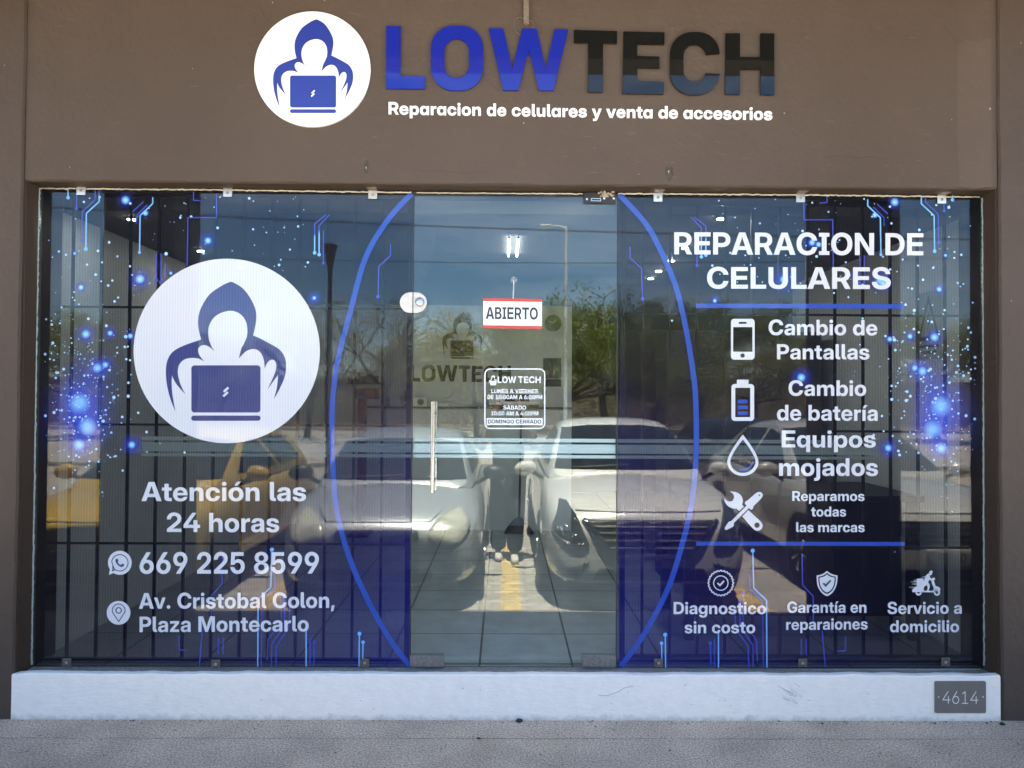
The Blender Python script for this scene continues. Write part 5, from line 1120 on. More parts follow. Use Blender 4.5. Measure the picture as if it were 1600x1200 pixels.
# clock, certificate, devices
cl = empty('wall_clock', P(864.6, 504.8, BW_Y - 0.03), 'round dark wall clock to the right of the wall logo', 'clock')
c = P(864.6, 504.8, BW_Y - 0.03)
mb = MB(); mb.lathe(c, (0, 1, 0), [(0.088, -0.004), (0.09, 0.0), (0.09, 0.028)], 36); mb.build('case', BLACK_METAL, cl, smooth=True)
mb = MB(); mb.lathe(c + Vector((0, -0.0045, 0)), (0, 1, 0), [(0.078, -0.001), (0.078, 0.0)], 36); mb.build('dial', mat('clock_dial', (0.05, 0.055, 0.065), 0.5, noise=0.5, nscale=40), cl)
mb = MB(); mb.tube([c + Vector((0, -0.008, 0)), c + Vector((0.03, -0.008, 0.035))], 0.003, 6); mb.tube([c + Vector((0, -0.008, 0)), c + Vector((-0.05, -0.008, 0.02))], 0.0025, 6); mb.build('hands', PLASTIC_WHITE, cl)
po = empty('wall_poster', P(863, 582, BW_Y - 0.01), 'small dark framed picture with a caption strip under the wall clock', 'poster')
flat('picture', [[(849, 559.5), (877, 559.5), (877, 591.5), (849, 591.5)]], BW_Y - 0.012, mat('poster_print', (0.05, 0.06, 0.09), 0.4, noise=0.6, nscale=18), po, 0.01)
flat('caption', [[(849, 592.5), (877, 592.5), (877, 604), (849, 604)]], BW_Y - 0.012, mat('poster_caption', (0.05, 0.045, 0.05), 0.5, noise=0.3, nscale=60), po, 0.01)
def on_counter(px0, px1, top, name, label, cat, y0=CF_Y + 0.04, dep=0.16):
    a, b = P(px0, 635, y0), P(px1, top, y0)
    return empty(name, ((a.x + b.x) / 2, y0, CZT), label, cat), a.x, b.x, b.z, y0
e, xa, xb, zt_, y0 = on_counter(644.5, 667, 620.5, 'card_terminal', 'white box with a dark screen on the counter behind the door handle', 'payment terminal')
mb = MB(); mb.box(xa, xb, y0, y0 + 0.12, CZT, zt_); mb.build('case', PLASTIC_WHITE, e, bevel=0.006)
mb = MB(); mb.lathe((0.5 * (xa + xb) + 0.01, y0 + 0.002, 0.5 * (CZT + zt_)), (0, -1, 0), [(0.036, 0), (0.034, 0.006)], 18); mb.build('screen', mat('terminal_screen', (0.06, 0.035, 0.03), 0.4), e)
e, xa, xb, zt_, y0 = on_counter(668, 702, 630.5, 'keyboard', 'flat white keyboard lying on the counter beside the white terminal box', 'keyboard')
mb = MB(); mb.box(xa, xb, y0, y0 + 0.13, CZT, zt_); mb.build('case', PLASTIC_WHITE, e, bevel=0.004)
mb = MB()
for i in range(10):
    for j in range(4): mb.box(xa + 0.01 + i * (xb - xa - 0.02) / 10, xa + 0.01 + (i + 0.85) * (xb - xa - 0.02) / 10, y0 + 0.01 + j * 0.028, y0 + 0.034 + j * 0.028, zt_, zt_ + 0.004)
mb.build('keys', mat('key_grey', (0.6, 0.6, 0.6), 0.6), e)
e, xa, xb, zt_, y0 = on_counter(763.5, 845, 613, 'printer', 'wide white printer on the counter behind the opening hours sticker', 'printer')
mb = MB(); mb.add([(xa, y0, CZT + 0.02), (xb, y0, CZT + 0.02), (xb, y0 + 0.25, CZT + 0.02), (xa, y0 + 0.25, CZT + 0.02), (xa - 0.01, y0, zt_), (xb + 0.01, y0, zt_), (xb, y0 + 0.25, zt_ + 0.02), (xa, y0 + 0.25, zt_ + 0.02)],
                  [(0, 3, 2, 1), (4, 5, 6, 7), (0, 1, 5, 4), (1, 2, 6, 5), (2, 3, 7, 6), (3, 0, 4, 7)])
mb.build('body', PLASTIC_WHITE, e, bevel=0.01)
mb = MB(); mb.box(xa + 0.17, xb - 0.12, y0 - 0.004, y0 + 0.05, CZT + 0.06, zt_ - 0.02); mb.build('paper_slot', BLACK_METAL, e)
mb = MB(); mb.box(xa + 0.02, xb - 0.02, y0 + 0.01, y0 + 0.2, CZT, CZT + 0.021); mb.build('base', BLACK_METAL, e)
mb = MB()
for k in range(2): mb.lathe((xa + 0.09 + 0.025 * k, y0 - 0.001, CZT + 0.06), (0, -1, 0), [(0.008, 0), (0.007, 0.003)], 10)
mb.build('button', BLACK_METAL, e)
# broom against the counter
BRY = CF_Y - 0.17
bx0, bx1 = X_at(814.5, 650, CF_Y - 0.03), X_at(808, 815, BRY)
br = empty('broom', (bx1, BRY, FZ), 'black bristle broom with a thin dark handle leaning on the counter', 'broom')
ztop = Z_at(815, 642, CF_Y - 0.03); zsh = Z_at(810, 818, BRY)
mb = MB(); mb.tube([(bx1 + 0.02, BRY + 0.0, zsh - 0.02), (bx0, CF_Y - 0.03, ztop)], 0.0115, 10); mb.build('handle', mat('broom_handle', (0.05, 0.045, 0.04), 0.5), br, smooth=True)
mb = MB(); mb.add([(bx1 - 0.09, BRY - 0.03, zsh - 0.02), (bx1 + 0.12, BRY - 0.03, zsh - 0.02), (bx1 + 0.12, BRY + 0.03, zsh - 0.02), (bx1 - 0.09, BRY + 0.03, zsh - 0.02), (bx1 - 0.01, BRY - 0.02, zsh + 0.06), (bx1 + 0.05, BRY - 0.02, zsh + 0.06), (bx1 + 0.05, BRY + 0.02, zsh + 0.06), (bx1 - 0.01, BRY + 0.02, zsh + 0.06)],
                  [(0, 3, 2, 1), (4, 5, 6, 7), (0, 1, 5, 4), (1, 2, 6, 5), (2, 3, 7, 6), (3, 0, 4, 7)]); mb.build('head', mat('broom_head', (0.09, 0.12, 0.15), 0.5), br, bevel=0.008)
mb = MB(); r_ = random.Random(6)
for k in range(420):
    x = r_.uniform(-0.085, 0.115); y = r_.uniform(-0.028, 0.028); sp = r_.uniform(1.1, 1.6)
    p0 = Vector((bx1 + x, BRY + y, zsh - 0.015)); p1 = Vector((bx1 + 0.015 + (x - 0.015) * sp, BRY + y * 1.5, max(FZ + 0.002, zsh - 0.16 - r_.uniform(0, 0.03))))
    mb.tube([p0, p1], [0.004, 0.0025], 3, cap=False)
mb.build('bristles', mat('bristle_black', (0.008, 0.008, 0.012), 0.6), br)
# red display stand, shelves with dark goods seen dimly through the left film
rs = empty('display_stand', P(567, 800, 3.55), 'narrow red display stand with a wide header left of the counter', 'display stand')
RED = mat('stand_red', (0.17, 0.010, 0.016), 0.45)
a, b = P(558.5, 682, 3.55), P(568.5, 622, 3.55)
mb = MB(); mb.box(a.x, b.x, 3.55, 3.72, FZ + 0.02, b.z); mb.build('column', RED, rs, bevel=0.004)
a, b = P(551, 623, 3.53), P(587, 607, 3.53)
mb = MB(); mb.box(a.x, b.x, 3.53, 3.74, a.z, b.z); mb.build('header', RED, rs, bevel=0.006)
a, b = P(558, 624, 3.52), P(570, 617, 3.52)
mb = MB(); mb.box(a.x, b.x, 3.515, 3.531, a.z, b.z); mb.build('screen', mat('stand_screen', (0.10, 0.22, 0.33), 0.2), rs)
mb = MB(); a = P(556, 700, 3.55); mb.box(a.x - 0.06, a.x + 0.14, 3.48, 3.80, FZ, FZ + 0.02); mb.build('base', BLACK_METAL, rs)
sh = empty('wall_shelf', P(568, 598, BW_Y - 0.1), 'dark wall shelf of small accessories above the red display stand', 'shelf')
a, b = P(542, 600, BW_Y - 0.2), P(593, 579, BW_Y - 0.2)
mb = MB(); mb.box(a.x, b.x, BW_Y - 0.2, BW_Y - 0.001, a.z, a.z + 0.015); mb.build('board', BLACK_METAL, sh)
mb = MB(); r_ = random.Random(2); x = a.x + 0.01
while x < b.x - 0.05:
    wd = r_.uniform(0.03, 0.07); mb.box(x, x + wd, BW_Y - 0.18, BW_Y - 0.06, a.z + 0.015, a.z + r_.uniform(0.06, 0.14)); x += wd + r_.uniform(0.004, 0.02)
mb.build('goods', mat('dark_goods', (0.06, 0.055, 0.06), 0.5, noise=0.5, nscale=20), sh)
rb = empty('red_box', P(636, 620, CF_Y + 0.03), 'small red box standing on the counter by the door edge', 'box')
a, b = P(632, 635, CF_Y + 0.03), P(638.5, 611, CF_Y + 0.03)
mb = MB(); mb.box(a.x, b.x, CF_Y + 0.03, CF_Y + 0.12, CZT, b.z); mb.build('carton', RED, rb, bevel=0.003)
mb = MB(); mb.box(a.x - 0.001, b.x + 0.001, CF_Y + 0.0285, CF_Y + 0.121, CZT + 0.03, CZT + 0.05); mb.build('band', PLASTIC_WHITE, rb)
for (x0, x1, lab) in ((589, 605, 'left of the two white boxes on the counter beside the red display stand'), (609, 625, 'right of the two white boxes on the counter beside the red display stand')):
    a, b = P(x0, 635, CF_Y + 0.05), P(x1, 620, CF_Y + 0.05)
    e = empty('white_box', (a.x, CF_Y + 0.05, CZT), lab, 'box', 'white boxes on the counter')
    mb = MB(); mb.box(a.x, b.x, CF_Y + 0.05, CF_Y + 0.2, CZT, b.z); mb.build('carton', PLASTIC_WHITE, e, bevel=0.003)
    mb = MB(); mb.box(a.x - 0.001, b.x + 0.001, CF_Y + 0.11, CF_Y + 0.14, b.z - 0.0005, b.z + 0.001); mb.build('tape', mat('parcel_tape', (0.5, 0.42, 0.3), 0.4), e)
# dark work desk behind the right window, its front panel added to darken that side
dk = empty('work_desk', (1.75, 0.75, FZ), 'dark work desk with a front panel behind the service list window', 'desk')
DW = mat('dark_desk_wood', (0.014, 0.013, 0.018), 0.5, noise=0.3, nscale=6, stretch=(1, 8, 8))
mb = MB(); mb.box(1.02, 2.42, 0.42, 1.15, FZ + 0.80, FZ + 0.835); mb.build('top', DW, dk, bevel=0.004)
mb = MB(); mb.box(1.10, 2.34, 0.52, 0.54, FZ + 0.12, FZ + 0.80); mb.build('front_panel', DW, dk)
for (x, y) in ((1.07, 0.47), (2.37, 0.47), (1.07, 1.10), (2.37, 1.10)):
    mb = MB(); mb.box(x - 0.025, x + 0.025, y - 0.025, y + 0.025, FZ, FZ + 0.80); mb.build('leg', DW, dk)
bx = empty('added_dark_cabinet', (1.8, 1.9, FZ), 'tall dark cabinet added beyond the work desk to darken the right side', 'cabinet')  # added dark block, deepens the dark seen through the right film
mb = MB(); mb.box(1.22, 2.40, 1.75, 2.15, FZ, FZ + 1.9); mb.build('case', DW, bx, bevel=0.005)
for q in range(2):
    mb = MB(); mb.box(1.23 + q * 0.585, 1.805 + q * 0.585, 1.735, 1.7499, FZ + 0.05, FZ + 1.87); dr = mb.build('door', DW, bx, bevel=0.003)
    mb = MB(); mb.tube([(1.77 + q * 0.07, 1.715, FZ + 0.9), (1.77 + q * 0.07, 1.715, FZ + 1.1)], 0.006, 8); mb.build('handle', DULL_STEEL, dr)
# warning sign on the right inner wall
ws = empty('warning_sign', (XR + 0.028, 0.5, 2.05), 'pale high voltage warning sign with a triangle and lightning bolt on the right inner wall', 'sign')
ya, yb = 0.40, 0.66
def side_flat(name, loops, X, m):
    vs_, fs = fill2d(loops)
    # local x -> depth (towards the window), local y -> height
    add_mesh(name, [(X, yb - (yb - ya) * x, 1.84 + 0.40 * y) for x, y, z in vs_], fs, m, ws)
side_flat('board', [[(0, 0), (1, 0), (1, 1), (0, 1)]], XR + 0.027, mat('warning_board', (0.42, 0.42, 0.40), 0.6))
side_flat('triangle', [[(0.06, 0.28), (0.94, 0.28), (0.5, 0.95)], [(0.17, 0.335), (0.83, 0.335), (0.5, 0.84)]], XR + 0.0262, STICKER_DARK)
side_flat('lightning_bolt', [[(0.56, 0.76), (0.40, 0.56), (0.50, 0.56), (0.42, 0.38), (0.60, 0.60), (0.49, 0.60)]], XR + 0.0262, STICKER_DARK)
side_flat('caption_lines', [[(0.1, 0.17), (0.9, 0.17), (0.9, 0.21), (0.1, 0.21)], [(0.2, 0.08), (0.8, 0.08), (0.8, 0.12), (0.2, 0.12)]], XR + 0.0262, STICKER_DARK)
# lamps: twin tubes and downlights
LAMP = mat('lamp_white', (1.0, 0.97, 0.92), 0.5, emit=2.2)
DOWN = mat('downlight_white', (1.0, 0.97, 0.92), 0.5, emit=125.0)
DIM = mat('dim_downlight_white', (1.0, 0.97, 0.92), 0.5, emit=45.0)
tl = empty('ceiling_light', (0.03, 1.0, CEIL), 'twin tube ceiling light glowing in the middle of the shop', 'ceiling light')
for x in (0.020, 0.078):
    mb = MB(); mb.tube([(x, 0.74, CEIL - 0.016), (x, 1.32, CEIL - 0.016)], 0.0065, 12); mb.build('tube', LAMP, tl, smooth=True)
    mb = MB(); mb.tube([(x, 0.725, CEIL - 0.016), (x, 0.74, CEIL - 0.016)], 0.0075, 12); mb.tube([(x, 1.32, CEIL - 0.016), (x, 1.335, CEIL - 0.016)], 0.0075, 12)
    for y in (0.73, 1.33): mb.tube([(x, y, CEIL - 0.016), (x, y, CEIL)], 0.004, 6)
    mb.build('socket', mat('socket_grey', (0.08, 0.08, 0.08), 0.6), tl)
for k, (x, y, lab) in enumerate(((1.19, 0.24, 'nearest the glass in the right row'), (1.19, 1.05, 'second from the glass in the right row'), (1.20, 1.50, 'third from the glass in the right row'), (1.20, 1.94, 'fourth from the glass in the right row'), (1.21, 2.3, 'farthest from the glass in the right row'),
                              (-2.12, 0.37, 'nearest the glass in the left row'), (-2.10, 1.27, 'second from the glass in the left row'), (-2.05, 1.9, 'farthest from the glass in the left row'))):
    e = empty('downlight', (x, y, CEIL), 'small round ceiling downlight ' + lab, 'ceiling light', 'round downlights in the shop ceiling')
    mb = MB(); mb.lathe((x, y, CEIL), (0, 0, -1), [(0.030, 0), (0.030, 0.006), (0.022, 0.008)], 20); mb.build('rim', DULL_STEEL, e)
    mb = MB(); mb.lathe((x, y, CEIL - 0.0082), (0, 0, -1), [(0.021, 0), (0.020, 0.002)], 20); mb.build('lens', DOWN if x > 0 else DIM, e)

# ================================================================== LITTER on the walkway
def litter(name, px, py, r0, col, label, cat, seed):
    r_ = random.Random(seed); q = P(px, py, 0)
    d = FWD * FPX + RIGHT * (px - 800) + UP * (600 - py); t = (0.0 - CAM_LOC.z) / d.z; q = CAM_LOC + d * t
    bm = bmesh.new(); bmesh.ops.create_icosphere(bm, subdivisions=2, radius=r0)
    for v in bm.verts: v.co = Vector((v.co.x * 1.4, v.co.y, v.co.z * 0.55)) * r_.uniform(0.75, 1.2)
    zmin = min(v.co.z for v in bm.verts)
    for v in bm.verts: v.co += Vector((q.x, q.y, -zmin))
    me = bpy.data.meshes.new(name); bm.to_mesh(me); bm.free(); me.materials.append(mat(name + '_' + str(seed), col, 0.8))
    o = bpy.data.objects.new(name, me); COL.objects.link(o); tag(o, label, cat, 'litter on the walkway')
litter('dry_leaf', 811, 1128, 0.013, (0.03, 0.022, 0.018), 'dark dry leaf on the walkway below the door', 'leaf', 1)
litter('pebble', 748, 1155, 0.007, (0.05, 0.045, 0.04), 'small dark pebble on the walkway left of the dry leaf', 'pebble', 2)
litter('twig_scrap', 1566, 1133, 0.010, (0.03, 0.025, 0.02), 'dark scrap on the walkway near the right pier', 'scrap', 3)
litter('paper_scrap', 209, 1133, 0.008, (0.5, 0.5, 0.48), 'pale paper scrap on the walkway under the phone number', 'scrap', 4)

gr = np.random.default_rng(44); V = []; F = []
for k in range(900):
    x = gr.uniform(-2.6, 2.6)
    y = -0.132 - abs(gr.normal(0, 0.02)) if k < 520 else gr.uniform(-0.62, -0.14)
    s0 = abs(gr.normal(0, 0.0018)) + 0.0010; n = len(V)
    V += [(x + s0 * gr.uniform(0.7, 1.6) * math.cos(t), y + s0 * gr.uniform(0.7, 1.3) * math.sin(t), 0.0005) for t in np.linspace(0, 2 * math.pi, 6)[:-1]] + [(x, y, 0.0005 + s0 * gr.uniform(0.5, 1.2))]
    F += [(n + i, n + (i + 1) % 5, n + 5) for i in range(5)]
fm = list(np.repeat(gr.integers(0, 3, 900), 5))
add_mesh('grit', V, F, None, mats=[mat('grit_dark', (0.05, 0.045, 0.04), 0.9), mat('grit_pale', (0.55, 0.5, 0.44), 0.9), mat('grit_grey', (0.2, 0.18, 0.16), 0.9)], fmat=fm)['kind'] = 'stuff'

# ================================================================== PARKED CARS (seen in the glass)
CAR_GLASS = mat('car_glass', (0.018, 0.022, 0.024), 0.03, spec=0.7)
TYRE = mat('tyre_rubber', (0.018, 0.018, 0.018), 0.85)
RIM = mat('wheel_alloy', (0.45, 0.45, 0.46), 0.3, 0.9)
TRIM = mat('black_trim', (0.014, 0.014, 0.015), 0.45)
CHROME = mat('chrome', (0.78, 0.78, 0.78), 0.12, 1.0)
LENS = mat('headlight_lens', (0.07, 0.08, 0.09), 0.06, 0.2, spec=0.9, noise=0.6, nscale=22)
LENS_HAZY = mat('hazy_headlight_lens', (0.50, 0.50, 0.42), 0.25, 0.1, noise=0.25, nscale=9)
PLATE_M = mat('licence_plate', (0.62, 0.62, 0.58), 0.5)

def evaluated(o):
    dg = bpy.context.evaluated_depsgraph_get()
    return bpy.data.meshes.new_from_object(o.evaluated_get(dg))

def loft(name, rings, m, parent, sub=2):
    n = len(rings[0]); v = [p for r_ in rings for p in r_]; f = []
    for i in range(len(rings) - 1):
        for k in range(n):
            f.append((i * n + k, i * n + (k + 1) % n, (i + 1) * n + (k + 1) % n, (i + 1) * n + k))
    f.append(tuple(range(n - 1, -1, -1))); f.append(tuple((len(rings) - 1) * n + k for k in range(n)))
    o = add_mesh(name, v, f, m, None, True)
    bm = bmesh.new(); bm.from_mesh(o.data); bmesh.ops.recalc_face_normals(bm, faces=bm.faces); bm.to_mesh(o.data); bm.free()
    s_ = o.modifiers.new('sub', 'SUBSURF'); s_.levels = sub; s_.render_levels = sub
    me = evaluated(o); o.modifiers.clear(); old = o.data; o.data = me; bpy.data.meshes.remove(old)
    for p in o.data.polygons: p.use_smooth = True
    return attach(o, parent)

def car(label, group, paint, spec, X, ynose, yaw=0.0):
    """spec: stations of the lower body, of the cabin, and the front face. Local frame: nose towards +y"""
    root = empty('parked_car', (0, 0, 0), label, 'car', group)
    rings = []
    for (y, wd, zl, zt_, cr) in spec['body']:
        h = zt_ - zl
        half = [(0, zl), (0.55 * wd, zl), (0.88 * wd, zl + 0.02), (0.975 * wd, zl + 0.13 * h), (wd, zl + 0.42 * h), (0.985 * wd, zl + 0.70 * h), (0.945 * wd, zt_ - 0.10 * h), (0.80 * wd, zt_ - 0.015), (0.42 * wd, zt_ + cr * 0.7), (0, zt_ + cr)]
        rings.append([(x, y, z) for x, z in half] + [(-x, y, z) for x, z in half[-2:0:-1]])
    body = loft('body', rings, paint, root)
    rings = []
    for (y, wb, wt, zb, zt_) in spec['cabin']:
        half = [(0, zb), (wb, zb), (wb * 0.985, zb + 0.25 * (zt_ - zb)), (wt + (wb - wt) * 0.22, zb + 0.72 * (zt_ - zb)), (wt, zt_ - 0.05), (wt * 0.82, zt_ - 0.005), (wt * 0.4, zt_ + 0.012), (0, zt_ + 0.016)]
        rings.append([(x, y, z) for x, z in half] + [(-x, y, z) for x, z in half[-2:0:-1]])
    cabin = loft('cabin', rings, paint, root)
    trees = {}
    for o in (body, cabin):
        trees[o] = BVHTree.FromPolygons([v.co.copy() for v in o.data.vertices], [tuple(p.vertices) for p in o.data.polygons])
    def patch(name, loops, m, on=body, off=0.008, d=(0, -1, 0), mirror=False, cell=0.05, sub=None, rel=None):
        """a piece laid on the bodywork: outline seen from the front (x,z) or from the side (y,z)"""
        side = abs(d[0]) > 0.5
        res = []
        for sg in ((1, -1) if mirror else (1,)):
            vs_, fs = fill2d([[(sg * a if not side else a, b) for a, b in l] for l in loops])
            bm = bmesh.new()
            bv = [bm.verts.new((a, b, 0)) for a, b, _ in vs_]
            for f in fs:
                try: bm.faces.new([bv[i] for i in f])
                except ValueError: pass
            for _ in range(7):
                es = [e for e in bm.edges if e.calc_length() > cell]
                if not es: break
                bmesh.ops.subdivide_edges(bm, edges=es, cuts=1)
                bmesh.ops.triangulate(bm, faces=bm.faces)
            V = []
            for v in bm.verts:
                a, b = v.co.x, v.co.y
                if side:
                    org = Vector((-3 * d[0], a, b)); dr = Vector(d)
                else:
                    org = Vector((a, 3, b)); dr = Vector(d)
                hit = trees[on].ray_cast(org, dr)
                q = hit[0] if hit[0] is not None else None
                V.append(q)
            known = [q for q in V if q is not None]
            for i, v in enumerate(bm.verts):
                q = V[i]
                if q is None:
                    near = min(known, key=lambda k: ((k.y if side else k.x) - v.co.x) ** 2 + (k.z - v.co.y) ** 2)
                    q = Vector((near.x, v.co.x, v.co.y)) if side else Vector((v.co.x, near.y, v.co.y))
                V[i] = q + Vector((0, off, 0))
                if side: V[i] = q + Vector((math.copysign(off, q.x), 0, 0))
                elif on is cabin: V[i] = q + Vector((0, off * 0.7, off * 0.7))
            F = [tuple(v.index for v in f.verts) for f in (bm.verts.index_update() or bm.faces)]
            bm.free()
            o = add_mesh(name, V, F, m, sub if sub is not None else root, True)
            b2 = bmesh.new(); b2.from_mesh(o.data); bmesh.ops.recalc_face_normals(b2, faces=b2.faces)
            avg = sum((f.normal for f in b2.faces), Vector())
            ref = Vector((1 if (V[0].x > 0) else -1, 0, 0)) if side else Vector((0, 1, 0.3))
            if avg.dot(ref) < 0: bmesh.ops.reverse_faces(b2, faces=b2.faces)
            b2.to_mesh(o.data); b2.free()
            so = o.modifiers.new('solid', 'SOLIDIFY'); so.thickness = 0.014; so.offset = -1
            res.append(o)
        return res
    for item in spec['front']:
        nm, loops, m = item[:3]; kw = item[3] if len(item) > 3 else {}
        kw = dict(kw)
        if kw.get('on') == 'cabin': kw['on'] = cabin
        patch(nm, loops, m, **kw)
    for loops in spec['side_glass']:
        for sg in (1, -1):
            side_patch(patch, loops, sg, cabin)
    for sg in (1, -1):                                   # mirrors
        mx_, my_, mz_ = spec['mirror']
        v = []; bm = bmesh.new(); bmesh.ops.create_uvsphere(bm, u_segments=16, v_segments=10, radius=1)
        for q in bm.verts: q.co = Vector((q.co.x * 0.115 + sg * mx_, my_ + q.co.y * 0.065 * (1 if q.co.y > 0 else 0.35), mz_ + q.co.z * 0.075 - 0.012 * q.co.x * sg))
        me = bpy.data.meshes.new('wing_mirror'); bm.to_mesh(me); bm.free(); me.materials.append(spec.get('mirror_mat', paint))
        for p in me.polygons: p.use_smooth = True
        o = bpy.data.objects.new('wing_mirror', me); COL.objects.link(o); attach(o, root)
        mb = MB(); mb.tube([(sg * (mx_ - 0.18), my_ - 0.02, mz_ - 0.10), (sg * (mx_ - 0.06), my_, mz_ - 0.03)], 0.02, 8); mb.build('mirror_stalk', TRIM, o)
    wr = spec['wheel_r']; ww = spec['body'][3][1]
    for y in spec['axles']:
        for sg in (1, -1):
            mb = MB(); mb.lathe((sg * (ww - 0.20), y, wr), (sg, 0, 0), [(wr * 0.62, 0.0), (wr, 0.02), (wr, 0.18), (wr * 0.92, 0.215), (wr * 0.64, 0.218)], 36)
            o = mb.build('wheel', TYRE, root, smooth=True)
            mb = MB(); mb.lathe((sg * (ww - 0.20), y, wr), (sg, 0, 0), [(wr * 0.63, 0.05), (wr * 0.63, 0.212), (wr * 0.55, 0.205), (wr * 0.2, 0.19), (wr * 0.12, 0.215)], 24); mb.build('rim', RIM, o, smooth=True)
            mb = MB()
            for k in range(7):
                t = 2 * math.pi * k / 7; mb.tube([(sg * (ww + 0.004), y + 0.2 * wr * math.cos(t), wr + 0.2 * wr * math.sin(t)), (sg * (ww + 0.012), y + 0.56 * wr * math.cos(t), wr + 0.56 * wr * math.sin(t))], 0.018, 6)
            mb.build('spokes', RIM, o)
            mb = MB(); mb.lathe((sg * (ww - 0.19), y, wr + 0.02), (sg, 0, 0), [(wr * 1.16, 0.0), (wr * 1.16, 0.196), (wr * 1.02, 0.197)], 36); mb.build('wheel_arch', TRIM, root)
    root.location = (X, ynose, LOT_Z); root.rotation_euler = (0, 0, yaw)
    return root

def side_patch(patch, loops, sg, cabin):
    patch('side_window', [loops], CAR_GLASS, on=cabin, off=0.004, d=(-sg, 0, 0))

def seam(pts, wd=0.008): return stroke(pts, wd)

# white sedan, right of the gap
def vp(px, py, d=5.82, Xc=1.19):
    return ((px - 788.8) * d / FPX - Xc, 1.73 - (py - 620.4) * d / FPX)
white = mat('pearl_white_paint', (0.74, 0.735, 0.70), 0.28, coat=0.9, noise=0.03, nscale=5)
hl = [(0.72, 0.86), (0.795, 0.66), (0.79, 0.60), (0.66, 0.535), (0.50, 0.54), (0.60, 0.77), (0.66, 0.86)]
spec_sedan = dict(
    body=[(-0.0, 0.56, 0.30, 0.60, 0.02), (-0.03, 0.70, 0.22, 0.72, 0.02), (-0.14, 0.80, 0.19, 0.83, 0.02), (-0.42, 0.865, 0.18, 0.905, 0.02), (-0.95, 0.87, 0.18, 0.965, 0.035), (-1.35, 0.87, 0.18, 1.0, 0.03), (-2.3, 0.87, 0.18, 0.99, 0), (-3.5, 0.87, 0.2, 1.02, 0), (-4.1, 0.85, 0.24, 1.04, 0), (-4.4, 0.78, 0.3, 0.98, 0), (-4.47, 0.66, 0.38, 0.80, 0)],
    cabin=[(-1.10, 0.70, 0.66, 0.90, 0.985), (-1.25, 0.79, 0.71, 0.90, 1.06), (-1.95, 0.80, 0.60, 0.90, 1.455), (-2.25, 0.80, 0.58, 0.90, 1.50), (-3.0, 0.80, 0.575, 0.90, 1.49), (-3.55, 0.80, 0.58, 0.9, 1.38), (-4.1, 0.76, 0.62, 0.9, 1.06), (-4.2, 0.7, 0.6, 0.9, 1.0)],
    front=[('windscreen', [[(-0.70, 1.035), (0.70, 1.035), (0.575, 1.405), (0.3, 1.435), (-0.3, 1.435), (-0.575, 1.405)]], CAR_GLASS, dict(on='cabin', off=0.006)),
           ('headlight', [hl], LENS, dict(mirror=True, off=0.010)),
           ('headlight_reflector', [circle(0.705, 0.655, 0.045, 18), circle(0.615, 0.600, 0.028, 14)], CHROME, dict(mirror=True, off=0.016)),
           ('headlight_trim', stroke([(0.715, 0.845), (0.785, 0.665), (0.78, 0.61), (0.66, 0.545), (0.52, 0.55)], 0.010), CHROME, dict(mirror=True, off=0.016)),
           ('grille', [[(-0.53, 0.74), (0.53, 0.74), (0.42, 0.58), (0.30, 0.455), (-0.30, 0.455), (-0.42, 0.58)]], TRIM, dict(off=0.006)),
           ('grille_chrome', stroke([(-0.545, 0.745), (-0.42, 0.60), (-0.285, 0.45), (0.285, 0.45), (0.42, 0.60), (0.545, 0.745)], 0.035), CHROME, dict(off=0.018)),
           ('grille_bars', [l for z in (0.52, 0.58, 0.64, 0.69) for l in stroke([(-0.30 - (z - 0.47) * 0.7, z), (0.30 + (z - 0.47) * 0.7, z)], 0.012)], DULL_STEEL, dict(off=0.014)),
           ('badge', [circle(0, 0.62, 0.06, 22)], CHROME, dict(off=0.022)),
           ('hood_seam', seam([(-0.60, 0.80), (-0.3, 0.795), (0.3, 0.795), (0.60, 0.80)], 0.010), TRIM, dict(off=0.002)),
           ('lower_intake', [[(-0.42, 0.36), (0.42, 0.36), (0.48, 0.255), (-0.48, 0.255)]], TRIM, dict(off=0.006)),
           ('fog_lamp', [[(0.50, 0.40), (0.76, 0.33), (0.70, 0.245), (0.60, 0.235)]], TRIM, dict(mirror=True, off=0.006)),
           ('fog_lamp_chrome', stroke([(0.54, 0.405), (0.60, 0.26), (0.72, 0.25), (0.77, 0.30)], 0.016), CHROME, dict(mirror=True, off=0.014)),
           ('wiper', seam([(-0.55, 1.045), (0.05, 1.075)], 0.014), TRIM, dict(on='cabin', off=0.016)),
           ],
    side_glass=[[(-1.55, 1.05), (-2.05, 1.36), (-2.35, 1.40), (-2.45, 1.05)], [(-2.52, 1.05), (-2.45, 1.40), (-3.2, 1.38), (-3.5, 1.06)]],
    mirror=(0.98, -1.45, 1.02), wheel_r=0.31, axles=(-0.85, -3.45))
car('white sedan with a chrome V grille, right of the photographer in the reflection', 'cars parked facing the shop', white, spec_sedan, 1.19, -2.13)

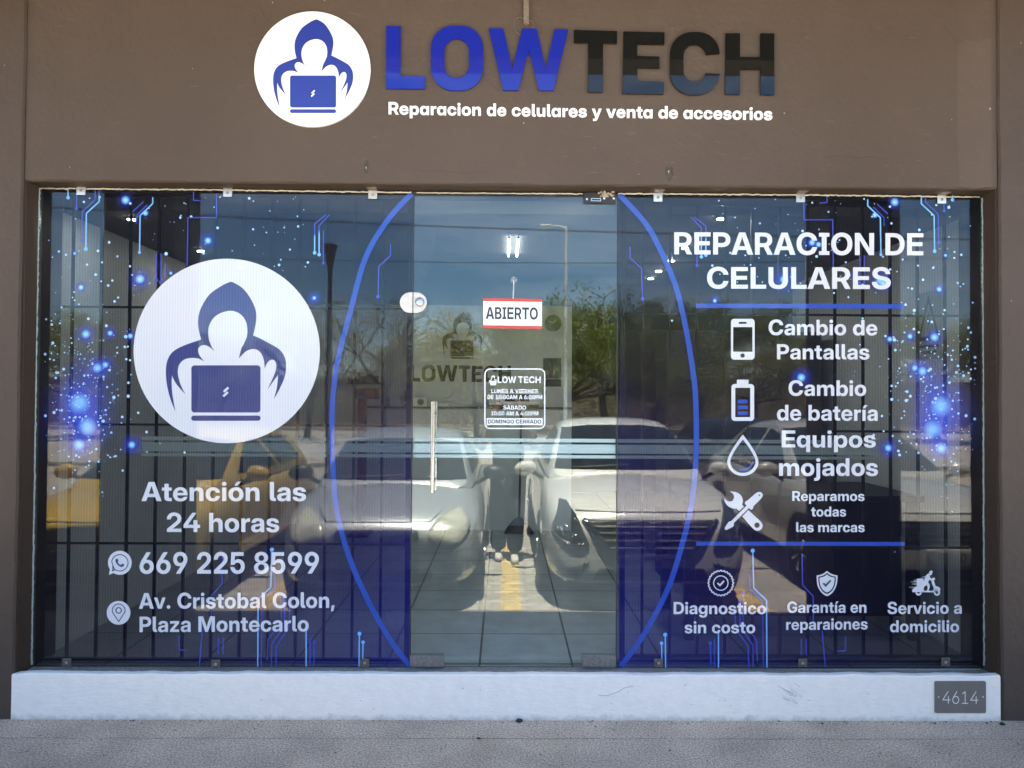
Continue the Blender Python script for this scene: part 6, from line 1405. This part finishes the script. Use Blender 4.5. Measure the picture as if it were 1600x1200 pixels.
# silver hatchback, left of the gap
silver = mat('silver_paint', (0.52, 0.55, 0.55), 0.30, 0.45, coat=0.7)
spec_hatch = dict(
    body=[(0.0, 0.54, 0.30, 0.56, 0.02), (-0.04, 0.68, 0.22, 0.66, 0.02), (-0.15, 0.77, 0.19, 0.75, 0.02), (-0.38, 0.83, 0.18, 0.83, 0.03), (-0.72, 0.84, 0.18, 0.89, 0.05), (-1.05, 0.84, 0.18, 0.93, 0.04), (-2.0, 0.84, 0.18, 0.95, 0), (-3.0, 0.84, 0.2, 0.97, 0), (-3.5, 0.80, 0.26, 0.95, 0), (-3.62, 0.68, 0.36, 0.8, 0)],
    cabin=[(-0.80, 0.64, 0.62, 0.84, 0.91), (-0.95, 0.75, 0.68, 0.84, 0.99), (-1.55, 0.77, 0.60, 0.84, 1.32), (-1.85, 0.77, 0.575, 0.84, 1.385), (-2.6, 0.77, 0.57, 0.84, 1.39), (-3.2, 0.76, 0.58, 0.84, 1.30), (-3.5, 0.72, 0.6, 0.84, 1.0)],
    front=[('windscreen', [[(-0.67, 0.965), (0.67, 0.965), (0.565, 1.275), (0.3, 1.31), (-0.3, 1.31), (-0.565, 1.275)]], CAR_GLASS, dict(on='cabin', off=0.006)),
           ('headlight', [catmull([(0.46, 0.72), (0.60, 0.80), (0.70, 0.77), (0.745, 0.66), (0.70, 0.575), (0.56, 0.535), (0.44, 0.56), (0.41, 0.64)], 3)], LENS_HAZY, dict(mirror=True, off=0.010)),
           ('grille', [rrect(-0.34, 0.57, 0.34, 0.66, 0.04, 3)], TRIM, dict(off=0.006)),
           ('grille_bars', [l for z in (0.60, 0.63) for l in stroke([(-0.32, z), (0.32, z)], 0.010)], CHROME, dict(off=0.014)),
           ('badge', [circle(0, 0.615, 0.055, 20, 0.035)], CHROME, dict(off=0.022)),
           ('hood_seam', seam([(-0.52, 0.80), (-0.42, 0.715), (0.42, 0.715), (0.52, 0.80)], 0.009), TRIM, dict(off=0.002)),
           ('lower_intake', [rrect(-0.45, 0.25, 0.45, 0.36, 0.04, 3)], TRIM, dict(off=0.006)),
           ('bumper_seam', seam([(-0.72, 0.50), (-0.4, 0.485), (0.4, 0.485), (0.72, 0.50)], 0.008), TRIM, dict(off=0.002)),
           ('number_plate', [rrect(-0.18, 0.40, 0.18, 0.50, 0.01, 2)], PLATE_M, dict(off=0.016)),
           ('wiper', seam([(-0.5, 0.975), (0.1, 1.0)], 0.014), TRIM, dict(on='cabin', off=0.016))],
    side_glass=[[(-1.25, 0.99), (-1.65, 1.26), (-1.95, 1.30), (-2.2, 0.99)], [(-2.28, 0.99), (-2.05, 1.30), (-2.8, 1.28), (-3.0, 1.0)]],
    mirror=(0.93, -1.2, 1.0), mirror_mat=TRIM, wheel_r=0.28, axles=(-0.68, -3.0))
car('silver hatchback with hazy headlights, left of the photographer in the reflection', 'cars parked facing the shop', silver, spec_hatch, -1.02, -2.07)

# pale sedan at the right end
grey = mat('pearl_grey_paint', (0.60, 0.59, 0.55), 0.22, 0.25, coat=0.9)
spec3 = dict(spec_sedan)
spec3['front'] = [spec_sedan['front'][0], ('headlight', [[(0.50, 0.72), (0.78, 0.82), (0.80, 0.72), (0.62, 0.64), (0.46, 0.64)]], LENS, dict(mirror=True, off=0.010)),
    ('grille', [[(-0.42, 0.74), (0.42, 0.74), (0.36, 0.56), (-0.36, 0.56)]], TRIM, dict(off=0.006)),
    ('grille_bars', [l for z in (0.60, 0.645, 0.69, 0.735) for l in stroke([(-0.36 - (z - 0.56) * 0.3, z), (0.36 + (z - 0.56) * 0.3, z)], 0.014)], CHROME, dict(off=0.014)),
    ('hood_seam', next(q[1] for q in spec_sedan['front'] if q[0] == 'hood_seam'), TRIM, dict(off=0.002)),
    ('lower_intake', [[(-0.55, 0.36), (0.55, 0.36), (0.5, 0.26), (-0.5, 0.26)]], TRIM, dict(off=0.006)),
    ('number_plate', [rrect(-0.19, 0.40, 0.19, 0.52, 0.01, 2)], PLATE_M, dict(off=0.018)), spec_sedan['front'][-1]]
c3 = car('pale grey sedan with a barred chrome grille at the right end of the reflection', 'cars parked facing the shop', grey, spec3, 3.60, -2.12)
lp, a_, b_ = glyph_run('0-99')
vs_, fs = fill2d([[((x - a_) / (b_ - a_) * 0.22 - 0.11, y / CAPH * 0.075 + 0.422) for x, y in l] for l in lp])
o = add_mesh('plate_lettering', [(-x + 3.60, -2.12 + 0.030, z + LOT_Z) for x, z, _ in vs_], fs, STICKER_DARK, c3)

# yellow car at the left end
yellow = mat('taxi_yellow_paint', (0.48, 0.32, 0.05), 0.35, coat=0.7, noise=0.12, nscale=4)
spec4 = dict(spec_hatch)
spec4['mirror_mat'] = yellow
spec4['front'] = [spec_hatch['front'][0], ('headlight', [circle(0.60, 0.66, 0.10, 22)], LENS, dict(mirror=True, off=0.010)), ('headlight_ring', [circle(0.60, 0.66, 0.115, 22), circle(0.60, 0.66, 0.098, 22)], CHROME, dict(mirror=True, off=0.016)),
    spec_hatch['front'][5], ('bumper', [rrect(-0.72, 0.40, 0.72, 0.50, 0.03, 3)], DULL_STEEL, dict(off=0.03)), ('bumper_chrome', stroke([(-0.72, 0.51), (-0.3, 0.515), (0.3, 0.515), (0.72, 0.51)], 0.014), CHROME, dict(off=0.04)),
    ('lower_intake', [rrect(-0.45, 0.25, 0.45, 0.36, 0.04, 3)], TRIM, dict(off=0.006)), ('wiper', spec_hatch['front'][-1][1], TRIM, dict(on='cabin', off=0.016))]
car('yellow taxi with round headlights at the left end of the reflection', 'cars parked facing the shop', yellow, spec4, -3.30, -2.0, R(3))

# dark car standing farther back
dark = mat('dark_grey_paint', (0.035, 0.035, 0.038), 0.25, 0.3, coat=0.8)
car('dark grey hatchback standing behind the gap between the white and pale grey sedans', None, dark, spec_hatch, 4.35, -7.2, R(-6))

# ================================================================== THE PHOTOGRAPHER (seen in the glass)
SKIN = mat('skin', (0.42, 0.24, 0.16), 0.6, noise=0.06, nscale=12)
SHIRT = mat('grey_green_shirt', (0.075, 0.105, 0.115), 0.85, noise=0.12, nscale=7)
SHORTS = mat('dark_trousers', (0.016, 0.020, 0.028), 0.9)
SHOE = mat('white_sneakers', (0.55, 0.53, 0.49), 0.7)
HAIR = mat('dark_hair', (0.02, 0.014, 0.010), 0.6, noise=0.4, nscale=60)
FX, FY = 0.04, -4.14
person = empty('person', (FX, FY, LOT_Z), 'person in grey green shirt and dark trousers holding up a phone', 'person')

def skin_mesh(name, joints, edges, m, parent, sub=2, root=0):
    """joints: (x, y, z, rx, ry) ; grown with the skin modifier"""
    me = bpy.data.meshes.new(name)
    me.from_pydata([j[:3] for j in joints], edges, [])
    o = bpy.data.objects.new(name, me); COL.objects.link(o)
    s_ = o.modifiers.new('skin', 'SKIN'); s_.use_smooth_shade = True
    sv = me.skin_vertices[0].data
    for i, j in enumerate(joints):
        sv[i].radius = (j[3], j[4] if len(j) > 4 else j[3]); sv[i].use_root = (i == root)
    su = o.modifiers.new('sub', 'SUBSURF'); su.levels = sub; su.render_levels = sub
    m2 = evaluated(o); bpy.data.objects.remove(o); bpy.data.meshes.remove(me)
    m2.materials.clear(); m2.materials.append(m)
    for p in m2.polygons: p.use_smooth = True
    o = bpy.data.objects.new(name, m2); COL.objects.link(o)
    return attach(o, parent)
G0 = LOT_Z
def J(x, y, z, r0, r1=None): return (FX + x, FY + y, G0 + z, r0, r1 if r1 is not None else r0)
# body (skin): pelvis, spine, neck, head core, arms, legs
bj = [J(0, 0, 0.95, 0.12, 0.09), J(0, 0.0, 1.15, 0.105, 0.08), J(0, 0.0, 1.33, 0.115, 0.08), J(0, -0.01, 1.45, 0.065, 0.06), J(0, 0.0, 1.53, 0.055), J(0, 0.03, 1.60, 0.07, 0.08), J(0, 0.035, 1.69, 0.072, 0.09), J(0, 0.02, 1.755, 0.05, 0.06),
      J(-0.18, -0.01, 1.42, 0.062), J(-0.27, 0.08, 1.22, 0.046), J(-0.29, 0.12, 1.17, 0.042), J(-0.19, 0.22, 1.42, 0.035), J(-0.105, 0.265, 1.65, 0.024, 0.030), J(-0.09, 0.25, 1.71, 0.020, 0.036),
      J(0.18, -0.01, 1.42, 0.062), J(0.27, 0.08, 1.22, 0.046), J(0.29, 0.12, 1.17, 0.042), J(0.19, 0.22, 1.42, 0.035), J(0.105, 0.265, 1.65, 0.024, 0.030), J(0.09, 0.25, 1.71, 0.020, 0.036),
      J(-0.095, 0, 0.90, 0.095), J(-0.10, 0.04, 0.50, 0.062), J(-0.10, 0.02, 0.36, 0.055), J(-0.10, 0.03, 0.09, 0.038), 
      J(0.095, 0, 0.90, 0.095), J(0.085, 0.10, 0.50, 0.062), J(0.075, 0.12, 0.36, 0.055), J(0.07, 0.16, 0.09, 0.038)]
be = [(0, 1), (1, 2), (2, 3), (3, 4), (4, 5), (5, 6), (6, 7), (2, 8), (8, 9), (9, 10), (10, 11), (11, 12), (12, 13), (2, 14), (14, 15), (15, 16), (16, 17), (17, 18), (18, 19), (0, 20), (20, 21), (21, 22), (22, 23), (0, 24), (24, 25), (25, 26), (26, 27)]
bodyo = skin_mesh('body', bj, be, SKIN, person)
# fingers closed round the ends of the phone
for sg in (-1, 1):
    for k, (dz, ln) in enumerate(((0.030, 0.062), (0.012, 0.070), (-0.006, 0.066), (-0.024, 0.054))):
        fj = [J(sg * 0.098, 0.262, 1.715 + dz, 0.010), J(sg * 0.094, 0.262 + ln * 0.30, 1.717 + dz, 0.009), J(sg * 0.083, 0.262 + 0.026, 1.718 + dz, 0.0085), J(sg * (0.083 - 0.018), 0.262 + 0.026, 1.718 + dz, 0.0075)]
        skin_mesh('finger', [fj[0], fj[1], fj[2], fj[3]], [(0, 1), (1, 2), (2, 3)], SKIN, bodyo, 1)
    tj = [J(sg * 0.092, 0.242, 1.690, 0.012), J(sg * 0.078, 0.236, 1.700, 0.011), J(sg * 0.052, 0.240, 1.712, 0.009)]
    skin_mesh('thumb', tj, [(0, 1), (1, 2)], SKIN, bodyo, 1)
# face details
def blob(name, c, r3, m, parent, seg=14):
    bm = bmesh.new(); bmesh.ops.create_uvsphere(bm, u_segments=seg, v_segments=10, radius=1)
    for q in bm.verts: q.co = Vector((c[0] + q.co.x * r3[0], c[1] + q.co.y * r3[1], c[2] + q.co.z * r3[2]))
    me = bpy.data.meshes.new(name); bm.to_mesh(me); bm.free(); me.materials.append(m)
    for p in me.polygons: p.use_smooth = True
    o = bpy.data.objects.new(name, me); COL.objects.link(o); return attach(o, parent)
hc = Vector((FX, FY + 0.035, G0 + 1.675))
for sg in (-1, 1):
    blob('eye', hc + Vector((sg * 0.030, 0.083, 0.0)), (0.012, 0.006, 0.007), PLASTIC_WHITE, bodyo)
    blob('ear', hc + Vector((sg * 0.074, -0.005, -0.005)), (0.010, 0.02, 0.03), SKIN, bodyo)
blob('nose', hc + Vector((0, 0.092, -0.022)), (0.014, 0.018, 0.022), SKIN, bodyo)
blob('mouth', hc + Vector((0, 0.078, -0.058)), (0.024, 0.010, 0.006), mat('lips', (0.32, 0.13, 0.10), 0.6), bodyo)
hair = blob('hair', hc + Vector((0, -0.016, 0.040)), (0.080, 0.092, 0.072), HAIR, person, 24)
shj = [J(0, 0, 0.84, 0.185, 0.145), J(0, 0.0, 1.08, 0.175, 0.145), J(0, 0, 1.28, 0.185, 0.15), J(0, -0.01, 1.43, 0.11, 0.10), J(0, 0.0, 1.475, 0.066, 0.066),
       J(-0.19, -0.01, 1.42, 0.095), J(-0.255, 0.07, 1.25, 0.085), J(0.19, -0.01, 1.42, 0.095), J(0.255, 0.07, 1.25, 0.085)]
skin_mesh('shirt', shj, [(0, 1), (1, 2), (2, 3), (3, 4), (2, 5), (5, 6), (2, 7), (7, 8)], SHIRT, person)
soj = [J(0, 0, 0.93, 0.15, 0.12), J(-0.095, 0.0, 0.84, 0.108), J(-0.10, 0.04, 0.50, 0.105), J(-0.10, 0.03, 0.08, 0.092), J(0.095, 0.0, 0.84, 0.115), J(0.085, 0.10, 0.50, 0.105), J(0.072, 0.155, 0.08, 0.090)]
skin_mesh('trousers', soj, [(0, 1), (1, 2), (2, 3), (0, 4), (4, 5), (5, 6)], SHORTS, person)
for (x, y) in ((-0.10, 0.03), (0.07, 0.16)):
    skin_mesh('sneaker', [J(x, y - 0.06, 0.05, 0.042, 0.048), J(x, y + 0.03, 0.05, 0.045, 0.045), J(x + 0.005, y + 0.14, 0.038, 0.045, 0.032), J(x + 0.005, y + 0.19, 0.03, 0.032, 0.022)], [(0, 1), (1, 2), (2, 3)], SHOE, person, 2)
phone = empty('mobile_phone', (0, -3.896, 1.60), 'dark mobile phone held sideways in both hands by the photographer', 'phone')
PHX = FX - 0.03
mb = MB(); mb.box(FX - 0.078, FX + 0.078, -3.900, -3.892, 1.548, 1.624); mb.build('case', mat('phone_black', (0.02, 0.02, 0.022), 0.3), phone, bevel=0.003)
mb = MB()
for (dx, dz) in ((-0.052, 1.606), (-0.052, 1.584), (-0.034, 1.595)): mb.lathe((FX + dx, -3.892, dz), (0, 1, 0), [(0.008, 0), (0.008, 0.002), (0.006, 0.0022)], 14)
mb.build('camera_lens', CAR_GLASS, phone)

# ================================================================== BEYOND THE LOT: trees, lamps, wires, wall (seen in the glass)
def leaf_mat(name, a, b):
    m, N, Lk, bs = node_mat(name)
    tc = N.new("ShaderNodeTexCoord"); nz = N.new("ShaderNodeTexNoise"); nz.inputs['Scale'].default_value = 0.9; nz.inputs['Detail'].default_value = 4
    rp = N.new("ShaderNodeValToRGB"); rp.color_ramp.elements[0].position = 0.35; rp.color_ramp.elements[0].color = (*a, 1); rp.color_ramp.elements[1].position = 0.65; rp.color_ramp.elements[1].color = (*b, 1)
    Lk(tc.outputs['Object'], nz.inputs['Vector']); Lk(nz.outputs['Fac'], rp.inputs['Fac']); Lk(rp.outputs['Color'], bs.inputs['Base Color'])
    bs.inputs['Roughness'].default_value = 0.6
    tr = N.new("ShaderNodeBsdfTranslucent"); mx = N.new("ShaderNodeMixShader"); mx.inputs[0].default_value = 0.3
    Lk(rp.outputs['Color'], tr.inputs[0]); Lk(bs.outputs[0], mx.inputs[1]); Lk(tr.outputs[0], mx.inputs[2]); Lk(mx.outputs[0], N['Material Output'].inputs['Surface'])
    return m
LEAF_G = leaf_mat('olive_leaf', (0.10, 0.145, 0.022), (0.23, 0.25, 0.045))
LEAF_Y = leaf_mat('yellow_green_leaf', (0.17, 0.175, 0.042), (0.32, 0.29, 0.075))
BARK = mat('grey_bark', (0.07, 0.055, 0.042), 0.9, noise=0.3, nscale=14)

def leaf_quads(centres, rad, per, size, r_):
    n = len(centres) * per
    C0 = np.repeat(np.array(centres), per, 0) + r_.normal(0, 1, (n, 3)) * np.array([rad, rad, rad * 0.62])
    a = r_.normal(0, 1, (n, 3)); a /= np.linalg.norm(a, axis=1)[:, None]
    b = np.cross(a, r_.normal(0, 1, (n, 3))); b /= np.linalg.norm(b, axis=1)[:, None]
    s1 = size * r_.uniform(0.6, 1.4, (n, 1)); s2 = s1 * 0.42
    V = np.stack([C0 - a * s1, C0 - b * s2, C0 + a * s1, C0 + b * s2], 1).reshape(-1, 3)
    return V, np.arange(4 * n).reshape(-1, 4)

def make_tree(label, seed, h, spread, leafm, leafy=1.0, name='tree', cat='tree', group='trees across the road'):
    r_ = np.random.default_rng(seed); rr_ = random.Random(seed)
    root = empty(name, (0, 0, 0), label, cat, group)
    mb = MB(); tips = []; mid = []
    def grow(p, d, ln, rad, lev):
        pts = [p]; q = p.copy(); dd = d.copy(); rads = [rad]
        for i in range(4):
            dd = (dd + Vector((rr_.gauss(0, 0.16), rr_.gauss(0, 0.16), rr_.gauss(0.05, 0.1)))).normalized()
            q = q + dd * ln / 4; pts.append(q.copy()); rads.append(rad * (1 - 0.42 * (i + 1) / 4))
            if lev == 0 and i == 2: mid.append(q.copy())
        mb.tube(pts, rads, 6 if lev < 2 else 4, cap=False)
        if lev >= 2:
            tips.extend([tuple(pts[2]), tuple(pts[3]), tuple(pts[4])])
        if lev < 4:
            for k in range((4, 3, 3, 2)[lev]):
                t = Vector((rr_.gauss(0, 1), rr_.gauss(0, 1), rr_.uniform(-0.55, 0.75) if lev else rr_.uniform(0.1, 0.9))).normalized()
                nd = (dd * 0.42 + t * (0.95 * spread)).normalized()
                grow(q.copy(), nd, ln * rr_.uniform(0.60, 0.80), rad * 0.55, lev + 1)
    grow(Vector((0, 0, 0)), Vector((rr_.gauss(0, 0.1), rr_.gauss(0, 0.1), 1)).normalized(), h * 0.17, h * 0.0115, 0)
    for k in range(3):
        grow(mid[0].copy(), Vector((rr_.gauss(0, 1), rr_.gauss(0, 1), 0.35)).normalized(), h * 0.14, h * 0.006, 1)
    top = max(t[2] for t in tips); k = h / top
    mb.v = [(x * k, y * k, z * k) for x, y, z in mb.v]
    tips = [(x * k, y * k, z * k) for x, y, z in tips]
    mb.build('trunk', BARK, root, smooth=False)
    if leafy > 0:
        tips_ = [t for t in tips if t[2] > h * 0.12 and rr_.random() < leafy]
        V, F = leaf_quads(tips_, h * 0.040, 46, h * 0.0095, r_)
        add_mesh('crown', V, F, leafm, root)
    return root
def copy_tree(o, parent=None):
    c = o.copy(); COL.objects.link(c); c.parent = parent
    for ch in o.children: copy_tree(ch, c)
    return c
t1 = make_tree('tall feathery tree right of the lamp pole in the door reflection', 5, 5.7, 1.0, LEAF_G, 0.80)
t2 = make_tree('wide yellow green tree behind the hanging open sign in the reflection', 8, 5.5, 1.15, LEAF_Y, 0.75)
t3 = make_tree('bare twiggy tree left of the lock plate in the reflection', 13, 5.4, 1.0, LEAF_Y, 0.10)
def put(t, px, d, rot, s=1.0):
    t.location = ((px - 788.8) / FPX * d, 3.8 - d - 0.0 + (-3.8 - 3.8) * 0, LOT_Z); t.location.y = -(d - 3.8)
    t.rotation_euler = (0, 0, rot); t.scale = (s, s, s)
put(t1, 950, 27, 0.3); put(t2, 800, 30, 1.2); put(t3, 600, 26, 0.6)
for src, px, d, rot, s, lab in ((t2, 690, 33, 2.6, 1.0, 'rounded tree behind the wall emblem in the reflection'), (t1, 1075, 29, 1.9, 1.0, 'dark crowned tree behind the right arc stripe'), (t2, 1180, 34, 4.0, 1.08, 'pale tree behind the smartphone icon'),
                                (t1, 130, 30, 3.1, 0.92, 'tree above the yellow taxi at the left edge'), (t2, 330, 35, 5.2, 1.0, 'pale tree behind the large window emblem'), (t3, 480, 30, 2.2, 1.0, 'bare tree behind the edge of the large window emblem'),
                                (t1, 1470, 30, 4.4, 0.9, 'tree above the pale grey sedan at the right edge'), (t2, 880, 36, 0.4, 1.1, 'tree behind the wall clock in the reflection'), (t1, 1300, 38, 2.4, 1.1, 'tall tree hidden partly by the right column'),
                                (t1, 900, 25, 5.6, 0.86, 'low dense tree right of the wall clock in the reflection'), (t2, 1010, 37, 5.6, 1.1, 'far yellow green tree between the two dark crowned trees'), (t3, 745, 25, 3.9, 0.9, 'thin bare tree in front of the reception counter reflection')):
    c = copy_tree(src); put(c, px, d, rot, s); c['label'] = lab
# scrub along the far verge
r_ = np.random.default_rng(31)
cs = np.stack([r_.uniform(-26, 26, 900), r_.uniform(-41, -34.5, 900), r_.uniform(0.1, 2.9, 900)], 1)
V, F = leaf_quads(cs, 0.42, 26, 0.11, r_)
add_mesh('undergrowth', V, F, leaf_mat('scrub_leaf', (0.11, 0.105, 0.05), (0.20, 0.18, 0.09)))['kind'] = 'stuff'
bwall = empty('boundary_wall', (0, -43, LOT_Z), 'long low brown block wall behind the trees across the road', 'wall')
mb = MB(); mb.box(-70, 70, -43.2, -43, LOT_Z - 0.1, 2.6); mb.build('blockwork', mat('block_wall_brown', (0.24, 0.19, 0.14), 0.9, noise=0.3, nscale=1.2), bwall)
mb = MB(); mb.box(-70, 70, -43.25, -42.95, 2.6, 2.72); mb.build('coping', DIRT, bwall)

# lamps
lm = empty('street_lamp', (0, 0, 0), 'tall pale street light pole beside the tall feathery tree', 'street lamp')
d = 24.0; x = (883.5 - 788.8) / FPX * d; y = -(d - 3.8); zt_ = 1.6 + (620.4 - 352) / FPX * d
LAMP_POLE = mat('galvanised_pole', (0.78, 0.82, 0.84), 0.55, 0.0)
mb = MB(); mb.tube([(x, y, LOT_Z), (x, y, zt_ * 0.5), (x, y, zt_)], [0.07, 0.055, 0.04], 12); mb.build('pole', LAMP_POLE, lm, smooth=True)
mb = MB(); mb.tube([(x, y, zt_ - 0.05), (x - 0.25, y, zt_ + 0.02), (x - 0.5, y, zt_ + 0.02)], 0.025, 8); mb.build('arm', LAMP_POLE, lm, smooth=True)
mb = MB(); mb.box(x - 0.85, x - 0.48, y - 0.09, y + 0.09, zt_ - 0.01, zt_ + 0.06); mb.build('lamp_head', LAMP_POLE, lm, bevel=0.03)
mb = MB(); mb.lathe((x, y, LOT_Z), (0, 0, 1), [(0.16, 0), (0.16, 0.03), (0.09, 0.05), (0.08, 0.25)], 14); mb.build('base', LAMP_POLE, lm)
ul = empty('park_lamp', (0, 0, 0), 'dark park lamp with a flared head between the trees on the left', 'street lamp')
d = 15.0; x = (514.5 - 788.8) / FPX * d; y = -(d - 3.8); zt_ = 1.6 + (620.4 - 384) / FPX * d
mb = MB(); mb.tube([(x, y, LOT_Z), (x, y, zt_ - 0.5)], [0.06, 0.042], 12); mb.build('pole', BLACK_METAL, ul, smooth=True)
mb = MB(); mb.lathe((x, y, zt_ - 0.62), (0, 0, 1), [(0.04, 0), (0.055, 0.12), (0.10, 0.40), (0.145, 0.58)], 20); mb.build('lamp_shade', BLACK_METAL, ul, smooth=True)
mb = MB(); mb.lathe((x, y, zt_ - 0.04), (0, 0, 1), [(0.155, 0), (0.16, 0.03), (0.05, 0.09)], 20); mb.build('cap', BLACK_METAL, ul)
# overhead wires between two utility poles
WOOD = mat('weathered_pole', (0.16, 0.13, 0.10), 0.9, noise=0.3, nscale=10)
for sx, lab in ((-24, 'wooden utility pole at the left end of the overhead wires'), (24, 'wooden utility pole at the right end of the overhead wires')):
    up = empty('utility_pole', (sx, -20, LOT_Z), lab, 'utility pole', 'utility poles along the road')
    mb = MB(); mb.tube([(sx, -20, LOT_Z), (sx, -20, 8.2)], [0.15, 0.10], 12); mb.build('pole', WOOD, up, smooth=True)
    mb = MB(); mb.box(sx - 0.06, sx + 0.06, -20.9, -19.1, 7.45, 7.57); mb.build('crossarm', WOOD, up)
    mb = MB()
    for yy in (-20.7, -20.2, -19.3): mb.lathe((sx, yy, 7.57), (0, 0, 1), [(0.03, 0), (0.05, 0.05), (0.03, 0.1)], 10)
    mb.build('insulator', BROWN_METAL, up)
def wire(pts, label, rad=0.012):
    mb = MB(); mb.tube(pts, rad, 6); o = mb.build('overhead_wire', mat('wire_black', (0.02, 0.02, 0.02), 0.6)); tag(o, label, 'wire', 'overhead wires')
def span(zl, zr, sag, y): return [(-24 + 48 * t, y, zl + (zr - zl) * t - sag * 4 * t * (1 - t)) for t in np.linspace(0, 1, 25)]
D_ = 23.8
def zz(py): return 1.6 + (620.4 - py) / FPX * D_
wire(span(zz(346) + 0.95, zz(346) - 0.35, 0.45, -20.2), 'upper of the two close overhead wires')
wire(span(zz(351) + 0.95, zz(351) - 0.35, 0.45, -19.9), 'lower of the two close overhead wires')
wire(span(zz(413) + 0.65, zz(413) + 0.72, 0.62, -20.0), 'lowest single overhead wire, well below the close pair')
